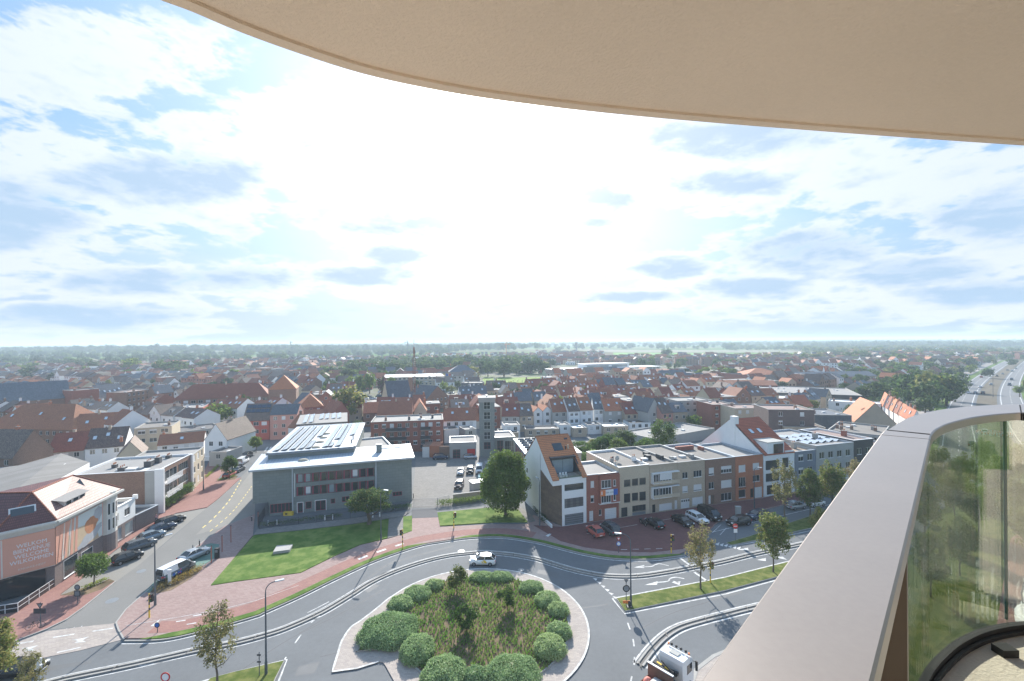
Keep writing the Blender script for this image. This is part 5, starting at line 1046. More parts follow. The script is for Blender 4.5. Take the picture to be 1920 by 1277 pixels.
mb = MB(); mb.face([(8.9, .6, ZE + .6), (10.7, .4, ZE + .5), (9.9, 2.8, ZE + 3.2)], 0); mb.face([(8.9, .6, ZE + .6), (9.9, 2.8, ZE + 3.2), (8.6, 3.2, ZE + 2.2)], 1); sub(F3, 'roof_gable', mb, [M['roof_maroon'], M['roof_slate']])
fb_ = Frame(Pd, Pe); bw = MB(); pr = [(0, 0)] + [(1.6 - 1.6 * math.cos(a), -.9 * math.sin(a)) for a in [math.pi * k / 6 for k in range(1, 6)]] + [(3.2, 0)]
bw.prism(pr, 3.0, ZE + .1); bo = sub(fb_, 'bow_window', bw, [M['shop_white']]); bw = MB(); bw.prism([(x, y * 1.1) for x, y in pr], ZE + .1, ZE + .35); bw.prism([(x, y * 1.02) for x, y in pr], 0, 2.95, 1); bw.build('bow_trim', [M['shop_white'], M['shop_brick']], bo)
for i in range(1, 5):
    a, b = Vector((*pr[i], 0)), Vector((*pr[i + 1], 0)); d = b - a; an = math.atan2(d.y, d.x); nn = Vector((d.y, -d.x, 0)).normalized()
    for z in (3.6, 6.1): window(bo, (0, 0, d.length * .66, 1.9), loc=a + d * .17 + nn * .03 + Vector((0, 0, z)), rz=an, nx=1, sill=False)
FOOT.append((-76, 68, 13))
# terrace railing and tables before the shop
a, b, c_ = P(-40, 1160), P(33, 1149), P(109, 1097)
rl = thing('terrace_railing', b, 0, 'white framed glass railing around the corner shop terrace', 'railing'); nseg = 0
for (s_, e_) in ((a, b), (b, c_)):
    L_ = (e_ - s_).length; n_ = max(3, int(L_ / 1.5)); d = (e_ - s_).normalized(); an = math.atan2(d.y, d.x)
    for i in range(n_):
        q = s_ + (e_ - s_) * (i / n_) - b; w = L_ / n_
        mb = MB(); mb.box(0, -.03, 0, .07, .04, 1.25)
        for z in (.05, .62, 1.2): mb.box(.072, -.02, z, w - .002, .03, z + .06)
        mb.build('rail_frame', M['white_frame'], rl, q, an); mb = MB(); mb.box(.08, 0, .12, w - .01, .02, 1.18); mb.build('rail_panel', M['car_glass'], rl, q, an)
tp = None
for i, (x, y) in enumerate(((5, 1124), (28, 1118), (44, 1100), (-20, 1130))):
    if tp is None:
        tp = thing('terrace_table', P(x, y), 0, '', 'table', 'round tables on the shop terrace'); mb = MB(); mb.cyl((0, 0, .70), .75, .05, 20); mb.build('tabletop', M['plaster_grey'], tp); mb = MB(); mb.cyl((0, 0, .02), .05, .68, 8); mb.cyl((0, 0, 0), .3, .02, 12); mb.build('leg', M['dark_metal'], tp); o = tp
    else: o = copy_tree(tp, P(x, y), 0, '')
    o['label'] = ('round grey terrace table nearest the railing corner', 'round terrace table second from the railing corner', 'round terrace table closest to the black shop front', 'round terrace table cut by the left picture edge')[i]
# white low shop next door
f = Frame(P(209, 1028), P(254, 998)); W = f.W; Hh = 6.2
t = thing('white_shop', f.o, f.ang, 'small white flat-roofed shop with two upper windows and brick shopfront', 'shop')
hs = [f.rect(211.5, 963, 223, 980), f.rect(233.5, 951, 244.5, 967)]; hs = [(q[0], 3.9, q[2], 5.2) for q in hs]; gs = [(W * .08, .5, W * .42, 2.6), (W * .55, .5, W * .9, 2.6)]
mb = MB(); wall_grid(mb, W, Hh, hs, z0=3.0); mb.face([(W, 0, 0), (W, 9, 0), (W, 9, Hh), (W, 0, Hh)]); mb.face([(0, 9, 0), (0, 0, 0), (0, 0, Hh), (0, 9, Hh)]); mb.build('wall', M['plaster_white'], t)
mb = MB(); wall_grid(mb, W, 2.995, gs); mb.build('shopfront', M['shop_brick'], t)
mb = MB(); mb.face([(.1, .2, Hh - .5), (W - .1, .2, Hh - .5), (W - .1, 9, Hh - .5), (.1, 9, Hh - .5)]); mb.build('roof', M['roof_grey'], t); mb = MB(); mb.box(-.05, -.1, Hh, W + .15, .25, Hh + .12); mb.box(W - .2, .25, Hh, W + .15, 9, Hh + .12); mb.box(W - .1, -.3, Hh - .2, W + .3, .4, Hh + .6); mb.build('parapet', M['plaster_white'], t)
for h in hs: window(t, h)
for h in gs: window(t, h, nx=1, gl='glass_sky')
f = Frame(P(254.5, 998), P(297, 976)); flatbuilding('garage', f, 8, 3.0, 'shop_brick', 'roof_dark', 'low dark brick garage between white shop and balcony apartments', 'garage', pm='zinc_trim')
# apartments with balconies and vines
f = Frame(P(299, 962), P(360, 921)); W = f.W
wins = [f.rect(*q) for q in ((334.5, 868, 353, 886), (334.5, 892, 353, 909))]; bal = [f.rect(*q) for q in ((304.5, 876, 332, 897), (304.5, 905, 332, 926))]
hs = [(q[0], q[1], q[2], q[3], dict(nx=5)) for q in wins] + [(q[0], q[1], q[2], q[3], dict(nx=4, gl='glass')) for q in bal]; hs = [(max(.3, h[0]), z, min(W - .2, h[2]), z + 1.7 + (.4 if i > 1 else 0), h[4]) for i, (h, z) in enumerate(zip(hs, (6.0, 3.2, 5.6, 2.8)))]
t = flatbuilding('balcony_apartments', f, 15, 8.6, 'brick_brown', 'roof_grey', 'brown brick apartments with white balcony rails above green vines', 'apartment block', holes=hs, pm='white_frame')
for z in (5.6, 2.8):
    mb = MB(); u0, u1 = hs[2][0] - .2, hs[2][2] + .3; mb.box(u0, -1.0, z - .2, u1, -.004, z - .02)
    for k in range(5): mb.box(u0, -1.0, z + k * .22, u1, -.94, z + .13 + k * .22)
    for k in range(7): mb.box(u0 + (u1 - u0) * k / 6 - .03, -.93, z, u0 + (u1 - u0) * k / 6 + .03, -.9, z + 1.1)
    mb.build('balcony', M['white_frame'], t)
mb = MB(); mb.box(-.5, -1.0, 0, -.01, 0.6, 8.9); mb.box(-.5, .602, 0, -.01, 2.3, 8.5, 1); mb.box(W * .96, -.4, 0, W, -.01, 8.6); mb.build('pier', [M['white_frame'], M['plaster_grey']], t)
for (x, y, h_, w_) in ((3, 8, 1.3, 1.2), (5.5, 4.5, 2.0, 1.3), (8, 4, 2.2, 1.0), (12.3, 4.0, 1.2, .9), (6, 11, 1.2, .8)): chimney(t, x, y, 8.2, h_ * .6, w_, 'roof_dark', 3)
mb = MB(); mb.box(2.6, 5.5, 8.25, 4.0, 9, 8.6); mb.box(1, 3, 8.25, 3.0, 4, 8.45); mb.build('skylight', M['blind'], t); FOOT.append((f.o.x - 6, f.o.y + 6, 10))
f = Frame(P(360.5, 921), P(383, 899)); hs = winrow(f.W, 8.2, 3, 3, 1.3, 1.5, 1.0, .4, 3, step=2.7); flatbuilding('cream_apartments', f, 12, 8.2, 'plaster_cream', 'roof_grey', 'cream apartment block next to the vine covered balconies', 'apartment block', holes=hs, pm='concrete'); FOOT.append((f.o.x - 5, f.o.y + 5, 9))
# long fibre-cement shed roof
pA, pB, pC, pD = P(-90, 968, 5), P(95, 900, 7.5), P(165, 874, 5.0), P(-60, 905, 7.5)
sh = thing('long_shed', (-92, 92, 0), 0, 'long low shed with dark corrugated roof and pale skylight panels', 'shed')
r0, r1 = P(-80, 905, 7.6), P(115, 850, 7.6); e0, e1 = P(-60, 990, 5.2), P(168, 867, 5.2); q0, q1 = r0 * 2 - e0, r1 * 2 - e1; q0.z = q1.z = 5.2
ls = lambda p: p - Vector((-92, 92, 0))
mb = MB(); mb.face([ls(e0), ls(e1), ls(r1), ls(r0)]); mb.face([ls(r0), ls(r1), ls(q1), ls(q0)]); mb.build('roof', M['fibre'], sh)
g0 = [Vector((p.x, p.y, 0)) for p in (e0, e1, r1, q1, q0)]
mb = MB(); mb.face([ls(g0[0]), ls(g0[1]), ls(e1), ls(e0)]); mb.face([ls(g0[1]), ls(g0[3]), ls(q1), ls(r1), ls(e1)]); mb.build('wall', M['plaster_white'], sh)
for k in range(7):
    f_ = .22 + k * .1; m_ = e0.lerp(e1, f_).lerp(r0.lerp(r1, f_), .5); d = (e1 - e0).normalized(); s = (r0 - e0); s = (s - d * s.dot(d)).normalized(); nn = d.cross(s); nn = nn if nn.z > 0 else -nn
    mb = MB(); mb.obox(ls(m_) + nn * .05, d * .45, s * .9, nn * .03); mb.build('skylight', M['blind' if k != 1 else 'roof_grey'], sh)
FOOT += [(-95, 100, 10), (-85, 112, 12), (-100, 92, 10)]
# ------------------------------------------------------------------ named houses of the middle distance: eave line given in the picture
ALLH = []
def TH(kind, xL, yL, xR, yR, h, D, ry, roof, wall, label, cat='house', name='house', fl=None, per=None, chim=1, sky=0, dorm=0, wargs=None, wins=True, hipk=.5, pm='concrete', ww=1.2, wh=1.3):
    f = Frame(P(xL, yL, h), P(xR, yR, h)); W = f.W; xm = (xL + xR) / 2
    c = f.o + f.u * W / 2 + f.n * (D / 2 if kind in 'GH' else 0); rise = 0
    if ry and kind != 'X':
        z = at_y(xm, ry, c.y).z; rise = min(max(z - h, 1.2), 8.5)
    fl = fl or max(1, int((h + .3) / 2.8)); per = per if per is not None else max(1, int(W / 2.6)); sd = int(abs(xL * 7 + yL * 13))
    hs = winrow(W, h, fl, per, min(ww, W / max(per, 1) * .6), wh, h - 2.75 * fl + .9 if h - 2.75 * fl > -.8 else .6, .4, sd) if wins else []
    r = random.Random(sd)
    if kind == 'X':
        t = flatbuilding(name, f, D, h, wall, roof, label, cat, holes=hs, pm=pm, winargs=wargs)
        for i in range(chim): chimney(t, W * r.uniform(.1, .9), D * r.uniform(.2, .8), h - .35, 1.0, .7, r.choice(('brick_brown', 'concrete', 'roof_dark')), 2)
        mb = MB(); n = max(1, int(W * D / 90))
        for i in range(n): x, y = W * r.uniform(.1, .85), D * r.uniform(.15, .8); mb.box(x, y, h - .34, x + 1.0, y + 1.0, h + .05)
        mb.build('roof_box', M['blind'], t)
    else:
        ch = [(W * r.choice((.08, .9, .5)), D / 2 + r.uniform(-.4, .4), h + rise - .6, 1.3, .6, r.choice(('brick_brown', 'brick_orange', 'brick_beige')), 2) for _ in range(chim)]
        sk = [((W * (i + .6) / (sky + .2)) if kind != 'F' else D * .4, r.uniform(.4, .65)) for i in range(sky)]
        dr = [(W * (i + .5) / dorm, .3) for i in range(dorm)] if dorm and kind == 'G' else []
        t = house(f, D, h, rise, kind, wall, roof, label, hs, cat, chim=ch, sky=sk, dorm=dr, name=name, wargs=wargs)
    occupy(f, D); return t, f, h, rise
hot = TH
hot('H', -30, 803, 135, 806, 6, 14, 757, 'roof_red', 'brick_brown', 'broad dark red hipped roof house with skylights behind the dark gabled houses', chim=2, sky=3)
hot('G', 137, 808, 212, 803, 5.5, 10, 775, 'roof_red', 'brick_brown', 'long red roof with pale verge next to the broad hipped roof', sky=2)
hot('G', 213, 800, 250, 797, 6, 9, 783, 'roof_brown', 'plaster_white', 'short dark roof with tall white chimney left of yellow flats')
hot('G', -40, 857, 24, 858, 7, 9, 806, 'roof_brown', 'brick_brown', 'dark brown roofed house at the left picture edge above the shed')
hot('F', 25, 858, 84, 846, 6.5, 12, 820, 'roof_brown', 'brick_brown', 'dark brick gable house with two tall chimneys', chim=2)
hot('G', 88, 848, 157, 843, 5, 9, 811, 'roof_red', 'plaster_grey', 'low maroon roofed house joined to the white fronted house', sky=1)
hot('G', 158, 841, 233, 835, 5.2, 9, 802, 'roof_brown', 'plaster_white', 'white fronted house with dark brown roof and three skylights', sky=3, chim=1)
hot('F', 218, 858, 270, 852, 4.6, 11, 829, 'roof_tan', 'plaster_cream', 'beige gabled house with tan roof behind the balcony apartments', chim=1)
hot('X', 251, 804, 322, 799, 7.5, 12, 0, 'roof_gravel', 'plaster_cream', 'yellow flat-roofed apartments with wide white panels', cat='apartment block', wargs=dict(blind=.9), ww=2.6)
hot('X', 323, 812, 415, 801, 4, 12, 0, 'roof_dark', 'plaster_grey', 'low greenish flat-roofed workshop', cat='workshop')
hot('G', 295, 835, 382, 827, 4.2, 8, 812, 'roof_red', 'plaster_white', 'low white house with maroon roof behind the balcony apartments', sky=1)
t, f, h, rs = hot('F', 384, 824, 425, 824, 6.2, 14, 795, 'roof_tan', 'plaster_white', 'white gabled house with tan roof at the side street corner')
hot('X', 392, 848, 425, 848, 4.0, 7, 0, 'roof_dark', 'plaster_grey', 'small grey flat extension before the white gabled house', chim=0)
hot('X', 248, 772, 307, 770, 5.5, 10, 0, 'roof_grey', 'paint_red', 'orange red flat school block, left part', cat='school', wins=False, chim=0)
hot('X', 308, 768, 380, 764, 6.5, 16, 0, 'roof_grey', 'paint_red', 'orange red flat school block with large window', cat='school', per=2, ww=2.4, wh=2.0, fl=1, chim=2)
t, f, h, rs = hot('H', 325, 750, 505, 743, 8, 12, 719, 'roof_red', 'brick_brown', 'very long red hipped roof school with rows of white windows', cat='school', chim=2, per=13, name='long_school', ww=2.0)
hot('H', 503, 731, 555, 729, 12, 13, 703, 'roof_orange', 'brick_brown', 'tall brown block with steep orange hipped roof', cat='school', per=0, wins=False)
hot('G', -30, 757, 133, 745, 9, 18, 717, 'roof_slate', 'brick_brown', 'huge slate roofed church nave', cat='church', name='church', wins=False, chim=0)
hot('X', 134, 733, 186, 729, 12.5, 9, 0, 'roof_brown2', 'brick_red', 'red brick church tower block with tall window', cat='church', per=1, fl=1, wh=7, ww=2.2, name='church_tower')
hot('X', -12, 733, 54, 730, 11, 10, 0, 'roof_brown2', 'brick_orange', 'orange brick box building left of the church', wins=False, cat='building')
hot('X', 55, 742, 66, 741, 8, 6, 0, 'roof_brown2', 'brick_orange', 'narrow orange brick annex beside the church', wins=False, chim=0, cat='building')
hot('G', 187, 748, 236, 743, 7, 11, 721, 'roof_slate', 'brick_beige', 'beige house with grey roof full of skylights', sky=5)
hot('X', 237, 736, 290, 729, 10, 10, 0, 'roof_brown2', 'brick_brown', 'brown brick flats with cream balconies', cat='apartment block')
hot('G', 291, 738, 326, 735, 9, 9, 722, 'roof_slate', 'brick_brown', 'narrow brown house with dark slate roof beside the flats')
t, f, h, rs = hot('G', 455, 789, 505, 787, 7, 10, 757, 'roof_brown', 'paint_red', 'red modern house with solar panels on its dark roof', per=3, ww=1.8)
for i in range(5):
    for j in range(2): skylight(t, f.W, 10, h, rs, f.W * (i + .7) / 5.5, .55 + j * .27, 1.3, 1.3, m='solar_dark', name='solar_panel')
hot('G', 506, 778, 557, 776, 8.8, 10, 758, 'roof_slate', 'plaster_salmon', 'salmon brick townhouse with black slate roof', per=3, chim=1)
hot('G', 558, 786, 625, 783, 5, 10, 768, 'roof_red', 'brick_red', 'long maroon roof behind the solar roofs', chim=2)
hot('H', 560, 765, 606, 762, 7, 14, 738, 'roof_orange', 'brick_red', 'steep bright orange hipped roof house')
hot('X', 564, 741, 622, 739, 7, 12, 0, 'roof_grey', 'brick_brown', 'brown flats with pale blinds behind the orange roof', cat='apartment block', wargs=dict(blind=.8))
hot('F', 626, 776, 655, 773, 7, 12, 754, 'roof_red', 'brick_red', 'red gabled house against the big yellow green tree')
t, f, h, rs = hot('X', 695, 792, 831, 787, 9.6, 12, 0, 'roof_grey', 'brick_red', 'red brick apartment block with dark balconies behind the car park', cat='apartment block', per=9, fl=3, chim=4)
for (a, b) in ((.20, .49), (.68, .82)):
    for z in (6.8, 4.0, 1.3):
        mb = MB(); mb.box(f.W * a, -1.0, z - .15, f.W * b, -.003, z); mb.box(f.W * a, -1.0, z, f.W * b, -.95, z + .95, 1)
        mb.build('balcony', [M['concrete'], M['dark_frame']], t)
hot('G', 707, 778, 772, 776, 7, 12, 752, 'roof_red', 'brick_red', 'dark red roofed house left of the lattice mast', chim=3)
hot('F', 776, 772, 800, 771, 7, 12, 753, 'roof_orange', 'plaster_cream', 'yellow gabled house right of the lattice mast')
hot('G', 832, 789, 893, 787, 6.4, 10, 765, 'roof_red', 'plaster_white', 'white house with red roof and solar panels left of the concrete tower', sky=2)
hot('X', 833, 806, 860, 804, 4.5, 6, 0, 'roof_dark', 'plaster_white', 'small white box extension left of the concrete tower', chim=0, wins=False)
hot('X', 872, 806, 893, 804, 5, 6, 0, 'roof_grey', 'plaster_grey', 'grey shed with tilted roof beside the tower', chim=0)
hot('X', 720, 708, 835, 705, 9, 34, 0, 'roof_white', 'plaster_cream', 'long white roofed sports hall', cat='hall', name='sports_hall', per=14, ww=3)
hot('X', 735, 716, 812, 716, 5.5, 10, 0, 'roof_grey', 'plaster_cream', 'low cream annex before the white roofed hall', cat='hall', per=10)
hot('H', 842, 698, 892, 697, 10, 16, 684, 'roof_slate', 'brick_beige', 'pale pavilion roof behind the flags', cat='building')
hot('G', 728, 748, 772, 745, 8, 12, 714, 'roof_slate', 'plaster_cream', 'grey metal roofed warehouse left of the brick chimney', cat='warehouse')
hot('F', 800, 748, 840, 742, 6, 14, 724, 'roof_slate', 'brick_brown', 'grey gabled workshop behind the mast')
hot('X', 865, 718, 903, 718, 8, 12, 0, 'roof_dark', 'roof_slate', 'black clad modern block by the sports pitch', cat='building')
# long rear terrace behind the gardens
rw_ = [(941, 780, 974, 780, 757, 'roof_red', 'plaster_grey', 6), (975, 780, 1000, 779, 757, 'roof_brown', 'brick_beige', 6), (1036, 772, 1065, 771, 748, 'roof_red', 'plaster_grey', 6.5), (1066, 771, 1087, 770, 746, 'roof_brown', 'plaster_white', 6.8),
       (1088, 769, 1112, 768, 745, 'roof_red', 'plaster_white', 6.8), (1113, 767, 1133, 767, 744, 'roof_slate', 'plaster_white', 6.8), (1134, 770, 1171, 769, 747, 'roof_orange', 'plaster_grey', 6.5), (1172, 776, 1198, 775, 755, 'roof_red', 'brick_beige', 5.5), (1199, 775, 1214, 774, 756, 'roof_slate', 'plaster_white', 5.5), (1241, 775, 1262, 773, 746, 'roof_brown', 'plaster_salmon', 6.5)]
nms = ['grey house with red roof at the left end of the rear terrace', 'beige house with brown roof, second in the rear terrace', 'tall grey house with patchy red roof right of the white twin gables', 'white house with dark roof and two skylights', 'white house with rusty red roof above the lean-to', 'white house with grey slate roof in the rear terrace', 'grey rendered house with wide orange roof', 'beige brick house with red roof and conservatory', 'narrow white house with blue slate roof', 'pink house with brown roof and glazed balcony']
for r_, nm in zip(rw_, nms): hot('G', *r_[:4], r_[7], 10, *r_[4:7], nm, sky=2, per=2)
hot('F', 1001, 772, 1017, 771, 6.5, 10, 764, 'roof_orange', 'plaster_white', 'left one of two narrow white gables', per=1); hot('F', 1018, 771, 1035, 770, 6.5, 10, 762, 'roof_orange', 'plaster_white', 'right one of two narrow white gables', per=1)
hot('F', 1215, 772, 1239, 770, 7, 12, 748, 'roof_slate', 'plaster_grey', 'dark slate gable beside the pink house', per=1)
for i, (a, b, y, h_, m_, nm) in enumerate(((985, 1048, 805, 3.0, 'roof_dark', 'low dark flat roofs behind the engine hall'), (1050, 1070, 797, 4.0, 'roof_grey', 'small beige brick annex with flat roof'), (1075, 1100, 803, 3.2, 'roof_white', 'pale lean-to roof with blue walls'), (1102, 1128, 797, 3.4, 'roof_dark', 'dark flat kitchen extension'), (1132, 1178, 800, 3.2, 'roof_white', 'conservatory with pale glass roof'), (1180, 1220, 793, 3.2, 'roof_brown', 'low conservatory with maroon roof'), (935, 972, 812, 3.4, 'roof_dark', 'dark flat roof right of the concrete tower'), (945, 975, 798, 5, 'roof_grey', 'white stepped extension right of the tower'))):
    hot('X', a, y, b, y - 1, h_, 7, 0, m_, 'plaster_white' if i % 2 else 'brick_beige', nm, chim=0, cat='extension')
hot('X', 1226, 823, 1340, 803, 3.2, 14, 0, 'roof_grey', 'plaster_grey', 'long low garage block with pale doors behind the gardens', cat='garages', per=11, ww=2.3, wh=2.1, wargs=dict(gl='glass_sky', nx=1), chim=0)
hot('X', 1250, 872, 1400, 833, 3.4, 9, 0, 'roof_grey', 'brick_brown', 'low grey roofed block behind the row of houses', chim=0, wins=False, cat='building')
hot('X', 1270, 752, 1335, 750, 9, 12, 0, 'roof_grey', 'plaster_grey', 'grey rendered flats with small windows', cat='apartment block')
hot('X', 1336, 759, 1377, 758, 9.4, 12, 0, 'roof_brown2', 'brick_red', 'red brick flats with side balconies', cat='apartment block')
hot('X', 1378, 766, 1440, 765, 9.4, 11, 0, 'roof_brown2', 'brick_cream', 'cream flats with blue laundry balconies', cat='apartment block')
hot('X', 1441, 768, 1527, 769, 12, 12, 0, 'roof_brown2', 'brick_dark', 'purple brown brick flats with blank walls', cat='apartment block', per=2)
hot('X', 1528, 778, 1597, 779, 8, 16, 0, 'roof_slate', 'roof_slate', 'dark blue grey metal clad hall', cat='hall', wins=False)
hot('X', 1553, 752, 1652, 758, 6.5, 10, 0, 'roof_white', 'plaster_white', 'white flat modern building behind the dark hall', cat='building', per=3)
hot('X', 1428, 735, 1617, 742, 5.5, 40, 0, 'roof_grey', 'dark_frame', 'long supermarket with pale flat roof and dark fascia', cat='supermarket', wins=False, name='supermarket')
hot('X', 1426, 745, 1480, 748, 5, 14, 0, 'roof_white', 'plaster_white', 'white low roof before the supermarket', cat='building', wins=False)
hot('G', 1351, 722, 1458, 723, 6, 14, 713, 'roof_red', 'brick_red', 'long red brick hall left of the supermarket', cat='hall')
hot('H', 1395, 706, 1484, 706, 6, 30, 690, 'roof_orange', 'brick_beige', 'wide orange pyramid roofed sports centre', cat='hall')
hot('G', 1488, 708, 1645, 705, 6, 16, 697, 'roof_slate', 'brick_beige', 'long dark slate roof with orange turret', cat='building')
hot('F', 1603, 790, 1680, 794, 4.5, 18, 756, 'roof_orange', 'brick_beige', 'big beige brick gable wall with orange roof', per=1, wins=False)
hot('X', 1552, 806, 1655, 817, 8.5, 18, 0, 'roof_gravel', 'plaster_grey', 'grey rendered block with chimneys near the handrail', cat='apartment block', chim=6)
hot('X', 1470, 800, 1548, 802, 7, 12, 0, 'roof_brown2', 'brick_beige', 'low block with reddish roof behind the white gable house', cat='building')
for i in range(7):
    x = 1668 + i * 9; y = 752 - i * 0 + i * 3
    hot('F', x - 12, y + i * 1.5 + 8, x + 6, y + i * 1.5 + 9, 6.5, 11, y - 12 + i * 2, 'roof_red' if i % 2 else 'roof_orange', 'plaster_white', ('white gabled terrace house, %s from the supermarket' % ('first', 'second', 'third', 'fourth', 'fifth', 'sixth', 'seventh')[i]), per=1, sky=1)
# glass school with columns
f = Frame(P(1041, 707, 0), P(1240, 699, 0)); W = f.W
t = thing('glass_school', f.o, f.ang, 'white two storey school with long glass front and thin columns', 'school'); D = 22; mb = MB(); mb.box(0, 1.5, 0, W, D, 6.6); mb.box(W * .28, 4, 6.605, W * .70, D - 4, 10.8); mb.build('wall', M['plaster_white'], t)
mb = MB()
for z in (.6, 4.0): mb.box(.5, 1.4, z, W - .5, 1.49, z + 2.1)
mb.box(W * .3, 3.9, 7.4, W * .5, 3.99, 9.6); mb.box(W * .53, 3.9, 7.4, W * .68, 3.99, 9.6); mb.build('glazing', M['glass_sky'], t)
cm = MB(); cm.box(-.15, -.15, 0, .15, .15, 6.6); cm = cm.mesh('column', [M['white']])
for i in range(28): link('column', cm, t, (W * (i + .3) / 28, -.8, 0))
mb = MB()
for z in (3.1, 6.6): mb.box(-.5, -1, z, W + .5, 1.4, z + .3)
mb.box(-.5, 1.41, 6.61, W * .28 - .1, D, 6.9); mb.box(W * .7 + .1, 1.41, 6.61, W + .5, D, 6.9); mb.box(W * .27, 3, 10.8, W * .71, D - 3, 11.1); mb.build('roof', M['roof_white'], t); occupy(f, D)
# lattice mast, cranes, chimneys
mt = P(777, 767); t = thing('lattice_mast', mt, .3, 'tall thin lattice radio mast beside the yellow gabled house', 'mast')
mb = MB(); Hm = 34.5
leg = [Vector((.75 * math.cos(a), .75 * math.sin(a), 0)) for a in (0.5, 2.6, 4.7)]
def taper(z): return 1.0 if z < 24 else max(.35, 1 - (z - 24) / 14)
for l in leg: mb.tube([l, Vector((l.x, l.y, 24)), Vector((l.x * .35, l.y * .35, Hm - 3))], .10, 4)
z = 0
k = 0
while z < Hm - 4:
    s0, s1 = taper(z), taper(z + 1.1)
    for i in range(3):
        a, b = leg[i] * s0, leg[(i + 1) % 3] * s1; mb.tube([(a.x, a.y, z), (b.x, b.y, z + 1.1)], .055, 3, k // 4 % 2); mb.tube([(a.x, a.y, z), (leg[(i + 1) % 3].x * s0, leg[(i + 1) % 3].y * s0, z)], .055, 3, k // 4 % 2)
    z += 1.1; k += 1
mb.tube([(0, 0, Hm - 4), (0, 0, Hm + .8)], .09, 5); mb.build('lattice', [M['roof_red'], M['grey_metal']], t)
def crane(x, ytop, ybase, Y, jib, label, m):
    p = at_y(x, ybase, Y); top = at_y(x, ytop, Y).z; p.z = 0; t = thing('tower_crane', p, 0, label, 'crane'); w = Y * .0007
    mb = MB(); mb.box(-w, -w, 0, w, w, top); mb.build('tower', M[m], t); mb = MB(); mb.box(-jib * .3, -w, top, jib, w, top + w * 1.5); mb.box(-jib * .3, -w, top - w * 3, -jib * .2, w, top - .01); mb.tube([(0, 0, top + 7), (jib * .8, 0, top + w)], w * .3, 4); mb.tube([(0, 0, top + 7), (-jib * .28, 0, top + w)], w * .3, 4); mb.box(-w * .6, -w * .6, top + w * 1.6, w * .6, w * .6, top + 7); mb.build('jib', M[m], t)
crane(949, 646, 662, 1000, 10, 'orange tower crane far behind the sports pitch', 'orange'); crane(764, 643, 655, 1400, -10, 'thin dark crane left of the mast on the horizon', 'dark_metal'); crane(545, 642.5, 650, 1800, 8, 'faint crane on the left horizon', 'dark_metal')
p = at_y(1081, 655, 1100); top = at_y(1081, 642, 1100).z; p.z = 0; mb = MB(); mb.tube([(0, 0, 0), (0, 0, top)], [2.2, 1.8], 10); mb.cyl((0, 0, top - 4), 3.0, 4, 10); tag(mb.build('water_tower', M['concrete'], loc=p), 'slim concrete water tower on the horizon', 'water tower')
p = P(770, 760); mb = MB(); mb.box(-1, -1, 0, 1, 1, 15); tag(mb.build('brick_chimney', M['brick_brown'], loc=p), 'square brown brick chimney stack beside the lattice mast', 'chimney')
# ------------------------------------------------------------------ trees
def leafmesh(name, n, rx, ry, rz, cz, size, mats, shape='round', clumps=40, seed=1, hollow=.35, squash=1.0, spread=.22):
    """leaf faces gathered in clumps through an uneven crown"""
    g = np.random.default_rng(seed)
    d = g.normal(size=(clumps, 3)); d /= np.linalg.norm(d, axis=1)[:, None]; rad = (hollow + (1 - hollow) * g.random(clumps) ** .5)
    c = d * rad[:, None] * np.array([rx, ry, rz]) * (1 - spread * .6)
    if shape == 'cone': k = 1 - .6 * np.clip((c[:, 2] / rz + .6) / 1.6, 0, 1); c[:, 0] *= k * 1.25; c[:, 1] *= k * 1.25
    if shape == 'egg': k = 1.12 - .42 * (c[:, 2] / rz + 1) / 2; c[:, 0] *= k; c[:, 1] *= k
    w = g.random(clumps) + .4; idx = g.choice(clumps, n, p=w / w.sum()); cr = (spread * (0.7 + .7 * g.random(clumps)))[idx]
    o = g.normal(size=(n, 3)) * .55; o /= np.maximum(1, np.linalg.norm(o, axis=1))[:, None]
    p = c[idx] + o * cr[:, None] * np.array([rx, ry, rz * squash]) * 1.2
    p[:, 2] = np.maximum(p[:, 2], -rz * .98) + cz
    a = g.normal(size=(n, 3)); nrm = p - np.array([0, 0, cz]); nrm /= np.linalg.norm(nrm, axis=1)[:, None] + 1e-6
    nrm = nrm + g.normal(size=(n, 3)) * .8 + np.array([0, 0, .35]); nrm /= np.linalg.norm(nrm, axis=1)[:, None]
    u = np.cross(nrm, a); u /= np.linalg.norm(u, axis=1)[:, None] + 1e-9; v = np.cross(nrm, u); s = (size * (.6 + .8 * g.random(n)))[:, None]
    V = np.empty((n, 4, 3)); V[:, 0] = p - u * s * .5; V[:, 1] = p - v * s * .42; V[:, 2] = p + u * s * .6; V[:, 3] = p + v * s * .42
    me = bpy.data.meshes.new(name); me.vertices.add(n * 4); me.vertices.foreach_set('co', V.reshape(-1).astype(np.float32)); me.loops.add(n * 4); me.loops.foreach_set('vertex_index', np.arange(n * 4, dtype=np.int32))
    me.polygons.add(n); me.polygons.foreach_set('loop_start', np.arange(0, n * 4, 4, dtype=np.int32)); me.polygons.foreach_set('loop_total', np.full(n, 4, np.int32))
    for m in mats: me.materials.append(m)
    if len(mats) > 1: me.polygons.foreach_set('material_index', (g.random(n) < .3).astype(np.int32))
    me.update(); me.validate(); return me
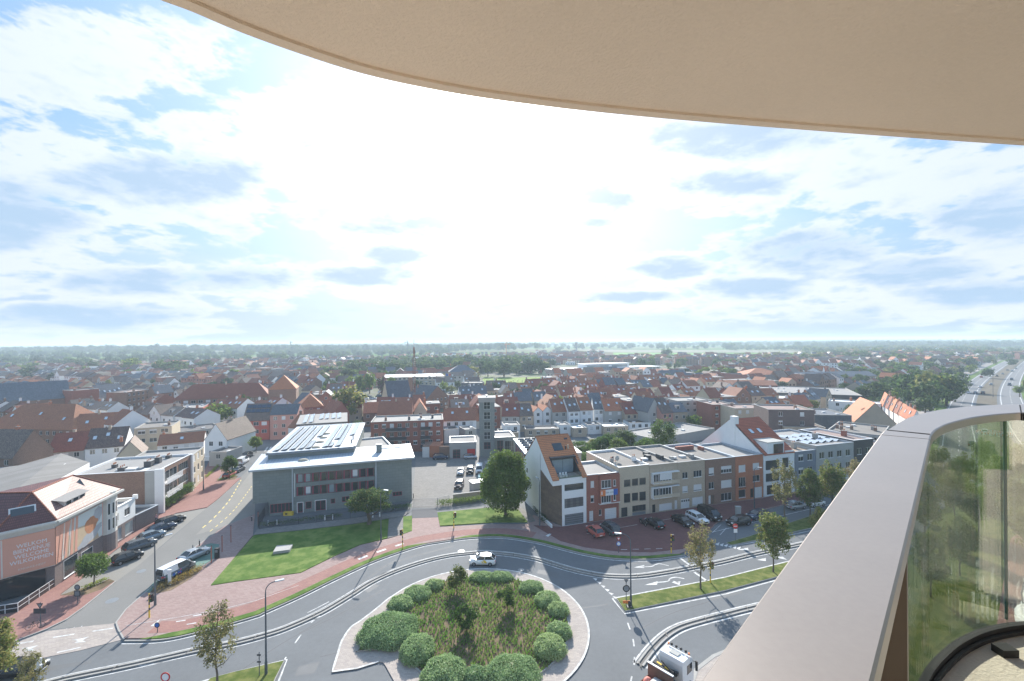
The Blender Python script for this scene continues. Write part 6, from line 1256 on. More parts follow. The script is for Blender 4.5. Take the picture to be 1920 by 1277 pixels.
def trunkmesh(name, h, r, seed=1, spread=1.5, limbs=7, top=None, m='bark'):
    g = random.Random(seed); mb = MB(); top = top or h * 1.6
    pts = [Vector((0, 0, 0)), Vector((g.uniform(-.08, .08), g.uniform(-.08, .08), h * .5)), Vector((g.uniform(-.15, .15), g.uniform(-.15, .15), h)), Vector((g.uniform(-.2, .2), g.uniform(-.2, .2), top))]
    mb.tube(pts, [r * 1.15, r * .85, r * .7, r * .12], 7)
    for i in range(limbs):
        z = h * .75 + (top - h * .75) * (i / limbs) * .8; a = i * 2.4 + g.uniform(-.4, .4); L_ = spread * (1 - .55 * i / limbs) * g.uniform(.8, 1.15)
        s = Vector((0, 0, z)); e = s + Vector((math.cos(a) * L_, math.sin(a) * L_, L_ * g.uniform(.5, .95))); mid = s.lerp(e, .5) + Vector((0, 0, -.12 * L_)); mb.tube([s, mid, e], [r * .42, r * .25, r * .06], 5)
        for k in range(3):
            b = a + g.uniform(-1, 1); q = mid.lerp(e, g.uniform(0, .8)); mb.tube([q, q + Vector((math.cos(b), math.sin(b), g.uniform(.3, 1))) * L_ * .4], [r * .12, r * .03], 4)
    return mb.mesh(name, [M[m]])
LM_ = dict(
    fresh=leafmat('leaf_fresh', (.085, .15, .03), (.16, .24, .05)), mid=leafmat('leaf_mid', (.065, .115, .035), (.12, .18, .055)), dark=leafmat('leaf_dark', (.038, .075, .028), (.075, .12, .045)),
    yellow=leafmat('leaf_yellow', (.17, .19, .055), (.27, .27, .09)), spring=leafmat('leaf_spring', (.22, .20, .09), (.33, .28, .14)), lime=leafmat('leaf_lime', (.14, .22, .03), (.25, .31, .055)),
    purple=leafmat('leaf_purple', (.09, .045, .045), (.15, .08, .075)), hedge=leafmat('leaf_hedge', (.17, .30, .09), (.46, .56, .32), sc=7.0, trans=.4), pine=leafmat('leaf_pine', (.03, .058, .032), (.06, .095, .05)), rust=leafmat('leaf_rust', (.28, .17, .06), (.38, .28, .09), sc=3.0),
    blueg=leafmat('leaf_bluegreen', (.045, .085, .05), (.09, .14, .07)))
def tree(name, loc, label, crown, trunk, group=None, rz=0, sc=1.0, cat='tree'):
    t = thing(name, loc, rz, label, cat, group); t.scale = sc if isinstance(sc, tuple) else (sc,) * 3
    if trunk: link('trunk', trunk, t)
    link('crown', crown, t); return t
# big lime by the white house
tree('linden_tree', P(948, 966), 'big dense round leafed tree left of the white modern house', leafmesh('crown', 24000, 5.3, 4.9, 5.9, 6.6, .30, [LM_['fresh'], LM_['fresh']], 'egg', 95, 3, .6, spread=.21), trunkmesh('trunk', 3, .3, 1, 3, 8, 9))
tree('oak_tree', P(692, 984), 'low spreading dark tree on the front lawn', leafmesh('crown', 9000, 4.6, 3.6, 2.3, 4.7, .24, [LM_['mid'], LM_['yellow']], 'round', 70, 5, .3, spread=.2), trunkmesh('trunk', 2.0, .42, 2, 3.4, 9, 5.4))
tree('round_tree', P(177, 1099), 'small round green street tree beside the corner shop', leafmesh('crown', 6500, 2.15, 2.1, 1.55, 3.1, .19, [LM_['fresh'], LM_['mid']], 'round', 55, 7, .45, spread=.24), trunkmesh('trunk', 1.5, .1, 3, 1.5, 7, 3.6))
tree('street_tree', P(431, 899), 'small fresh green street tree beside the red parked car', leafmesh('crown', 3500, 1.9, 1.9, 2.3, 3.9, .26, [LM_['fresh'], LM_['mid']], 'egg', 30, 8, .35, spread=.26), trunkmesh('trunk', 1.8, .09, 4, 1.3, 6, 4.5))
tree('street_tree', P(480, 849), 'small bright yellow green tree at the street junction', leafmesh('crown', 2500, 2.0, 2.0, 1.8, 3.4, .3, [LM_['lime'], LM_['fresh']], 'egg', 26, 9, .4, spread=.26), trunkmesh('trunk', 1.5, .09, 5, 1.2, 6, 3.8))
# young plane trees, still thin in leaf
PLC = [leafmesh('crown', 3600, 2.2, 2.2, 3.5, 6.0, .17, [LM_['spring'], LM_['yellow']], 'egg', 70, 20 + i, .25, spread=.14) for i in range(3)]
PLD = [leafmesh('crown', 7500, 2.6, 2.6, 3.6, 6.0, .22, [LM_['yellow'], LM_['fresh']], 'egg', 80, 30 + i, .25, spread=.17) for i in range(2)]
PLT = [trunkmesh('trunk', 3.0, .12, 40 + i, 2.3, 12, 9.0) for i in range(3)]
pg = 'young plane trees along the avenue'
for i, (x, y, c, s, lb) in enumerate(((407, 1292, PLC[0], .95, 'thin young plane tree at the bottom left, nearest the curved lamp post'), (-12, 1310, PLD[0], .8, 'plane tree cut by the bottom left corner'), (1313.6, 1106, PLC[1], 1.02, 'young plane tree in the median near the signal post'), (1449.7, 1074, PLD[1], .98, 'young plane tree in the median touching the handrail'),
        (1471.5, 979, PLC[2], 1.28, 'tall brownish plane tree before the white gable house'), (1518.6, 971, PLD[0], .98, 'green plane tree second along the service lane'), (1560, 962, PLD[1], 1.1, 'green plane tree third along the service lane'), (1606, 951, PLC[0], 1.1, 'plane tree fourth along the service lane at the handrail'), (1537, 1018, PLD[0], .62, 'low bright green bush tree against the handrail'), (56, 1330, PLC[2], .62, 'short leafless young tree at the bottom left edge'))):
    tree('plane_tree', P(x, y), lb, c, PLT[i % 3], pg, i * 1.3, s)
for i, (x, y, s) in enumerate(((1735, 1010, 1.0), (1790, 985, 1.1), (1745, 1120, .9), (1835, 1005, 1.0), (1872, 960, 1.15), (1912, 920, 1.2), (1905, 1000, 1.0), (1812, 935, 1.05), (1765, 930, 1.1), (1845, 890, 1.0), (1800, 1080, .9), (1930, 1060, 1.0), (1700, 965, 1.1))):
    tree('plane_tree', P(x, y), ('leafy plane tree below the glass panel, %s from the handrail' % ORD[i]) if 'ORD' in globals() else 'leafy plane tree %d' % i, PLD[i % 2], PLT[i % 3], pg, i, s)
# garden trees and shrubs behind the row
gt = [((1243, 862), 4.0, 4.6, 6.2, 'mid', 'tall open birch-like tree behind the row of houses', 6000, .30), ((1220, 866), 4.6, 3.1, 3.4, 'fresh', 'broad bright green chestnut behind the row of houses', 7000, .34), ((1160, 868), 3.1, 2.7, 3.5, 'fresh', 'round green garden tree right of the white house', 5000, .28), ((1172, 852), 3.4, 3.0, 4.2, 'dark', 'dark garden tree behind the round green one', 4500, .3),
      ((1128, 858), 3.0, 2.6, 3.4, 'mid', 'mid green garden tree with loose crown', 3800, .3), ((1120, 880), 2.8, 1.6, 2.0, 'lime', 'light green shrub behind the white house', 3000, .24), ((1098, 884), 1.8, 1.9, 2.2, 'fresh', 'narrow green shrub beside the white house', 2200, .22), ((1090, 850), 3.6, 1.6, 2.0, 'mid', 'wide hedge-like shrub behind the cars', 3000, .26), ((1112, 846), 2.4, 1.6, 2.0, 'yellow', 'yellow flowering shrub in the gardens', 2400, .24), ((1190, 862), 2.2, 2.0, 2.4, 'dark', 'dark shrub between the garden trees', 2000, .28), ((1142, 846), 2.6, 2.2, 3.0, 'mid', 'upright garden tree below the white rear houses', 2600, .28)]
for i, ((x, y), rx, rz, cz, m, lb, n, s) in enumerate(gt):
    tree('garden_tree', P(x, y), lb, leafmesh('crown', n, rx, rx, rz, cz + rz * .15, s, [LM_[m], LM_['mid' if m != 'mid' else 'fresh']], 'round', 45, 60 + i, .45, spread=.24), trunkmesh('trunk', cz * .5, .14, i, rx * .6, 6, cz * 1.2))
mb = MB(); mb.prism([P(*q) for q in [(1095, 890), (1250, 880), (1260, 850), (1085, 838)]], .02, .02); struct(mb.build('garden_lawn', M['lawn']), label='back garden grass')
# hedges
def hedge(name, pts, w, h, m, label, dens=150, seed=1, size=.16, z=0.12, cat='hedge'):
    """clipped row of foliage along a line"""
    g = np.random.default_rng(seed); L_ = sum((pts[i + 1] - pts[i]).length for i in range(len(pts) - 1)); n = int(L_ * w * h * dens) + 200
    q = resample(pts, L_ / 200 + .01); q = np.array([(p.x, p.y) for p in q]); i = g.integers(0, len(q), n); p = np.zeros((n, 3)); p[:, :2] = q[i] - q[0] + g.uniform(-w / 2, w / 2, (n, 2)); p[:, 2] = g.random(n) ** .6 * h * (.85 + .3 * np.sin(i * .21) * .5)
    nrm = g.normal(size=(n, 3)) + [0, 0, .6]; nrm /= np.linalg.norm(nrm, axis=1)[:, None]; a = g.normal(size=(n, 3)); u = np.cross(nrm, a); u /= np.linalg.norm(u, axis=1)[:, None]; v = np.cross(nrm, u); s = size
    V = np.stack([p - u * s * .5, p - v * s * .4, p + u * s * .5, p + v * s * .4], 1).reshape(-1, 3); me = bpy.data.meshes.new(name); me.from_pydata(V.tolist(), [], np.arange(n * 4).reshape(-1, 4).tolist()); me.materials.append(LM_[m])
    o = link(name, me, None, (q[0][0], q[0][1], z)); tag(o, label, cat); return o
hedge('hedge', PX([(486, 989), (560, 980), (640, 970)]), .8, .8, 'mid', 'low hedge along the fence left of the spreading tree', seed=1)
hedge('hedge', PX([(712, 961), (770, 953)]), .9, 1.0, 'fresh', 'low hedge along the fence right of the spreading tree', seed=2)
hedge('hedge', PX([(823, 949), (870, 945), (906, 940)]), 1.6, 1.2, 'fresh', 'bright hedge before the car park wall', seed=3)
hedge('hedge', PX([(1003, 953), (1022, 982)]), 1.2, .9, 'dark', 'low hedge along the white modern house', seed=4)
hedge('shrub_row', PX([(296, 1108), (340, 1088), (376, 1068)]), 1.3, .75, 'rust', 'orange leafed shrubs beside the painted van', seed=5, cat='shrubs')
hedge('shrub_row', PX([(158, 1107), (198, 1090)]), .8, .5, 'lime', 'yellow green shrubs under the round street tree', seed=6, cat='shrubs')
hedge('shrub_row', PX([(410, 902), (440, 894)]), .8, .5, 'lime', 'yellow green shrubs beside the red car', seed=7, cat='shrubs')
hedge('hedge', PX([(386, 897), (405, 880), (416, 868)]), .8, .6, 'lime', 'yellow green hedge below the cream wall', seed=8)
o = hedge('ivy', PX([(306, 960), (322, 950), (341, 937), (360, 926)]), 1.2, 2.4, 'fresh', 'green vine climbing over the balcony apartments', seed=9, dens=120, size=.22, z=.6, cat='ivy')
# roundabout shrubs: dense clipped mounds
def mound(px, py, wpx, rz, label, seed, asp=1.0, rzr=0):
    c = P(px, py, .3); rx = wpx / 2 * c.y / FPX; t = thing('clipped_shrub', (c.x, c.y, .2), rzr, label, 'shrub', 'clipped shrubs around the roundabout')
    n = int(900 + 1150 * rx * rx * asp); g = np.random.default_rng(seed); d = g.normal(size=(n, 3)); d[:, 2] = np.abs(d[:, 2]); d /= np.linalg.norm(d, axis=1)[:, None]
    lump = 1 + .07 * np.sin(d[:, 0] * 7 + seed) * np.cos(d[:, 1] * 6 + seed) + g.normal(size=n) * .045; p = np.sign(d) * np.abs(d) ** .85 * np.array([rx, rx * asp, rz]) * lump[:, None]; p[:, 2] += .05
    nrm = d + g.normal(size=(n, 3)) * .9; nrm /= np.linalg.norm(nrm, axis=1)[:, None]; a = g.normal(size=(n, 3)); u = np.cross(nrm, a); u /= np.linalg.norm(u, axis=1)[:, None]; v = np.cross(nrm, u); s = .13
    V = np.stack([p - u * s * .5, p - v * s * .6, p + u * s * .5, p + v * s * .6], 1).reshape(-1, 3); me = bpy.data.meshes.new('foliage'); me.from_pydata(V.tolist(), [], np.arange(n * 4).reshape(-1, 4).tolist()); me.materials.append(LM_['hedge']); link('foliage', me, t)
    mb = MB(); mb.sphere((0, 0, 0), rx * .93, rx * asp * .93, rz * .9, 16, 6, top_only=True); mb.build('inner_dome', LM_['fresh'], t, smooth=True)  # solid dome filling the shrub, darker green than the leaf faces
ms = [(728, 1186, 104, 1.3, 'largest long shrub mound at the left of the roundabout', .95), (782, 1222, 60, 1.2, 'shrub mound right of the largest one', 1.25), (833, 1268, 82, 1.3, 'shrub mound at the bottom, beside the paved bay', 1.0), (891, 1274, 46, 1.0, 'small shrub mound at the bottom edge between two bigger ones', 1.0), (960, 1270, 100, 1.4, 'wide shrub mound at the bottom middle of the roundabout', .9),
      (1031, 1218, 58, 1.2, 'shrub mound at the lower right of the roundabout', 1.05), (1048, 1187, 46, 1.0, 'shrub mound at the right rim, second from below', .9), (1047, 1146, 38, .9, 'small shrub mound at the right rim', 1.0), (1026, 1127, 46, .9, 'shrub mound upper right, beside the small one', 1.0), (996, 1103, 44, .8, 'flat shrub mound at the upper right rim', .8), (938, 1084, 44, .75, 'low shrub mound at the top right of the roundabout', .7), (903, 1084, 44, .75, 'low shrub mound at the top of the roundabout', .7),
      (752, 1133, 46, .85, 'elongated shrub mound at the upper left, lower half', .9), (782, 1115, 50, .85, 'elongated shrub mound at the upper left, upper half', .9), (814, 1099, 34, .8, 'small shrub mound at the upper left end', .8)]
for i, m_ in enumerate(ms): mound(m_[0], m_[1], m_[2], m_[3], m_[4], 100 + i, m_[5])
tree('ornamental_tree', P(857, 1112), 'olive grey bushy tree at the top of the roundabout', leafmesh('crown', 2600, 1.6, 1.5, 1.7, 2.2, .17, [LM_['yellow'], LM_['mid']], 'egg', 30, 81, .3, spread=.22), trunkmesh('trunk', 1.0, .07, 9, 1, 6, 3.0), cat='small tree')
tree('ornamental_tree', P(875, 1186), 'small green pine-like tree left of the roundabout centre', leafmesh('crown', 3000, 1.6, 1.5, 1.4, 2.0, .16, [LM_['fresh'], LM_['dark']], 'round', 34, 82, .3, spread=.2), trunkmesh('trunk', 1.0, .07, 10, 1, 6, 2.9), cat='small tree')
tree('ornamental_tree', P(951, 1146), 'small green pine-like tree right of the roundabout centre', leafmesh('crown', 2400, 1.3, 1.3, 1.4, 2.0, .16, [LM_['fresh'], LM_['dark']], 'round', 30, 83, .3, spread=.2), trunkmesh('trunk', 1.0, .07, 11, 1, 6, 2.8), cat='small tree')
# rows of low plants in the bed
def plants():
    g = np.random.default_rng(5); P0 = []; 
    ip = [(p.x, p.y) for p in inner_poly]
    def inside(x, y):
        c = False; j = len(ip) - 1
        for i in range(len(ip)):
            if (ip[i][1] > y) != (ip[j][1] > y) and x < (ip[j][0] - ip[i][0]) * (y - ip[i][1]) / (ip[j][1] - ip[i][1]) + ip[i][0]: c = not c
            j = i
        return c
    a = R(62); ca, sa = math.cos(a), math.sin(a)
    for r in np.arange(-11, 11, .46):
        for s in np.arange(-11, 11, .36):
            x = RC.x + r * sa + s * ca + g.normal() * .06; y = RC.y - r * ca + s * sa + g.normal() * .06
            if inside(x, y) and g.random() < .87: P0.append((x, y))
    P0 = np.array(P0); k = 9; n = len(P0); p = np.repeat(P0, k, 0); N_ = len(p); an = g.random(N_) * 6.28; ln = .2 + .24 * g.random(N_); le = g.random(N_) * .2; w = .035
    b = np.c_[p + g.normal(size=(N_, 2)) * .06, np.full(N_, .22)]; tip = b + np.c_[np.cos(an) * le, np.sin(an) * le, ln]; sd = np.c_[-np.sin(an), np.cos(an), np.zeros(N_)] * w
    mid = (b + tip) / 2; V = np.stack([b - sd * .6, mid + sd * 1.3, tip, mid - sd * 1.3], 1).reshape(-1, 3); me = bpy.data.meshes.new('bedding_plants'); me.from_pydata(V.tolist(), [], np.arange(N_ * 4).reshape(-1, 4).tolist()); me.materials.append(leafmat('leaf_bed', (.12, .26, .035), (.24, .30, .08), sc=.5)); o = link('bedding_plants', me); struct(o, 'stuff', 'rows of low green plants filling the roundabout bed')
plants()
# ------------------------------------------------------------------ the wider town
def inpoly(x, y, poly):
    c = False; j = len(poly) - 1
    for i in range(len(poly)):
        if (poly[i][1] > y) != (poly[j][1] > y) and x < (poly[j][0] - poly[i][0]) * (y - poly[i][1]) / (poly[j][1] - poly[i][1]) + poly[i][0]: c = not c
        j = i
    return c
EXCL = [[(892, 740), (1025, 735), (1030, 700), (892, 700)], [(1030, 712), (1340, 706), (1340, 686), (1030, 686)], [(640, 772), (760, 772), (900, 752), (925, 735), (700, 730), (660, 745)], [(1130, 672), (1560, 672), (1560, 640), (1130, 640)],
        [(-900, 700), (330, 688), (700, 670), (1000, 665), (1000, 600), (-900, 600)], [(664, 800), (690, 800), (718, 740), (696, 740)], [(780, 960), (1000, 960), (1000, 850), (780, 850)], [(1085, 900), (1260, 900), (1280, 800), (1085, 830)], [(440, 1000), (520, 860), (560, 815), (480, 815), (430, 870), (330, 1000)]]
GREEN = [[(1640, 800), (1830, 800), (1835, 690), (1640, 690)], [(600, 750), (740, 735), (740, 700), (600, 705)], [(840, 712), (1010, 706), (1010, 672), (700, 676), (690, 700)]]
avp = [(p.x, p.y) for p in av]
def near_av(x, y, d=26): return any((x - a) ** 2 + (y - b) ** 2 < (d + 6) ** 2 for a, b in avp[::1])
FT = np.array(FOOT)
def blocked(x, y, r):
    if (np.hypot(FT[:, 0] - x, FT[:, 1] - y) < FT[:, 2] + r).any(): return True
    px, py = to_px((x, y, 0)); return any(inpoly(px, py, e) for e in EXCL) or near_av(x, y)
hs_ = []; tr_ = []
g = random.Random(11)
WAL = ['plaster_white', 'plaster_white', 'brick_red', 'brick_brown', 'brick_beige', 'plaster_grey', 'plaster_cream', 'brick_brown']; ROO = ['roof_red', 'roof_red', 'roof_orange', 'roof_brown', 'roof_slate', 'roof_tan', 'roof_red', 'roof_brown']
def gen_rows(Y0, Y1, ang, xlim, gap=21):
    ca, sa = math.cos(ang), math.sin(ang); v = -900.0
    while v < 1300:
        kind = g.random(); u = -1500.0; roofc = g.choice(ROO); wallc = g.choice(WAL); hh = g.choice((3.2, 5.6, 5.8, 6.2))
        while u < 1500:
            w = g.uniform(5.5, 8.5); x = u * ca - v * sa; y = u * sa + v * ca
            u += w + (0.03 if g.random() < .84 else g.uniform(3, 9))
            if not (Y0 < y < Y1 and abs(x) < y * 1.25 + 10): continue
            if not xlim(x, y): continue
            if g.random() < .06: tr_.append((x, y)); continue
            if blocked(x, y, 4.6): continue
            if g.random() < .25: roofc = g.choice(ROO)
            if g.random() < .3: wallc = g.choice(WAL)
            if g.random() < .3: hh = g.choice((3.2, 5.6, 5.9, 6.2, 8.2))
            px, py = to_px((x, y, 0))
            if any(inpoly(px, py, q) for q in GREEN) and g.random() < .75: tr_.append((x, y)); continue
            k = 'G'
            if g.random() < .16: k = 'F'
            if g.random() < .13: k = 'X'
            hs_.append((x, y, ang + (math.pi if (v // gap) % 2 else 0), w, g.uniform(8, 10.5), hh, g.uniform(2.6, 4.2), k, roofc, wallc))
        v += gap * g.uniform(.62, 1.25)
gen_rows(160, 470, R(14), lambda x, y: x > -y * .42 and x < y * .62)
gen_rows(120, 520, R(-24), lambda x, y: x <= -y * .42, 24)
gen_rows(190, 470, R(38), lambda x, y: x >= y * .62, 30)
gen_rows(470, 900, R(-8), lambda x, y: True, 34)
# right-hand suburbs further away and looser
gen_rows(520, 1400, R(30), lambda x, y: x > y * .25 and g.random() < .33, 52)
gen_rows(900, 1600, R(5), lambda x, y: -y * .2 < x < y * .25 and g.random() < .4, 45)
hs_.sort(key=lambda q: q[0] ** 2 + q[1] ** 2)
# keep footprints apart where zones meet
acc = []; cell = {}
for h_ in hs_:
    k = (int(h_[0] // 12), int(h_[1] // 12)); ok = True
    for i in (-1, 0, 1):
        for j in (-1, 0, 1):
            for o_ in cell.get((k[0] + i, k[1] + j), ()):
                if abs(o_[2] - h_[2]) % math.pi > .05 and (o_[0] - h_[0]) ** 2 + (o_[1] - h_[1]) ** 2 < 70: ok = False
                elif (o_[0] - h_[0]) ** 2 + (o_[1] - h_[1]) ** 2 < 26: ok = False
    if ok: cell.setdefault(k, []).append(h_); acc.append(h_)
hs_ = acc
near = hs_[:230]; far = hs_[230:]
print('houses', len(near), len(far), 'trees', len(tr_))
CNAME = {'plaster_white': 'white', 'brick_red': 'red brick', 'brick_brown': 'brown brick', 'brick_beige': 'beige brick', 'plaster_grey': 'grey', 'plaster_cream': 'cream'}
RNAME = {'roof_red': 'dark red', 'roof_orange': 'orange', 'roof_brown': 'brown', 'roof_slate': 'slate', 'roof_tan': 'tan'}
LAND = [('the concrete tower', 913, 790), ('the lattice mast', 777, 760), ('the orange school block', 330, 775), ('the slate church', 60, 740), ('the long white hall', 775, 705), ('the sports pitch', 955, 716), ('the glass school', 1140, 695), ('the purple brick flats', 1480, 775), ('the supermarket', 1520, 733), ('the avenue', 1840, 740), ('the steep orange hip roof', 585, 745), ('the garage block', 1290, 800), ('the long red-roofed school', 420, 732), ('the pyramid roofed sports centre', 1440, 697)]
def side_of(dx, dy): return ('left of' if dx < 0 else 'right of') if abs(dx) > abs(dy) * 2.0 else ('beyond' if dy < 0 else 'in front of')

def autolabel(items):
    """items: (thing, what, x, y, z) -> unique labels built from looks and the nearest landmark"""
    buck = {}
    for o, what, x, y, z in items:
        px, py = to_px((x, y, z)); n_, lx, ly = min(LAND, key=lambda l: (l[1] - px) ** 2 + ((l[2] - py) * 4) ** 2); buck.setdefault((what, n_, side_of(px - lx, (py - ly) * 3)), []).append((math.hypot(px - lx, (py - ly) * 3), o))
    for (what, n_, sd), l in buck.items():
        l.sort(key=lambda q: q[0])
        for i, (_, o) in enumerate(l): o['label'] = ('%s, %s %s %s' % (what, ORD[i], sd, n_)) if len(l) > 1 else '%s %s %s' % (what, sd, n_)
# shared window meshes for the rows
winA = MB(); winA.box(0, 0, 0, 1.1, .06, 1.25, 0); winA.box(.08, -.015, .08, .52, -.002, 1.17, 1); winA.box(.58, -.015, .08, 1.02, -.002, 1.17, 1)
winA = winA.mesh('window', [M['white_frame'], M['glass']])
winB = MB(); winB.box(0, 0, 0, 1.6, .06, 1.25, 0); winB.box(.08, -.015, .08, 1.52, -.002, 1.17, 1); winB = winB.mesh('window', [M['white_frame'], M['glass']])
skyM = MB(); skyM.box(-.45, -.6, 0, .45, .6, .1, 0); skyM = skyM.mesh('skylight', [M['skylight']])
dq = MB(); dq.box(-.8, 0, -.3, .8, 2.2, 1.2, 0); dq.box(-.95, -.15, 1.2, .95, 2.6, 1.32, 1); dq.box(-.6, -.03, .1, -.05, -.001, 1.05, 2); dq.box(.05, -.03, .1, .6, -.001, 1.05, 2); dorM = dq.mesh('dormer', [M['plaster_white'], M['roof_dark'], M['glass']])
chM = []
for m_ in ('brick_brown', 'brick_orange', 'plaster_white'):
    c = MB(); c.box(-.35, -.3, -1, .35, .3, 1.2); c.box(-.4, -.35, 1.2, .4, .35, 1.3, 1); c.cyl((-.15, 0, 1.3), .09, .3, 6, 1); c.cyl((.15, 0, 1.3), .09, .3, 6, 1); chM.append(c.mesh('chimney', [M[m_], M['concrete']]))
items = []
for (x, y, a, w, D, hh, rise, k, rc, wc) in near:
    a0 = a % (2 * math.pi); ca, sa = math.cos(a), math.sin(a); o0 = Vector((x - ca * w / 2 + sa * D / 2, y - sa * w / 2 - ca * D / 2, 0))
    t = thing('house', o0, a, '', 'house', 'houses of the town behind')
    mb = MB(); mb.box(0, 0, 0, w, D, hh)
    if k == 'G': mb.face([(0, D, hh), (0, 0, hh), (0, D / 2, hh + rise)]); mb.face([(w, 0, hh), (w, D, hh), (w, D / 2, hh + rise)])
    if k == 'F': mb.face([(0, 0, hh), (w, 0, hh), (w / 2, 0, hh + rise)]); mb.face([(w, D, hh), (0, D, hh), (w / 2, D, hh + rise)])
    mb.build('wall', M[wc], t)
    if k == 'X': rb = MB(); rb.box(-.1, -.1, hh, w + .1, D + .1, hh + .3); rb.build('roof', M['roof_grey'], t)
    else: roof_mesh(w, D, hh, rise, k, .22).build('roof', M[rc], t)
    fl = max(1, int(hh / 2.7))
    front = math.cos(a) > 0
    for f_ in range(fl):
        for i in range(2):
            xx = w * (.26 + .48 * i) - .55; zz = .9 + f_ * 2.7
            if zz + 1.3 > hh: continue
            if front: link('window', winA, t, (xx, -.05, zz))
            else: link('window', winA, t, (xx + 1.1, D + .05, zz), math.pi)
    if k == 'F': link('window', winA, t, (w / 2 - .55, -.05, hh - .1) if front else (w / 2 + .55, D + .05, hh - .1), 0 if front else math.pi)
    r_ = g.random()
    if k != 'X': link('chimney', g.choice(chM), t, (w * g.choice((.12, .88)), D / 2 if k == 'G' else D * .3, hh + rise - (0 if k == 'G' else .9)))
    if k == 'G' and r_ < .55:
        an = math.atan2(rise, D / 2)
        for i in range(g.choice((1, 2))):
            fy = .5; yy = D / 2 * fy; s = link('skylight', skyM, t, (w * (.3 + .4 * i), yy if front else D - yy, hh + rise * fy + .14)); s.rotation_euler = (an if front else -an, 0, 0)
    if k == 'G' and hh > 5 and g.random() < .3: yd = D * .16; q = link('dormer', dorM, t, (w / 2, yd if front else D - yd, hh + rise * .32), 0 if front else math.pi)
    if k == 'X': mb = MB(); mb.box(w * .3, D * .3, hh + .3, w * .3 + 1.2, D * .3 + 1.2, hh + .7); mb.build('roof_box', M['blind'], t)
    kind = {'G': 'house', 'F': 'gable-fronted house', 'X': 'flat-roofed house'}[k]
    items.append((t, '%s %s' % (CNAME[wc], kind) + ('' if k == 'X' else ' with %s roof' % RNAME[rc]), x, y, hh))
autolabel(items)
# beyond about 300: one mass of small houses
def far_houses():
    mats = [M[m] for m in ('plaster_white', 'brick_red', 'brick_brown', 'brick_beige', 'plaster_grey', 'plaster_cream', 'roof_red', 'roof_orange', 'roof_brown', 'roof_slate', 'roof_tan', 'glass', 'roof_grey')]; idx = {m.name: i for i, m in enumerate(mats)}
    mb = MB()
    for (x, y, a, w, D, hh, rise, k, rc, wc) in far:
        ca, sa = math.cos(a), math.sin(a)
        def T(p): return (x + (p[0] - w / 2) * ca - (p[1] - D / 2) * sa, y + (p[0] - w / 2) * sa + (p[1] - D / 2) * ca, p[2])
        wi, ri = idx[wc], idx[rc]
        if k == 'X': hh += 1.5; ri = idx['roof_grey']
        c = [(0, 0), (w, 0), (w, D), (0, D)]
        for i in range(4):
            p, q = c[i], c[(i + 1) % 4]; mb.face([T((*p, 0)), T((*q, 0)), T((*q, hh)), T((*p, hh))], wi)
        if k == 'X': mb.face([T((*p, hh)) for p in c], ri)
        elif k == 'G':
            mb.face([T((0, D, hh)), T((0, 0, hh)), T((0, D / 2, hh + rise))], wi); mb.face([T((w, 0, hh)), T((w, D, hh)), T((w, D / 2, hh + rise))], wi)
            mb.face([T((-.1, -.2, hh - .1)), T((w + .1, -.2, hh - .1)), T((w + .1, D / 2, hh + rise)), T((-.1, D / 2, hh + rise))], ri); mb.face([T((-.1, D / 2, hh + rise)), T((w + .1, D / 2, hh + rise)), T((w + .1, D + .2, hh - .1)), T((-.1, D + .2, hh - .1))], ri)
        else:
            mb.face([T((0, 0, hh)), T((w, 0, hh)), T((w / 2, 0, hh + rise))], wi); mb.face([T((w, D, hh)), T((0, D, hh)), T((w / 2, D, hh + rise))], wi)
            mb.face([T((-.2, -.1, hh - .1)), T((w / 2, -.1, hh + rise)), T((w / 2, D + .1, hh + rise)), T((-.2, D + .1, hh - .1))], ri); mb.face([T((w / 2, -.1, hh + rise)), T((w + .2, -.1, hh - .1)), T((w + .2, D + .1, hh - .1)), T((w / 2, D + .1, hh + rise))], ri)
        yf = -.04 if math.cos(a) > 0 else D + .04
        for f_ in range(max(1, int(hh / 2.7))):
            for i in range(2): xx = w * (.2 + .42 * i); z = .9 + f_ * 2.7; mb.face([T((xx, yf, z)), T((xx + 1.2, yf, z)), T((xx + 1.2, yf, z + 1.2)), T((xx, yf, z + 1.2))], idx['glass'])
    o = mb.build('distant_houses', mats); struct(o, 'stuff', 'mass of small distant houses with red and dark roofs')
far_houses()
# mid-distance trees: individuals
VAR = {}
def var(m, shape, seed, n=900):
    k = (m, shape, seed)
    if k not in VAR: VAR[k] = leafmesh('crown', n, 1, 1, 1, 0, .20, [LM_[m], LM_['mid' if m != 'mid' else 'dark']], shape, 26, seed, .45, spread=.3)
    return VAR[k]
tk = MB(); tk.tube([(0, 0, 0), (0, 0, 1)], [.06, .04], 6); tkm = tk.mesh('trunk', [M['bark']])
TI = []
def mtree(x, y, w, h, m, shape, seed, what=None, lift=.22):
    t = thing('tree', (x, y, 0), seed * 1.7, '', 'tree', 'trees among the houses')
    link('trunk', tkm, t).scale = (w * .8, w * .8, h * .5)
    c = link('crown', var(m, shape, seed % 3), t, (0, 0, h * (lift + (1 - lift) / 2))); c.scale = (w / 2, w / 2, h * (1 - lift) / 2)
    TI.append((t, what or '%s tree' % {'fresh': 'bright green', 'mid': 'mid green', 'dark': 'dark green', 'yellow': 'yellow green', 'lime': 'light green', 'purple': 'purple leafed', 'pine': 'dark pine', 'blueg': 'blue green'}[m], x, y, h)); return t
def ptree(px, py, w, h, m, shape='round', seed=0, what=None): q = P(px, py); return mtree(q.x, q.y, w, h, m, shape, seed, what)
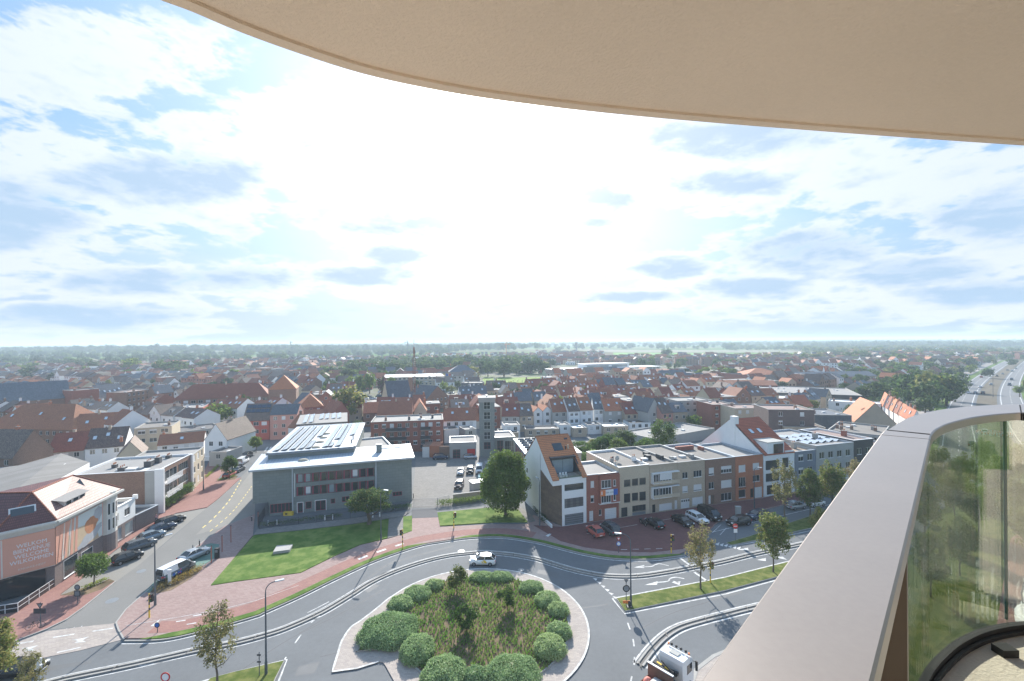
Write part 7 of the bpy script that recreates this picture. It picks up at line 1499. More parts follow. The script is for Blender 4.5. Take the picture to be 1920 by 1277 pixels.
for i, (px_, ytop, ybase, wpx, m) in enumerate(((655, 724, 790, 57, 'yellow'), (657, 704, 738, 18, 'lime'), (672, 702, 738, 24, 'fresh'), (693, 698, 738, 22, 'fresh'), (716, 703, 740, 18, 'purple'), (733, 706, 738, 18, 'lime'), (598, 702, 728, 22, 'purple'), (622, 700, 722, 16, 'mid'), (655, 690, 718, 34, 'dark'), (408, 757, 795, 48, 'lime'), (459, 738, 785, 18, 'mid'), (59, 688, 712, 34, 'dark'), (63, 679, 700, 22, 'lime'), (40, 683, 700, 22, 'lime'), (245, 671, 700, 34, 'lime'), (300, 675, 705, 24, 'fresh'), (330, 675, 705, 50, 'mid'), (385, 674, 700, 26, 'mid'), (175, 676, 700, 20, 'dark'),
        (898, 722, 745, 22, 'yellow'), (866, 735, 758, 20, 'dark'), (832, 716, 735, 16, 'lime'), (875, 690, 715, 18, 'mid'), (945, 675, 706, 34, 'dark'), (915, 678, 706, 20, 'mid'), (968, 680, 702, 18, 'mid'), (995, 673, 700, 24, 'dark'), (1010, 673, 700, 20, 'dark'), (1023, 678, 700, 14, 'mid'), (880, 664, 690, 26, 'dark'), (1250, 654, 672, 22, 'dark'), (1205, 670, 692, 18, 'mid'), (1220, 677, 695, 18, 'mid'), (1270, 679, 696, 12, 'mid'), (1315, 692, 716, 28, 'lime'), (1330, 700, 720, 20, 'lime'), (1355, 688, 712, 26, 'lime'), (1225, 752, 762, 12, 'dark'),
        (1345, 738, 755, 10, 'lime'), (1565, 702, 722, 22, 'mid'), (1582, 700, 722, 18, 'mid'), (1612, 701, 726, 22, 'mid'), (1520, 712, 722, 14, 'fresh'), (1640, 714, 752, 52, 'dark'), (1610, 740, 752, 24, 'dark'), (1712, 697, 752, 46, 'mid'), (1750, 695, 760, 60, 'yellow'), (1775, 700, 762, 50, 'mid'), (1735, 745, 780, 34, 'dark'), (1690, 700, 740, 40, 'mid'), (1785, 710, 752, 34, 'yellow'), (1745, 715, 770, 50, 'mid'), (1800, 697, 735, 30, 'mid'), (1700, 730, 765, 20, 'mid'), (1517, 752, 765, 18, 'mid'), (1640, 690, 712, 30, 'mid'), (1610, 688, 708, 30, 'mid'), (1670, 690, 712, 30, 'fresh'), (1820, 682, 700, 18, 'lime'), (1740, 676, 692, 16, 'lime'))):
    q = P(px_, ybase); top = at_y(px_, ytop, q.y).z; mtree(q.x, q.y, wpx * q.y / FPX * 1.05, max(3, top), m, 'round', i, lift=.1)
r2 = random.Random(5)
kinds = ['mid', 'dark', 'fresh', 'mid', 'lime', 'dark', 'yellow', 'pine']
# trees in gardens between the rows
HP = np.array([(h_[0], h_[1]) for h_ in hs_])
cand = [(x + r2.uniform(-2, 2), y + r2.uniform(-2, 2)) for x, y in tr_]
while len(cand) < 1500:
    y = r2.uniform(170, 1300); x = r2.uniform(-1.15, 1.2) * y
    p = to_px((x, y, 0))
    if x < y * .35 and y > 800: continue
    if r2.random() > (.22 if x < y * .3 else .8): continue
    if (FT.shape[0] and (np.hypot(FT[:, 0] - x, FT[:, 1] - y) < FT[:, 2] + 3).any()) or near_av(x, y, 20) or any(inpoly(p[0], p[1], e) for e in EXCL[:6]): continue
    if np.hypot(HP[:, 0] - x, HP[:, 1] - y).min() < 6.5: continue
    cand.append((x, y))
cand = [c_ for c_ in cand if not any(inpoly(*to_px((c_[0], c_[1], 0)), e) for e in (EXCL[0], EXCL[3]))]
cand.sort(key=lambda c_: c_[1])
NT = 175
for i, (x, y) in enumerate(cand[:NT]): mtree(x, y, r2.uniform(4, 8.5) * (.8 if y < 250 else 1), r2.uniform(5, 10) * (.75 if y < 250 else 1), r2.choice(kinds), r2.choice(('round', 'egg')), i)
# big belts
def belt(poly, n, hmin, hmax, ms, out):
    xs = [p[0] for p in poly]; ys = [p[1] for p in poly]; k = 0
    while k < n:
        x = r2.uniform(min(xs), max(xs)); y = min(ys) + (max(ys) - min(ys)) * r2.random()
        if inpoly(x, y, poly): out.append((x, y, r2.uniform(hmin, hmax), r2.choice(ms))); k += 1
farT = [(x, y, r2.uniform(6, 11), r2.choice(kinds)) for x, y in cand[NT:]]
wp = lambda l: [(P(a, b).x, P(a, b).y) for a, b in l]
belt(wp([(840, 700), (1010, 700), (1010, 684), (700, 688), (640, 706), (700, 712)]), 170, 9, 16, ['dark', 'mid', 'blueg'], farT)
autolabel(TI)
# wooded dunes left and middle, and the plain: instanced crowns on points (one mass per wood)
def wood(name, pts, label):
    k = {}
    for p in pts: k.setdefault(p[3], []).append(p)
    P_, S_, T_ = [], [], []
    for x, y, h_, m in pts: P_.append((x, y, h_ * .55 + (p_h(x, y))))
    me = bpy.data.meshes.new(name); me.from_pydata(P_, [], [])
    a = me.attributes.new('siz', 'FLOAT', 'POINT'); a.data.foreach_set('value', [p[2] for p in pts])
    b = me.attributes.new('kin', 'INT', 'POINT'); names = ['mid', 'dark', 'fresh', 'pine', 'yellow', 'blueg', 'lime']; b.data.foreach_set('value', [names.index(p[3]) if p[3] in names else 0 for p in pts])
    o = link(name, me); struct(o, 'stuff', label)
    ng = bpy.data.node_groups.new(name, 'GeometryNodeTree'); ng.interface.new_socket('Geometry', in_out='INPUT', socket_type='NodeSocketGeometry'); ng.interface.new_socket('Geometry', in_out='OUTPUT', socket_type='NodeSocketGeometry')
    N = ng.nodes; L = ng.links; gi = N.new('NodeGroupInput'); go = N.new('NodeGroupOutput'); jn = N.new('GeometryNodeJoinGeometry')
    sa = N.new('GeometryNodeInputNamedAttribute'); sa.data_type = 'FLOAT'; sa.inputs[0].default_value = 'siz'; ka = N.new('GeometryNodeInputNamedAttribute'); ka.data_type = 'INT'; ka.inputs[0].default_value = 'kin'
    for i, nm in enumerate(names):
        src = WOODSRC[nm]; oi = N.new('GeometryNodeObjectInfo'); oi.inputs[0].default_value = src; oi.transform_space = 'ORIGINAL'
        cmp = N.new('FunctionNodeCompare'); cmp.data_type = 'INT'; cmp.operation = 'EQUAL'; L.new(ka.outputs[0], cmp.inputs[2]); cmp.inputs[3].default_value = i
        ip = N.new('GeometryNodeInstanceOnPoints'); L.new(gi.outputs[0], ip.inputs['Points']); L.new(cmp.outputs[0], ip.inputs['Selection']); L.new(oi.outputs['Geometry'], ip.inputs['Instance'])
        rv = N.new('FunctionNodeRandomValue'); rv.data_type = 'FLOAT_VECTOR'; rv.inputs[0].default_value = (0, 0, 0); rv.inputs[1].default_value = (.2, .2, 6.28); L.new(rv.outputs[0], ip.inputs['Rotation'])
        vm = N.new('ShaderNodeVectorMath'); vm.operation = 'SCALE'; rs = N.new('FunctionNodeRandomValue'); rs.data_type = 'FLOAT_VECTOR'; rs.inputs[0].default_value = (.38, .38, .38); rs.inputs[1].default_value = (.62, .62, .5); L.new(rs.outputs[0], vm.inputs[0]); L.new(sa.outputs[0], vm.inputs['Scale']); L.new(vm.outputs[0], ip.inputs['Scale'])
        L.new(ip.outputs[0], jn.inputs[0])
    L.new(jn.outputs[0], go.inputs[0]); md = o.modifiers.new('scatter', 'NODES'); md.node_group = ng
def p_h(x, y): return 0.0
WOODSRC = {}
for i, nm in enumerate(['mid', 'dark', 'fresh', 'pine', 'yellow', 'blueg', 'lime']):
    s = bpy.data.objects.new('crown_source', leafmesh('crown_source', 420, 1, 1, 1, 0, .30, [LM_[nm]], 'round', 16, 200 + i, .5, spread=.34)); WOODSRC[nm] = s
wood('distant_trees', farT, 'garden and park trees between the distant houses')
# woods on the horizon side; ground rises gently in dunes on the left
def p_h(x, y): return 9 * math.exp(-((y - 1500) / 600) ** 2) * (.6 + .4 * math.sin(x * .004)) if x < 100 else 0
W1 = []
belt(wp([(-900, 705), (-60, 697), (160, 694), (330, 686), (560, 682), (690, 672), (860, 664), (860, 656), (300, 657), (-900, 664)]), 5200, 9, 15, ['pine', 'dark', 'dark', 'mid', 'blueg', 'mid', 'fresh'], W1)
def big_belt(n, y0, y1, x0, x1, h0, h1, ms, lines=False):
    for _ in range(n):
        y = y0 * (y1 / y0) ** r2.random(); x = r2.uniform(x0, x1) * y
        W1.append((x, y, r2.uniform(h0, h1), r2.choice(ms)))
big_belt(3000, 1400, 6500, -1.25, .02, 14, 26, ['dark', 'blueg', 'mid', 'pine'])
big_belt(900, 1500, 7000, .02, 1.25, 12, 26, ['dark', 'blueg', 'mid'])
for k in range(16):   # tree lines on the plain at the right
    y = 1500 * 1.13 ** k; a = r2.uniform(.1, .8) * y; b = a + r2.uniform(.15, .6) * y; n = 90
    if y < 2000: a += .35 * y; b += .3 * y
    for i in range(n): t_ = i / n; W1.append((a + (b - a) * t_, y * (1 + .04 * t_) + r2.uniform(-10, 10), r2.uniform(14, 24), r2.choice(['dark', 'blueg', 'mid'])))
belt([(520, 560), (1000, 900), (1500, 1500), (800, 1700), (420, 1000), (350, 700)], 900, 8, 15, ['mid', 'dark', 'fresh', 'blueg', 'yellow'], W1)
W1 = [w for w in W1 if not inpoly(*to_px((w[0], w[1], 0)), [(1060, 673), (1540, 673), (1500, 657.5), (1060, 656)])] 
wood('forest', W1, 'dark pine and broadleaf woods reaching to the horizon')
# ------------------------------------------------------------------ vehicles
for n_, c_, me_ in (('black', (.012, .013, .015), .3), ('grey', (.11, .12, .13), .4), ('silver', (.42, .44, .46), .5), ('white', (.74, .75, .76), .1), ('red', (.17, .012, .018), .2), ('blue', (.03, .05, .09), .4), ('steelblue', (.20, .26, .31), .4), ('teal', (.10, .30, .33), .3), ('brown', (.07, .04, .035), .3)):
    dm('paint_' + n_, c_, .22, .02, 1.0, metal=me_, spec=.7)
CT = dict(hatch=(4.0, 1.76, 1.50, (.20, .42, .82, .985), .96, .72), sedan=(4.65, 1.82, 1.45, (.24, .44, .70, .90), .95, .68), suv=(4.5, 1.88, 1.66, (.22, .38, .86, .98), 1.08, .78), wagon=(4.75, 1.84, 1.50, (.23, .41, .88, .985), .96, .70), van=(4.9, 1.92, 1.95, (.10, .27, .95, .995), 1.15, .55), mpv=(4.45, 1.85, 1.80, (.17, .33, .93, .99), 1.05, .60))
PROTO = {}; CARN = [0]
def car_proto(kind, col, loc, rz, label, roofcol=None):
    L_, W, H, (a, b, c, d), bz, hz = CT[kind]; w = W / 2; t = thing('parked_car' if kind != 'van' else 'van', loc, rz, label, 'van' if kind == 'van' else 'car')
    X = lambda f: L_ / 2 - f * L_
    hood = hz + .28 if kind != 'van' else bz
    st = [(0, .35, .58, .80), (.02, .24, hood - .22, .90), (.10, .20, hood - .06, .98), (a, .20, bz - .02, 1), (.5, .20, bz, 1), (min(d, .93), .20, bz + .01, .98), (.985, .28, bz - .05, .90), (1, .38, bz - .25, .84)]
    mb = MB(); rings = []
    for f_, z0, z1, ws in st:
        ww = w * ws; zm = z0 + (z1 - z0) * .55; rings.append([(X(f_), y, z) for y, z in ((-ww * .9, z0), (-ww, z0 + .12), (-ww * 1.0, zm), (-ww * .93, z1 - .03), (-ww * .72, z1 + .03), (0, z1 + .06), (ww * .72, z1 + .03), (ww * .93, z1 - .03), (ww, zm), (ww, z0 + .12), (ww * .9, z0))])
    n = len(rings[0])
    for r_ in rings: mb.v.extend(r_)
    for i in range(len(rings) - 1):
        for k in range(n - 1): mb.f.append((i * n + k, i * n + k + 1, (i + 1) * n + k + 1, (i + 1) * n + k)); mb.m.append(0)
        mb.f.append((i * n + n - 1, i * n, (i + 1) * n, (i + 1) * n + n - 1)); mb.m.append(1)
    mb.f.append(tuple(range(n))[::-1]); mb.m.append(0); mb.f.append(tuple(range((len(rings) - 1) * n, len(rings) * n))); mb.m.append(0)
    mb.build('body', [M['paint_' + col], M['rubber']], t, smooth=True)
    cw, rw2 = w * .90, w * .70; zt = H; mb = MB(); zb = bz - .02
    B = [(X(a), cw), (X(d), cw * .94)]; T = [(X(b), rw2), (X(c), rw2)]
    pts = [(B[0][0], -B[0][1], zb), (B[0][0], B[0][1], zb), (B[1][0], B[1][1], zb), (B[1][0], -B[1][1], zb), (T[0][0], -T[0][1], zt - .05), (T[0][0], T[0][1], zt - .05), (T[1][0], T[1][1], zt - .06), (T[1][0], -T[1][1], zt - .06)]
    mb.v = pts; mb.f = [(0, 4, 5, 1), (1, 5, 6, 2), (2, 6, 7, 3), (3, 7, 4, 0), (4, 7, 6, 5)]; mb.m = [0] * 5; mb.build('windows', M['car_glass'], t)
    rb = MB(); e = .05; xm = (T[0][0] + T[1][0]) / 2
    rb.v = [(T[0][0] + e, -rw2 * .98, zt - .06), (T[0][0] + e, rw2 * .98, zt - .06), (xm, rw2 * 1.04, zt - .01), (T[1][0] - e, rw2, zt - .06), (T[1][0] - e, -rw2, zt - .06), (xm, -rw2 * 1.04, zt - .01), (T[0][0] - .3, 0, zt + .02), (T[1][0] + .3, 0, zt + .02)]
    rb.f = [(0, 1, 6), (1, 2, 6), (2, 7, 6), (2, 3, 7), (3, 4, 7), (4, 5, 7), (5, 6, 7), (5, 0, 6)]; rb.m = [0] * 8
    rails = [(B[0], T[0]), (B[1], T[1])]
    for (q, r_) in rails:
        for s in (-1, 1): rb.tube([(q[0], s * q[1] * .99, zb), (r_[0], s * r_[1] * .99, zt - .05)], .045, 5)
    for s in (-1, 1):
        mx = (X(a) + X(d)) / 2 + .02 * L_; rb.tube([(mx, s * cw * .99, zb), ((T[0][0] + T[1][0]) / 2, s * rw2 * .99, zt - .05)], .045, 5)
        if kind in ('suv', 'wagon', 'van', 'mpv'): q = X(c - .08); rb.tube([(q - .15, s * cw * .98, zb), (q, s * rw2 * .99, zt - .05)], .05, 5)
        if kind in ('van',): rb.face([(X(.55), s * cw * 1.01, zb), (X(.97), s * cw * .99, zb), (X(.94), s * rw2 * 1.03, zt - .08), (X(.55), s * rw2 * 1.03, zt - .08)])
    rb.build('roof', [M['paint_' + (roofcol or col)]], t, smooth=True)
    r = .33 if kind in ('suv', 'van') else .31
    key = ('wheel', r)
    if key not in PROTO:
        a_ = MB(); a_.cyl((0, -.11, 0), r, .22, 18, axis='y'); b_ = MB(); b_.cyl((0, -.125, 0), r * .64, .25, 12, axis='y')
        for k in range(5): an = k * 1.2566; b_.obox((math.cos(an) * r * .33, 0, math.sin(an) * r * .33), (r * .3 * math.cos(an), 0, r * .3 * math.sin(an)), (0, .13, 0), (-.035 * math.sin(an), 0, .035 * math.cos(an)), 1)
        PROTO[key] = (a_.mesh('wheel', M['rubber']), b_.mesh('rim', [M['grey_metal'], M['chrome']]))
    for fx in (.19, .80):
        for s in (-1, 1): o = link('wheel', PROTO[key][0], t, (X(fx), s * (w - .10), r)); link('rim', PROTO[key][1], o)
    def small(name, box, m):
        k = (name, kind, box)
        mb = MB(); mb.box(*box); mb.build(name, M[m], t)
    for s in (-1, 1):
        y0, y1 = sorted((s * w * .52, s * w * .86)); small('headlight', (X(.045) - .1, y0, hood - .30, X(.012) + .01, y1, hood - .14), 'lamp_glass')
        y0, y1 = sorted((s * w * .58, s * w * .88)); small('tail_light', (X(1) - .01, y0, bz - .30, X(.975), y1, bz - .10), 'tail')
        y0, y1 = sorted((s * (w * .95), s * (w + .14))); small('mirror', (X(a + .07) - .08, y0, bz + .0, X(a + .07) + .08, y1, bz + .15), 'paint_' + col)
    small('number_plate', (X(1) - .02, -.26, .45, X(.99), .26, .57), 'white'); small('number_plate', (X(.01), -.26, .36, X(0) + .02, .26, .46), 'white'); small('grille', (X(.02), -.45, .44, X(.004) + .02, .45, hood - .30), 'rubber')
    return t
def car(px, py, ang, kind, col, label, group=None, roofcol=None, sc=None, z=.0, Yw=None):
    p = P(px, py) if Yw is None else Yw; p = Vector((p.x, p.y, z)); k = (kind, col, roofcol)
    if k not in PROTO: t = car_proto(kind, col, p, ang, label, roofcol); PROTO[k] = t
    else: t = copy_tree(PROTO[k], p, ang, label)
    if group: t['group'] = group
    return t
aN = math.atan2(.96, .28); rowc = math.atan2(-.945, .33); ru = RF.ang
gL = 'cars parked along the left shops'
for x, y, k, c, lb, dy in ((238, 1052, 'hatch', 'black', 'black hatchback parked nearest the round tree', .0), (262, 1029, 'suv', 'grey', 'grey-black estate car second from the round tree', 0), (284, 1011, 'hatch', 'steelblue', 'blue grey car in the middle of the left row', 0), (302, 996, 'sedan', 'blue', 'dark blue car fourth from the round tree', 0), (320, 982, 'wagon', 'black', 'black estate car furthest up the left row', 0)):
    car(x, y, R(62), k, c, lb, gL)
car(365, 1047, R(70), 'sedan', 'silver', 'silver grey car charging in the green bay', z=.12)
v = car(330, 1080, R(72), 'van', 'grey', 'grey van with graffiti side and white roof beside the orange shrubs', roofcol='white', z=.12)
mb = MB(); g_ = random.Random(3)
for i in range(16):
    x, z, r_ = g_.uniform(-2.3, .9), g_.uniform(.5, 1.05), g_.uniform(.1, .24); s = -1
    mb.face([(x + math.cos(q) * r_ * g_.uniform(.6, 1.2), s * (.962 + .002 * i * .5), z + math.sin(q) * r_ * g_.uniform(.6, 1.2)) for q in [k * 1.05 for k in range(6)]], i % 4)
mb.build('graffiti', [M['blue'], M['paint_teal'], mat('pink', (.45, .10, .25), .5), M['white']], v)
gy = 'cars parked up the side street'
car(430, 894, R(95), 'hatch', 'red', 'red hatchback beside the small street tree', gy); car(447, 884, R(95), 'sedan', 'grey', 'dark grey car behind the red hatchback', gy); car(455, 869, R(100), 'van', 'white', 'white van parked up the side street', gy); car(464, 857, R(100), 'suv', 'black', 'black car beyond the white van', gy)
gc = 'cars in the car park'
for x, y, a, k, c, lb in ((826, 861, 8, 'suv', 'blue', 'dark blue off-roader before the brick wall'), (882, 860, 4, 'hatch', 'silver', 'silver hatchback before the red garage doors'), (863.6, 888, -88, 'sedan', 'silver', 'silver car, left of the first row in the car park'), (881.6, 886, -88, 'suv', 'black', 'black car, second of the first row in the car park'), (899, 885, -88, 'van', 'white', 'white van, third of the first row in the car park'), (914.5, 881, -85, 'van', 'silver', 'silver van nearest the engine hall'), (861, 914, -92, 'suv', 'brown', 'dark red brown car alone near the car park gate'), (902, 907, -86, 'mpv', 'teal', 'teal van by the low car park wall')): car(x, y, R(a), k, c, lb, gc)
car(905, 1057, R(178), 'hatch', 'white', 'white hatchback with yellow mark driving round the roundabout')
w_ = THINGS[-1]; mb = MB(); mb.face([(-.75, .905, .5), (-.35, .905, .5), (-.1, .905, .95), (-.5, .905, .95)]); mb.face([(-.25, .906, .45), (-.1, .906, .45), (.1, .906, .8), (-.05, .906, .8)]); mb.build('door_mark', M['yellow'], w_)
gr = 'cars in the red brick parking court'
for x, y, a, k, c, lb in ((1116, 1003, rowc, 'hatch', 'red', 'dark red hatchback in the brick court'), (1144, 999, rowc, 'mpv', 'grey', 'dark grey van with roof rails beside the red hatchback'), (1228, 988, rowc, 'hatch', 'black', 'small black car beside the motorcycle'), (1280, 983, rowc, 'sedan', 'black', 'black saloon left of the white car'), (1307, 978, rowc, 'wagon', 'white', 'white car between two black ones'), (1330, 972, rowc, 'van', 'black', 'black van facing the street'), (1385, 984, ru + math.pi, 'suv', 'black', 'black car by the no entry sign'), (1422, 972, ru + math.pi, 'suv', 'blue', 'dark off-roader at the end of the brick court'), (1492, 953, ru, 'hatch', 'silver', 'silver car half hidden behind the plane trees'), (1528, 948, ru, 'hatch', 'white', 'white car behind the second plane tree')): car(x, y, a + (math.pi if x < 1240 else 0), k, c, lb, gr, z=.13 if x < 1340 else 0)
car(36, 1264, R(8), 'sedan', 'black', 'black car driving at the bottom left corner')
# avenue, side street and square traffic, small in the picture
far_spec = []
for i, (x, y, k, c) in enumerate(((1816, 738, 'hatch', 'white'), (1829, 738, 'hatch', 'steelblue'), (1843, 738.5, 'suv', 'black'), (1858, 722, 'hatch', 'silver'), (1838, 727, 'sedan', 'white'), (1893, 723, 'van', 'blue'), (1897, 713, 'van', 'grey'), (1880, 702, 'hatch', 'silver'), (1869, 706, 'hatch', 'black'), (1823, 722, 'wagon', 'white'), (1898, 697, 'van', 'white'), (1905, 692, 'hatch', 'silver'), (1840, 708, 'hatch', 'red'), (1889, 695, 'hatch', 'grey'), (1822, 836, 'hatch', 'black'), (1846, 812, 'hatch', 'white'))):
    p = P(x, y); j = min(range(len(av) - 1), key=lambda q: (av[q] - p).length); d = av[j + 1] - av[j]; o = car(x, y, math.atan2(d.y, d.x) + (math.pi if x > 1850 else 0), k, c, ''); far_spec.append((o, '%s %s on the avenue' % (c.replace('steel', 'pale '), {'hatch': 'small car', 'suv': 'off-roader', 'sedan': 'saloon', 'van': 'van', 'wagon': 'estate'}[k]), p.x, p.y, 1))
    o['group'] = 'traffic on the avenue'
for i, (x, y, a, k, c) in enumerate(((680, 787, 65, 'hatch', 'silver'), (682, 778, 65, 'sedan', 'white'), (686, 768, 65, 'suv', 'black'), (689, 760, 65, 'hatch', 'silver'), (704, 776, 60, 'van', 'white'), (685, 749, 10, 'hatch', 'white'), (692, 746, 10, 'hatch', 'grey'), (700, 749, 10, 'sedan', 'silver'), (712, 744, 5, 'hatch', 'blue'), (716, 738, 5, 'van', 'white'), (728, 741, 5, 'hatch', 'red'), (845, 748, 40, 'hatch', 'white'), (858, 744, 40, 'sedan', 'silver'), (872, 741, 20, 'hatch', 'white'), (880, 747, 20, 'hatch', 'grey'), (846, 738, 20, 'sedan', 'white'), (1100, 882, 75, 'van', 'silver'), (1094, 874, 75, 'hatch', 'white'), (1345, 727, 0, 'hatch', 'white'), (1352, 734, 0, 'hatch', 'grey'))):
    p = P(x, y); o = car(x, y, R(a), k, c, ''); o['group'] = 'cars parked in the town behind'; far_spec.append((o, '%s parked %s' % (c, {'hatch': 'small car', 'suv': 'off-roader', 'sedan': 'saloon', 'van': 'van', 'wagon': 'estate'}[k]), p.x, p.y, 1))
autolabel(far_spec)
# lorry with loading crane
hd = math.atan2(.66, .75); t = thing('crane_truck', P(1262, 1262), hd, 'white cab lorry with black loading crane and brown steel headboard', 'truck')
c = P(1268, 1224, 3.2); t.location = (c.x - math.cos(hd) * 2.3, c.y - math.sin(hd) * 2.3, 0)
mb = MB(); prof = [(1.3, .55), (3.35, .55), (3.45, 1.6), (3.3, 2.2), (3.05, 3.05), (2.6, 3.25), (1.35, 3.3), (1.25, 2.9)]
for s in (-1, 1): mb.face([(x, s * 1.22, z) for x, z in (prof if s < 0 else prof[::-1])])
for i in range(len(prof)): (x0, z0), (x1, z1) = prof[i], prof[(i + 1) % len(prof)]; mb.face([(x0, -1.22, z0), (x0, 1.22, z0), (x1, 1.22, z1), (x1, -1.22, z1)])
mb.build('cab', M['paint_white'], t)
mb = MB(); mb.obox((3.3, 0, 2.35), (.10, 0, -.42), (0, 1.08, 0), (.03, 0, .01)); mb.build('windscreen', M['car_glass'], t)
for s in (-1, 1):
    mb = MB(); mb.box(2.1, s * 1.225 - .01, 1.75, 3.05, s * 1.225 + .01, 2.6); mb.build('side_window', M['car_glass'], t)
    mb = MB(); mb.box(3.35, s * 1.5 - .1, 1.7, 3.5, s * 1.5 + .1, 2.6); mb.tube([(3.2, s * 1.2, 2.6), (3.4, s * 1.5, 2.6)], .03, 5); mb.build('mirror', M['black'], t)
mb = MB(); mb.box(1.75, -.45, 3.28, 2.35, .45, 3.36); mb.build('roof_hatch', M['plaster_grey'], t); mb = MB(); mb.tube([(2.75, -1.1, 3.4), (2.75, 1.1, 3.4)], .03, 6)
mb.build('light_bar', M['chrome'], t)
for y in (-.75, -.25, .25, .75): mb = MB(); mb.cyl((2.7, y, 3.5), .12, .12, 10, axis='x'); mb.build('spotlight', M['black'], t)
for y in (-1.08, 1.08): mb = MB(); mb.cyl((2.75, y, 3.36), .09, .16, 8); mb.build('beacon', M['orange'], t)
mb = MB(); mb.box(-6.0, -.45, .75, 3.0, .45, 1.05); mb.box(1.4, -1.2, .5, 3.3, 1.2, .7); mb.build('chassis', M['black'], t)
for x in (2.5, -3.2, -4.5):
    for s in (-1, 1): mb = MB(); mb.cyl((x, s * 1.05 - .17, .5), .5, .34, 20, axis='y'); o = mb.build('wheel', M['rubber'], t); mb = MB(); mb.cyl((x, s * 1.05 - .19, .5), .27, .38, 12, axis='y'); mb.build('rim', M['chrome'], o)
mb = MB(); mb.box(-6.2, -1.25, 1.1, -.6, 1.25, 1.25); mb.box(-6.2, -1.25, 1.25, -.7, -1.2, 1.9); mb.box(-6.2, 1.2, 1.25, -.7, 1.25, 1.9); mb.build('loading_bed', mat('rust_steel', (.16, .09, .065), .8, .2, 1.0), t)
mb = MB(); mb.box(-.7, -1.3, .9, -.58, 1.3, 3.0); mb.box(-.75, -1.34, 2.99, -.53, 1.34, 3.06, 1); mb.build('headboard', [M['rust_steel'] if 'rust_steel' in M else MATS['rust_steel'], M['steel']], t)
mb = MB(); mb.box(0, -.35, 1.05, .6, .35, 2.5); mb.obox((.35, .25, 2.45), (.28, 0, 0), (0, 1.0, .1), (0, 0, .22)); mb.obox((.75, -.2, 2.2), (.2, 0, 0), (0, .8, -.15), (0, 0, .16)); mb.tube([(.3, -.9, 1.3), (.3, -.7, 2.6), (.6, .6, 2.9)], .09, 6); mb.box(-.2, -1.1, .95, 1.1, 1.1, 1.3); mb.obox((.35, .7, 2.72), (.1, 0, 0), (0, .25, .02), (0, 0, .02), 1); mb.obox((.35, -.1, 2.68), (.1, 0, 0), (0, .2, .02), (0, 0, .02), 1); mb.build('loading_crane', [M['black'], M['yellow']], t)
mb = MB(); mb.box(-2.4, -1.0, 1.26, -1.2, .2, 2.35, 0)
for i in range(5):
    for j in range(5): x = -2.4 + i * .3; mb.box(x - .02, -1.03, 1.3 + j * .26, x + .02, .23, 1.32 + j * .26, 1)
mb.box(-2.45, -1.05, 2.35, -1.15, .25, 2.4, 1); mb.cyl((-1.8, -.4, 2.4), .14, .06, 10, 2); o = mb.build('liquid_container', [M['blind'], M['steel'], M['paint_teal']], None, t.location, hd); tag(o, 'white caged liquid tank on the lorry bed', 'tank')
mb = MB(); mb.sphere((-1.6, .75, 1.75), .5, .42, .55, 9, 7); mb.sphere((-2.5, .8, 1.7), .45, .42, .5, 9, 7); mb.sphere((-3.2, -.3, 1.6), .45, .5, .4, 9, 7); tag(mb.build('builders_bags', mat('salmon_bag', (.62, .22, .18), .8, .3, 4.0), None, t.location, hd, smooth=True), 'red and white bulk bags on the lorry bed', 'bags')
# motorcycle and bicycle
def two_wheeler(name, p, rz, label, cat, r, wb, motor):
    t = thing(name, p, rz, label, cat)
    for x in (-wb / 2, wb / 2):
        mb = MB(); n = 18
        for k in range(n): a, b = 2 * math.pi * k / n, 2 * math.pi * (k + 1) / n; mb.tube([(x + r * math.cos(a), 0, r + r * math.sin(a)), (x + r * math.cos(b), 0, r + r * math.sin(b))], .06 if motor else .02, 5, cap=False)
        o = mb.build('wheel', M['rubber'], t); mb = MB()
        for k in range(8): a = math.pi * k / 8; mb.tube([(x - r * math.cos(a), 0, r - r * math.sin(a)), (x + r * math.cos(a), 0, r + r * math.sin(a))], .012, 3)
        mb.build('spokes', M['steel'], o)
    mb = MB(); f_ = (wb / 2, 0, r); rr_ = (-wb / 2, 0, r); hb = (wb * .32, 0, r * 2 + .35); st = (-wb * .18, 0, r * 2 + .1); bb = (-.02, 0, r * .9); q = .035 if motor else .02
    for a, b in ((f_, hb), (hb, st), (st, bb), (bb, rr_), (rr_, st), (bb, (wb * .34, 0, r * 2 + .1))): mb.tube([a, b], q, 6)
    mb.tube([(hb[0] - .1, -.33, hb[2]), (hb[0], 0, hb[2]), (hb[0] - .1, .33, hb[2])], q * .8, 6); mb.build('frame', M['black'] if motor else M['dark_metal'], t)
    mb = MB(); mb.sphere((st[0] - (.1 if motor else 0), 0, st[2] + .06), .35 if motor else .13, .14 if motor else .07, .08, 8, 5); mb.build('seat', M['rubber'], t, smooth=True)
    if motor:
        mb = MB(); mb.sphere((.15, 0, r * 2 + .12), .3, .18, .16, 10, 6); mb.box(-.25, -.16, r * .5, .25, .16, r * 1.7); mb.sphere((wb * .42, 0, r * 2 + .1), .1, .16, .15, 8, 6); mb.box(-wb / 2 - .2, -.2, r * 2, -wb / 2 + .2, .2, r * 2 + .3); mb.build('tank_and_engine', M['black'], t, smooth=False)
two_wheeler('motorcycle', Vector((*P(1206, 985).xy, .13)), rowc, 'black motorcycle parked left of the small black car', 'motorcycle', .31, 1.4, True)
two_wheeler('bicycle', Vector((*P(66, 1181).xy, .12)), R(30), 'bicycle leaning by the triangular sign post', 'bicycle', .34, 1.05, False)
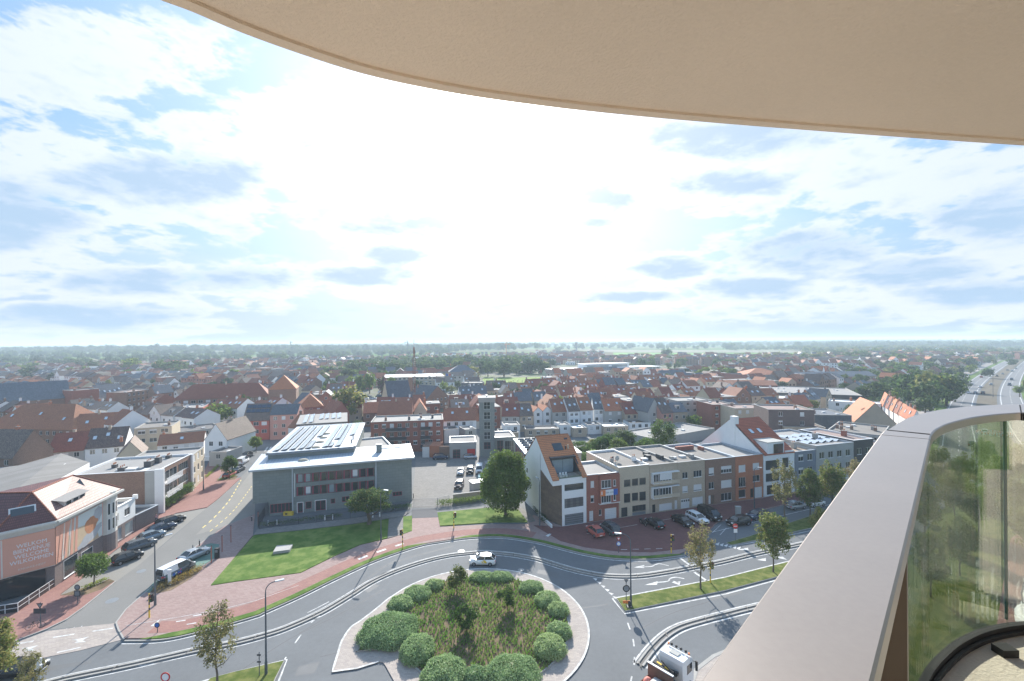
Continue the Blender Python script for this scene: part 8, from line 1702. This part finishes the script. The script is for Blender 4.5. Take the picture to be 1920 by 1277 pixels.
# person walking on the left pavement
def person(p, rz, label, top, legs_):
    me = bpy.data.meshes.new('person'); V = [(0, 0, .95), (0, 0, 1.15), (0, 0, 1.38), (0, .01, 1.50), (0, .02, 1.60), (0, .02, 1.72), (.10, 0, .90), (.12, .18, .50), (.12, .05, .08), (.12, .20, .04), (-.10, 0, .90), (-.12, -.05, .50), (-.12, -.28, .12), (-.12, -.15, .05), (.19, 0, 1.40), (.26, -.05, 1.14), (.27, .08, .90), (-.19, 0, 1.40), (-.26, .06, 1.14), (-.26, .22, .93)]
    E = [(0, 1), (1, 2), (2, 3), (3, 4), (4, 5), (0, 6), (6, 7), (7, 8), (8, 9), (0, 10), (10, 11), (11, 12), (12, 13), (2, 14), (14, 15), (15, 16), (2, 17), (17, 18), (18, 19)]
    me.from_pydata(V, E, []); o = link('body', me); rad = [.15, .14, .16, .06, .09, .085, .10, .065, .045, .04, .10, .065, .045, .04, .065, .045, .035, .065, .045, .035]
    sm = o.modifiers.new('skin', 'SKIN')
    for i, r_ in enumerate(rad): me.skin_vertices[0].data[i].radius = (r_, r_ * (.75 if i in (0, 1, 2) else 1)); me.skin_vertices[0].data[i].use_root = i == 0
    o.modifiers.new('sub', 'SUBSURF').levels = 1; o.modifiers['sub'].render_levels = 1
    bpy.context.view_layer.update(); ev = o.evaluated_get(bpy.context.evaluated_depsgraph_get()); m2 = bpy.data.meshes.new_from_object(ev); bpy.data.objects.remove(o)
    m2.name = 'person'; m2.materials.clear()
    for m in (M['skin'], M[top], M[legs_], M['rubber']): m2.materials.append(m)
    for f_ in m2.polygons: c = f_.center; f_.material_index = 0 if c.z > 1.47 else (1 if c.z > .98 and not (abs(c.x) > .2 and c.z < 1.1) else (0 if abs(c.x) > .2 and c.z < 1.1 and c.z > .8 else (2 if c.z > .12 else 3)))
    t = link('person', m2, None, p, rz); tag(t, label, 'person'); mb = MB(); mb.sphere((0, .0, 1.69), .10, .11, .10, 10, 6, top_only=True); mb.build('hair', M['rubber'], t, smooth=True)
dm('skin', (.50, .32, .24), .6, .05); dm('pink_shirt', (.55, .33, .38), .8, .05); dm('jeans', (.07, .09, .14), .8, .1)
person(Vector((*P(293, 981).xy, .12)), R(-10), 'person in a pink shirt walking on the left pavement', 'pink_shirt', 'jeans')
# ------------------------------------------------------------------ street furniture
def lamp(px, base, ytop, arm, label, double=False):
    p = P(px, base); h = at_y(px, ytop, p.y).z; t = thing('street_lamp', p, 0, label, 'street lamp', 'grey street lamps'); mb = MB(); mb.tube([(0, 0, 0), (0, 0, 1.4), (0, 0, 1.45), (0, 0, h - 1.0)], [.15, .14, .10, .065], 10)
    a = Vector((arm[0], arm[1], 0)); L_ = a.length; q = [Vector((0, 0, h - 1.0)), Vector((0, 0, h - .5)) + a * .06, Vector((0, 0, h - .12)) + a * .35, Vector((0, 0, h)) + a * .8]; mb.tube(catmull(q, 4), .05, 8); mb.build('pole', M['grey_pole'], t)
    e = q[-1]; d = a.normalized(); mb = MB(); mb.obox(e + d * .3, d * .42, d.cross(Vector((0, 0, 1))) * .13, (0, 0, .05)); mb.obox(e + d * .3 - Vector((0, 0, .06)), d * .32, d.cross(Vector((0, 0, 1))) * .1, (0, 0, .012), 1); mb.build('lamp_head', [M['zinc_trim'], M['lamp_glass']], t)
dm('grey_pole', (.10, .12, .14), .5, .08, 1.0, metal=.3)
lamp(291, 1136.5, 1010, (.9, 1.2), 'grey lamp post at the corner of the side street'); lamp(499, 1266, 1094, (1.1, .6), 'curved lamp post on the bottom grass island'); lamp(714.5, 1017, 918, (.9, -.3), 'lamp post beside the spreading lawn tree'); lamp(1012, 987, 898, (-.4, .9), 'lamp post before the white modern house')
lamp(1183, 1136, 1002, (-1.5, .4), 'lamp post at the tip of the avenue median'); lamp(1414.5, 954, 876, (.9, -.2), 'thin lamp post before the orange brick house'); lamp(381.5, 920, 857, (.6, .3), 'dark lamp post on the side street pavement')
for i, (x, y, h_) in enumerate(((1083, 707, 640), (901, 706, 678), (1390, 690, 676), (1862, 745, 700), (1800, 740, 712), (1806, 700, 672))): lamp(x, y, h_ if h_ > 645 else 668, (1.5, 0), 'tall far mast light, %s from the left' % ORD[i])
def signal(px, base, ytop, head, label):
    p = P(px, base); h = at_y(px, ytop, p.y).z; t = thing('traffic_signal', p, 0, label, 'traffic light', 'yellow and black traffic signals'); n = 9; mb = MB()
    for i in range(n): mb.tube([(0, 0, h * i / n), (0, 0, h * (i + 1) / n)], .09 if i < 3 else .07, 8, (0 if i < 3 else i % 2))
    mb.build('pole', [M['yellow'], M['black']], t); mb = MB(); mb.box(head * .28 - .16, -.16, h - 1.0, head * .28 + .16, .16, h - .05); mb.box(head * .1 - .1, -.04, h - .6, head * .1 + .1, .04, h - .5)
    o = mb.build('signal_head', M['black'], t)
    for k in range(3): mb = MB(); mb.cyl((head * .28, -.22, h - .2 - k * .3), .1, .06, 10, axis='y'); mb.build('signal_lens', mat('lens%d' % k, ((.2, .02, .02), (.25, .15, .02), (.02, .15, .06))[k], .3), o)
signal(280, 1160, 1113, 1, 'yellow signal post at the side street corner'); signal(755, 1030, 992, -1, 'yellow signal post on the lawn side verge'); signal(851, 991, 960, 1, 'yellow signal post by the round tree lawn'); signal(1258.6, 1038, 1002, 1, 'yellow signal post at the red parking court'); signal(1332, 1094, 1053, 1, 'yellow signal post in the avenue median')
def post_sign(px, base, ytop, parts, label, pole='grey_pole', cat='road sign'):
    p = P(px, base); h = at_y(px, ytop, p.y).z; t = thing('road_sign', p, 0, label, cat); mb = MB(); mb.cyl((0, .03, 0), .045, h - .05, 8); mb.build('pole', M[pole], t)
    for (sh, dz, r_, m, m2) in parts:
        mb = MB(); z = h - dz
        if sh == 'round': mb.cyl((0, -.05, z), r_, .03, 24, 0, 'y'); mb.cyl((0, -.056, z), r_ * .72, .01, 24, 1, 'y')
        elif sh == 'bar': mb.cyl((0, -.05, z), r_, .03, 24, 0, 'y'); mb.box(-r_ * .7, -.062, z - r_ * .16, r_ * .7, -.052, z + r_ * .16, 1)
        elif sh == 'tri':
            for k, (q, yy) in enumerate(((1, -.05), (.6, -.056))): mb.face([(-r_ * q, yy, z + r_ * .55 * q), (0, yy, z - r_ * q), (r_ * q, yy, z + r_ * .55 * q)], k)
            mb.face([(-r_, -.03, z + r_ * .55), (r_, -.03, z + r_ * .55), (0, -.03, z - r_)], 2)
        elif sh == 'box': mb.box(-r_, -.06, z - r_ * .4, r_, -.02, z + r_ * .4, 0)
        elif sh == 'sq': mb.box(-r_, -.06, z - r_, r_, -.02, z + r_, 0); mb.box(-r_ * .7, -.066, z - r_ * .7, r_ * .7, -.061, z + r_ * .7, 1)
        mb.build('sign_plate', [M[m], M[m2], M['grey_metal']], t)
post_sign(145.5, 1135, 1096, [('round', .35, .38, 'dark_metal', 'grey_metal'), ('sq', 1.15, .4, 'dark_metal', 'grey_metal')], 'dark round and square signs seen from behind near the round tree'); post_sign(75.5, 1176, 1129, [('tri', .35, .42, 'dark_metal', 'grey_metal'), ('box', 1.05, .75, 'dark_metal', 'grey_metal')], 'triangular give way sign with street name plate by the bicycle')
post_sign(295, 1188, 1167, [('round', .3, .32, 'black', 'blue')], 'small low round sign on the red corner'); post_sign(486, 1270, 1222, [('box', .3, .2, 'dark_metal', 'grey_metal'), ('box', 1.0, .2, 'dark_metal', 'grey_metal')], 'thin post with two small plates left of the curved lamp')
post_sign(311, 1320, 1262, [('round', .35, .45, 'red', 'white')], 'red ringed no vehicles sign at the bottom edge'); post_sign(1160, 1038, 1006, [('tri', .3, .36, 'red', 'white'), ('round', 1.15, .36, 'blue', 'white')], 'red triangle over blue roundabout sign on the red court'); post_sign(1379, 1016, 982, [('bar', .4, .42, 'red', 'white'), ('sq', 1.2, .3, 'white', 'white')], 'red no entry sign at the service lane')
post_sign(1174.5, 1140, 1084, [('tri', .3, .3, 'black', 'grey_metal'), ('round', 1.3, .45, 'black', 'grey_metal'), ('box', 3.0, .45, 'orange', 'orange')], 'black backed signs with orange board at the median tip')
for i, (x, b, t_) in enumerate(((396.3, 1057, 1024), (416.5, 1036, 1005), (433, 1018, 986), (484, 985, 960), (294, 966, 950))): p = P(x, b); h = at_y(x, t_, p.y).z; mb = MB(); mb.cyl((0, 0, 0), .07, h, 8); mb.cyl((0, 0, h), .085, .12, 8, 1); o = mb.build('post', [MATS.get('rust_post') or mat('rust_post', (.32, .10, .06), .7, .15), M['dark_metal']], loc=p); tag(o, 'rust red steel post, %s counted from the green charging bay' % ORD[i], 'post', 'rust red posts')
for i, (x, b) in enumerate(((361.5, 1035), (374, 1024.5), (768.5, 935), (775, 934), (472, 978))): p = P(x, b); mb = MB(); mb.cyl((0, 0, 0), .08, 1.1, 8); mb.cyl((0, 0, .95), .09, .08, 8, 1); tag(mb.build('bollard', [M['black'], M['white']], loc=p), ('short black bollard nearest the silver charging car', 'short black bollard further up the side street', 'black bollard left at the car park gate', 'black bollard right at the car park gate', 'black bollard under the overhang of the grey office')[i], 'bollard')
p = P(407, 1048); mb = MB(); mb.box(-.3, -.2, .1, .3, .2, 1.7); mb.box(-.22, -.215, 1.1, .22, -.2, 1.5, 1); tag(mb.build('charging_station', [M['black'], M['grey_metal']], loc=p), 'dark electric charging station beside the green bay', 'charging station')
p = P(318, 1098); mb = MB(); mb.box(-.18, -.1, .1, .18, .1, 2.1); mb.box(-.26, -.12, 2.0, .26, .12, 2.25); tag(mb.build('info_pillar', M['white'], loc=p), 'slim white pillar in the orange shrubs', 'pillar')
p = P(74, 1300); mb = MB(); mb.box(-.15, -.15, 0, .15, .15, 3.4); mb.box(-.3, -.16, 2.7, .3, .16, 2.85); tag(mb.build('white_post', M['white'], loc=p), 'tall white post at the bottom left edge', 'post')
p = P(1384, 969); mb = MB(); mb.box(-.45, -.3, .12, .45, .3, 1.9); mb.box(-.5, -.35, 1.9, .5, .35, 2.0); mb.box(-.38, -.31, .3, .38, -.301, 1.8); tag(mb.build('utility_cabinet', M['plaster_grey'], loc=p), 'pale utility cabinet between black cars and houses', 'cabinet')
p = P(1180, 1140); mb = MB(); mb.box(-.3, -.3, .1, .3, .3, .25); mb.box(-.15, -.15, .25, .15, .15, .9); tag(mb.build('marker_box', M['dark_metal'], loc=p), 'small dark marker box at the foot of the median lamp', 'marker')
for i, (x0, y0, x1, y1) in enumerate(((502.5, 987, 519, 985.5), (609, 977, 624, 975.5), (699, 972, 712, 970.5))):
    f = Frame(P(x0, y0), P(x1, y1)); t = thing('bench', Vector((f.o.x, f.o.y, .13)), f.ang, ('dark slatted bench between white posts, left end of the path', 'dark slatted bench between white posts, middle of the path', 'dark slatted bench beside the spreading tree')[i], 'bench', 'benches on the grey path')
    for k in range(4): mb = MB(); mb.box(.15, .1 + k * .13, .42, f.W - .15, .2 + k * .13, .47); mb.build('slat', M['dark_metal'], t)
    for x in (0, f.W): mb = MB(); mb.cyl((x, .1, 0), .13, .7, 10); mb.cyl((x, .1, .7), .13, .1, 10, 1); mb.sphere((x, .1, .8), .14, .14, .12, 10, 4, 0, True); mb.build('post', [M['white'], M['black']], t)
p = P(541, 966); mb = MB(); mb.box(-.9, -.3, 0, .9, .3, .7); mb.box(-.5, -.32, .2, -.1, -.31, .5, 1); tag(mb.build('planter_box', [M['yellow'], M['black']], loc=p), 'yellow box standing against the grey office wall', 'box')
def fence(px, h, name, label, cat='fence', z=0, step=2.5, post='dark_metal', bars=True):
    pts = PX(px); t = thing(name, (pts[0].x, pts[0].y, z), 0, label, cat); o0 = Vector((pts[0].x, pts[0].y, 0))
    for a, b in zip(pts[:-1], pts[1:]):
        d = b - a; L_ = d.length; an = math.atan2(d.y, d.x); n = max(1, int(L_ / step))
        for i in range(n + 1): mb = MB(); mb.box(-.03, -.03, 0, .03, .03, h); mb.build('post', M[post], t, a + d * i / n - o0, an)
        mb = MB(); mb.box(.03, -.01, h - .06, L_ - .03, .01, h - .02); mb.box(.03, -.01, .12, L_ - .03, .01, .16)
        if bars:
            for k in range(int(L_ / .16)): mb.box(.08 + k * .16, -.008, .16, .10 + k * .16, .008, h - .06)
        o = mb.build('bars', M[post], t, a - o0, an); o['kind'] = 'stuff'
fence([(486, 993), (560, 984), (657, 973), (768, 955)], 1.5, 'fence', 'dark bar fence along the grey office forecourt'); fence([(776, 950), (820, 948)], 1.6, 'gate', 'grey bar gate at the car park entrance', 'gate', post='grey_metal'); fence([(821, 948), (842, 944)], 1.7, 'fence', 'short mesh fence right of the car park gate', post='grey_metal')
fence([(484, 990), (497, 968)], 2.0, 'side_gate', 'dark green gate beside the grey office', 'gate', step=1.0)
f = Frame(P(850, 941), P(912, 933)); mb = MB(); mb.box(0, 0, 0, f.W, .3, 1.5); mb.box(-.02, -.05, 1.5, f.W + .02, .35, 1.56, 1); tag(mb.build('low_wall', [M['brick_beige'], M['concrete']], loc=f.o, rz=f.ang), 'low brown wall between hedge and car park', 'wall')
f = Frame(P(886, 926), P(925, 920)); mb = MB(); mb.box(0, 0, 2.2, f.W, 2.4, 2.35); mb.box(0.1, .1, 0, .2, .2, 2.2); mb.box(f.W - .2, .1, 0, f.W - .1, .2, 2.2); mb.box(.1, 2.3, 0, f.W - .1, 2.38, 2.2); tag(mb.build('bike_shelter', M['zinc_trim'], loc=f.o, rz=f.ang), 'long pale flat shelter behind the big round tree', 'shelter')
f = Frame(P(792, 858), P(843, 858)); mb = MB(); mb.box(0, 0, 0, f.W * .25, 6, 3.2, 1); mb.box(f.W * .25, .3, 0, f.W * .62, 6, 3.4, 2); mb.box(f.W * .62, .1, 0, f.W, .4, 3.3, 0); mb.box(0, -.1, 3.2, f.W * .25, 6, 3.4); tag(mb.build('yard_wall', [M['brick_brown'], M['blind'], M['brick_orange']], loc=f.o, rz=f.ang), 'orange brick shed and wall at the back of the car park', 'wall')
# sports fence posts, flags
for i in range(14): x = 903 + i * 8.5; p = P(x, 728); mb = MB(); mb.cyl((0, 0, 0), .12, 6, 5); tag(mb.build('fence_post', M['grey_metal'], loc=p), 'tall thin fence post by the sports pitch, %s from the left' % ORD[i], 'post', 'posts of the pitch fence')
for i, (x, m_) in enumerate(((812, 'yellow'), (818, 'blue'), (824, 'white'), (830, 'yellow'), (836, 'blue'), (842, 'red'), (848, 'yellow'))):
    p = P(x, 722); t = thing('flagpole', p, 0, 'flagpole with %s flag before the cream hall, %s from the left' % (m_, ORD[i]), 'flagpole', 'flagpoles'); mb = MB(); mb.cyl((0, 0, 0), .1, 9, 5); mb.build('pole', M['white'], t); mb = MB(); mb.face([(0, 0, 9), (1.8, .2, 8.8), (1.6, .1, 6.6), (0, 0, 6.8)]); mb.build('flag', M[m_], t)
# striped barrier ring on the avenue
p = P(1864, 815); t = thing('barrier_ring', p, 0, 'ring of orange and white road barriers on the avenue seen beyond the glass', 'barriers')
bb = MB()
for i in range(4): bb.box(-.8 + i * .4, -.05, .5, -.4 + i * .4, .05, .9, i % 2)
bb.box(-.7, -.2, 0, -.6, .2, .9, 1); bb.box(.6, -.2, 0, .7, .2, .9, 1); bm_ = bb.mesh('barrier', [M['orange'], M['white']])
for k in range(16): a = 2 * math.pi * k / 16; link('barrier', bm_, t, (4.4 * math.cos(a), 4.4 * math.sin(a), 0), a + math.pi / 2)
for k in range(6): link('barrier', bm_, t, (-2 + k * .9, -.5 + (k % 2) * 1.2, 0), .2)
# ------------------------------------------------------------------ the balcony the picture is taken from
dm('rail_metal', (.345, .315, .30), .38, .07, 2.5, metal=.55, fine=60); dm('bronze', (.12, .095, .08), .4, .06, 2.0, metal=.6); dm('render', (.80, .665, .54), .95, .06, .8, fine=70, bump=.35); dm('deck_stone', (.50, .45, .39), .9, .12, 3.0, fine=40, bump=.4); dm('tower_wall', (.55, .48, .40), .9, .05, .6)
ZR = CAMH - .5
ol = [(1130, 1530), (1310, 1277), (1480, 1046), (1650, 815), (1662, 806.5), (1674, 798.5), (1692, 788), (1711.5, 779.7), (1735, 773.6), (1758.5, 768.8), (1790, 764.5), (1821, 761.6), (1866, 759), (1912, 757.8), (1990, 758), (2100, 764)]
il = [(1585, 1530), (1636, 1279), (1690, 1058), (1744.4, 823.6), (1747, 815.5), (1752, 808), (1762, 801.3), (1774, 795.4), (1795, 789), (1821, 782.9), (1845, 779.3), (1868, 776.6), (1892, 774.8), (1915, 773.5), (1985, 772), (2080, 778)]
Oo = [P(x, y, ZR) for x, y in ol]; Ii = [P(x, y, ZR) for x, y in il]
rail = thing('balcony_railing', (Oo[3].x, Oo[3].y, ZR - 1.6), 0, 'curved balcony railing with broad bronze grey handrail and glass panels', 'railing'); RO = Vector((Oo[3].x, Oo[3].y, ZR - 1.6))
def seg(i0, i1, t0=0.0, t1=1.0, sm=5):
    a = Oo[i0:i1 + 1]; b = Ii[i0:i1 + 1]
    if i0 >= 3: a = catmull(Oo, sm)[i0 * sm:i1 * sm + 1]; b = catmull(Ii, sm)[i0 * sm:i1 * sm + 1]
    e = .006
    a = [p.copy() for p in a]; b = [p.copy() for p in b]
    a[0] = a[0].lerp(a[1], e / (a[1] - a[0]).length); b[0] = b[0].lerp(b[1], e / (b[1] - b[0]).length); a[-1] = a[-1].lerp(a[-2], e / (a[-2] - a[-1]).length); b[-1] = b[-1].lerp(b[-2], e / (b[-2] - b[-1]).length)
    mb = MB(); n = len(a); dn = Vector((0, 0, -.05)); c = .006
    for i in range(n):
        w = (b[i] - a[i]).normalized(); prof = [a[i] + dn, a[i] + Vector((0, 0, -c)), a[i] + w * c, b[i] - w * c, b[i] + Vector((0, 0, -c)), b[i] + dn, b[i] + dn - w * .02, a[i] + dn + w * .02]; mb.v += [tuple(p - RO) for p in prof]
    k = 8
    for i in range(n - 1):
        for j in range(k): mb.f.append((i * k + j, (i + 1) * k + j, (i + 1) * k + (j + 1) % k, i * k + (j + 1) % k)); mb.m.append(0)
    for r_ in (0, n - 1): mb.f.append(tuple(r_ * k + j for j in range(k))); mb.m.append(0)
    mb.build('handrail', M['rail_metal'], rail)
seg(0, 3); seg(3, 13); seg(13, 15)
for i in (3, 13): mb = MB(); w = Ii[i] - Oo[i]; d = Vector((w.y, -w.x, 0)).normalized(); mb.obox((Oo[i] + Ii[i]) / 2 - RO + Vector((0, 0, -.03)), w * .485, d * .02, (0, 0, .024)); mb.build('joint', M['black'], rail)
cl = [(a + b) / 2 for a, b in zip(Oo, Ii)]; clc = cl[:3] + catmull(cl[3:], 5)
def wall_strip(mb, pts, th, z0, z1, m=0):
    a, b = offset(pts, th / 2), offset(pts, -th / 2); rel = lambda p, z: (p.x - RO.x, p.y - RO.y, z - RO.z)
    for i in range(len(pts) - 1):
        mb.face([rel(b[i], z0), rel(b[i + 1], z0), rel(b[i + 1], z1), rel(b[i], z1)], m); mb.face([rel(a[i + 1], z0), rel(a[i], z0), rel(a[i], z1), rel(a[i + 1], z1)], m); mb.face([rel(b[i], z1), rel(b[i + 1], z1), rel(a[i + 1], z1), rel(a[i], z1)], m)
    for i in (0, len(pts) - 1): mb.face([rel(a[i], z0), rel(b[i], z0), rel(b[i], z1), rel(a[i], z1)], m)
gm = glassmat('railing_glass', (.93, .95, .88), .06); ZF = CAMH - 2.08
cr = resample(clc, .05)
ja = min(range(len(cr)), key=lambda i: (Vector(cr[i].xy) - Vector((1.16, 1.40))).length)
jb = min(range(len(cr)), key=lambda i: abs(to_px(cr[i] + Vector((0, 0, -.3)))[0] - 1888))
for (a, b) in ((2, ja), (ja + 1, jb), (jb, len(cr) - 1)):
    mb = MB(); pts = cr[a:b + 1]; pts[0] = pts[0] + (pts[1] - pts[0]) * .1; wall_strip(mb, pts, .018, ZF + .05, ZR - .05); o = mb.build('glass_panel', gm, rail)
    for q in (pts[0], pts[-1]): mb = MB(); c = q - RO; mb.box(c.x - .006, c.y - .006, ZF + .1 - RO.z, c.x + .006, c.y + .006, ZR - .06 - RO.z)
    mb.build('glass_edge', mat('glass_edge', (.03, .10, .10), .2), o)
i = ja; d = (cr[i + 1] - cr[i]).normalized(); nn = Vector((d.y, -d.x, 0)); c = cr[i] - RO; mb = MB(); mb.obox((c.x + nn.x * .015, c.y + nn.y * .015, (ZF + ZR - .05) / 2 - RO.z), d * .022, nn * .062, (0, 0, (ZR - .05 - ZF) / 2)); mb.build('post', M['bronze'], rail)
sl = offset(cr, .0); sl = offset(cr, -.16)
mb = MB(); wall_strip(mb, offset(cr, -.0), .04, ZF, ZF + .06, 1); wall_strip(mb, offset(cr, -.035), .02, ZF + .005, ZF + .03, 1); mb.build('base_channel', [M['bronze'], M['black']], rail)
for f_ in (.62, .8, .95):
    q = offset(cr, -.14)[int(len(cr) * f_)]; mb = MB(); mb.box(q.x - RO.x - .05, q.y - RO.y - .04, ZF - RO.z + .002, q.x - RO.x + .05, q.y - RO.y + .04, ZF - RO.z + .05); mb.build('bracket', M['black'], rail)
# floor slab, wall behind and the soffit above: one building
bl = thing('apartment_tower', (0, -6, 0), 0, 'beige apartment tower whose curved balcony frames the view', 'apartment tower'); BO = Vector((0, -6, 0))
fl = [Vector((-.9, -1.2, 0)), Vector((-.35, .1, 0))] + offset(cr, .02)[2:] + [Vector((9, 2.2, 0)), Vector((9, -1.2, 0))]
mb = MB(); mb.prism([p - BO for p in fl], ZF - .35, ZF); mb.build('balcony_floor', M['deck_stone'], bl)
mb = MB(); mb.box(-14, -10, 0, 14, 4.6, CAMH + 4); mb.build('wall', M['tower_wall'], bl)
for x in (-4.5, -1.2, 2.1, 5.4):
    mb = MB(); mb.box(x, 4.61, ZF + .05, x + 2.8, 4.66, ZF + 2.4, 0); mb.box(x + 1.36, 4.66, ZF + .05, x + 1.44, 4.69, ZF + 2.4, 1); mb.build('sliding_door', [M['glass'], M['bronze']], bl)
ZS = CAMH + 1.0
sf = [(180, -52), (240, -24), (300, 0), (360, 22), (450, 60), (560, 100), (680, 138), (800, 165), (925, 186), (1100, 208), (1300, 227), (1500, 243), (1700, 258), (1920, 273), (2150, 288)]
sp = catmull([P(x, y, ZS) for x, y in sf], 4)
poly_ = [p for p in sp] + [Vector((9, 2.0, 0)), Vector((9, -1.4, 0)), Vector((-3.0, -1.4, 0))]
mb = MB(); k = offset(sp, -.045); inner_ = [p for p in k] + [Vector((9, 2.0, 0)), Vector((9, -1.4, 0)), Vector((-3.0, -1.4, 0))]
pz = [Vector((p.x, p.y, 0)) for p in inner_]
for t_ in tessellate_polygon([pz]): mb.face([(pz[i].x - BO.x, pz[i].y - BO.y, ZS + .012) for i in t_])
for i in range(len(sp) - 1):
    a, b, c, d = sp[i], sp[i + 1], k[i + 1], k[i]; r_ = lambda p, z: (p.x - BO.x, p.y - BO.y, z)
    mb.face([r_(a, ZS), r_(d, ZS), r_(c, ZS), r_(b, ZS)]); mb.face([r_(a, ZS), r_(b, ZS), r_(b, ZS + .32), r_(a, ZS + .32)]); mb.face([r_(d, ZS), r_(d, ZS + .012), r_(c, ZS + .012), r_(c, ZS)])
pz2 = [Vector((p.x, p.y, 0)) for p in poly_]
for t_ in tessellate_polygon([pz2]): mb.face([(pz2[i].x - BO.x, pz2[i].y - BO.y, ZS + .32) for i in t_][::-1])
mb.build('balcony_soffit', M['render'], bl)
# a white lounge chair on the balcony, mirrored in the glass
t = thing('balcony_chair', (3.0, .4, ZF), R(200), 'white balcony chair seen only as a reflection in the glass', 'chair')
mb = MB(); mb.box(-.35, -.35, .35, .35, .35, .43); mb.build('seat', M['white'], t); mb = MB(); mb.obox((0, .36, .75), (.35, 0, 0), (0, .03, .0), (0, .08, .36)); mb.build('backrest', M['white'], t)
for x in (-.3, .3):
    for y in (-.3, .3): mb = MB(); mb.cyl((x, y, 0), .025, .35, 6); mb.build('leg', M['white'], t)
# domed turret at the right edge
DX, DY = 15.0 * math.tan(R(51.9)), 15.0; DZ = 24.6
t = thing('domed_turret', (DX, DY, 0), 0, 'white turret with blue grey ribbed dome and small lantern at the right edge', 'turret'); mb = MB(); mb.cyl((0, 0, 0), 1.55, DZ - .6, 24); mb.build('wall', M['plaster_white'], t)
mb = MB(); mb.cyl((0, 0, DZ - .6), 1.85, .25, 28); mb.cyl((0, 0, DZ - .35), 1.7, .3, 28); mb.build('cornice', M['plaster_white'], t)
mb = MB(); n = 16
prof = [(1.62, 0), (1.66, .35), (1.58, .75), (1.35, 1.15), (1.0, 1.45), (.72, 1.6)]
for i in range(len(prof) - 1):
    for k_ in range(n):
        a, b = 2 * math.pi * k_ / n, 2 * math.pi * (k_ + 1) / n; (r0_, z0_), (r1_, z1_) = prof[i], prof[i + 1]; mb.face([(r0_ * math.cos(a), r0_ * math.sin(a), DZ + z0_), (r0_ * math.cos(b), r0_ * math.sin(b), DZ + z0_), (r1_ * math.cos(b), r1_ * math.sin(b), DZ + z1_), (r1_ * math.cos(a), r1_ * math.sin(a), DZ + z1_)], (k_ // 2) % 2)
mb.build('dome', [mat('dome_glass', (.22, .30, .36), .25, .1), M['plaster_white']], t)
mb = MB()
for k_ in range(n): a = 2 * math.pi * k_ / n; mb.tube([(r_ * 1.01 * math.cos(a), r_ * 1.01 * math.sin(a), DZ + z_) for r_, z_ in prof], .03, 4)
mb.build('dome_ribs', M['blue_rib'] if 'blue_rib' in M else mat('blue_rib', (.10, .13, .20), .5), t)
mb = MB(); mb.cyl((0, 0, DZ + 1.58), .78, .14, 20); mb.cyl((0, 0, DZ + 1.72), .55, .75, 16, 0); mb.cyl((0, 0, DZ + 2.47), .66, .1, 20); mb.sphere((0, 0, DZ + 2.57), .6, .6, .35, 16, 5, 1, True)
for k_ in range(8): a = 2 * math.pi * k_ / 8; mb.obox((.56 * math.cos(a), .56 * math.sin(a), DZ + 2.1), (-.12 * math.sin(a), .12 * math.cos(a), 0), (.02 * math.cos(a), .02 * math.sin(a), 0), (0, 0, .26), 2)
mb.build('lantern', [M['plaster_white'], M['grey_metal'], M['dark_metal']], t)
# ------------------------------------------------------------------ air: haze between the town and the horizon
hz = MB(); hz.box(-16500, -16500, -2, 16500, 16500, 52); ho = hz.build('haze', None) if False else link('haze', hz.mesh('haze', []))
hm = bpy.data.materials.new('haze'); hm.use_nodes = True; N = hm.node_tree.nodes; L = hm.node_tree.links; N.remove(N['Principled BSDF']); pv = N.new('ShaderNodeVolumePrincipled'); pv.inputs['Color'].default_value = (.72, .87, 1, 1); pv.inputs['Density'].default_value = .0003; pv.inputs['Anisotropy'].default_value = .1
L.new(pv.outputs[0], N['Material Output'].inputs['Volume']); ho.data.materials.append(hm); ho['kind'] = 'stuff'; ho['label'] = 'pale summer haze over the plain'
print('tris', sum(len(o.data.polygons) for o in scene.objects if o.type == 'MESH'), 'objects', len(scene.objects))
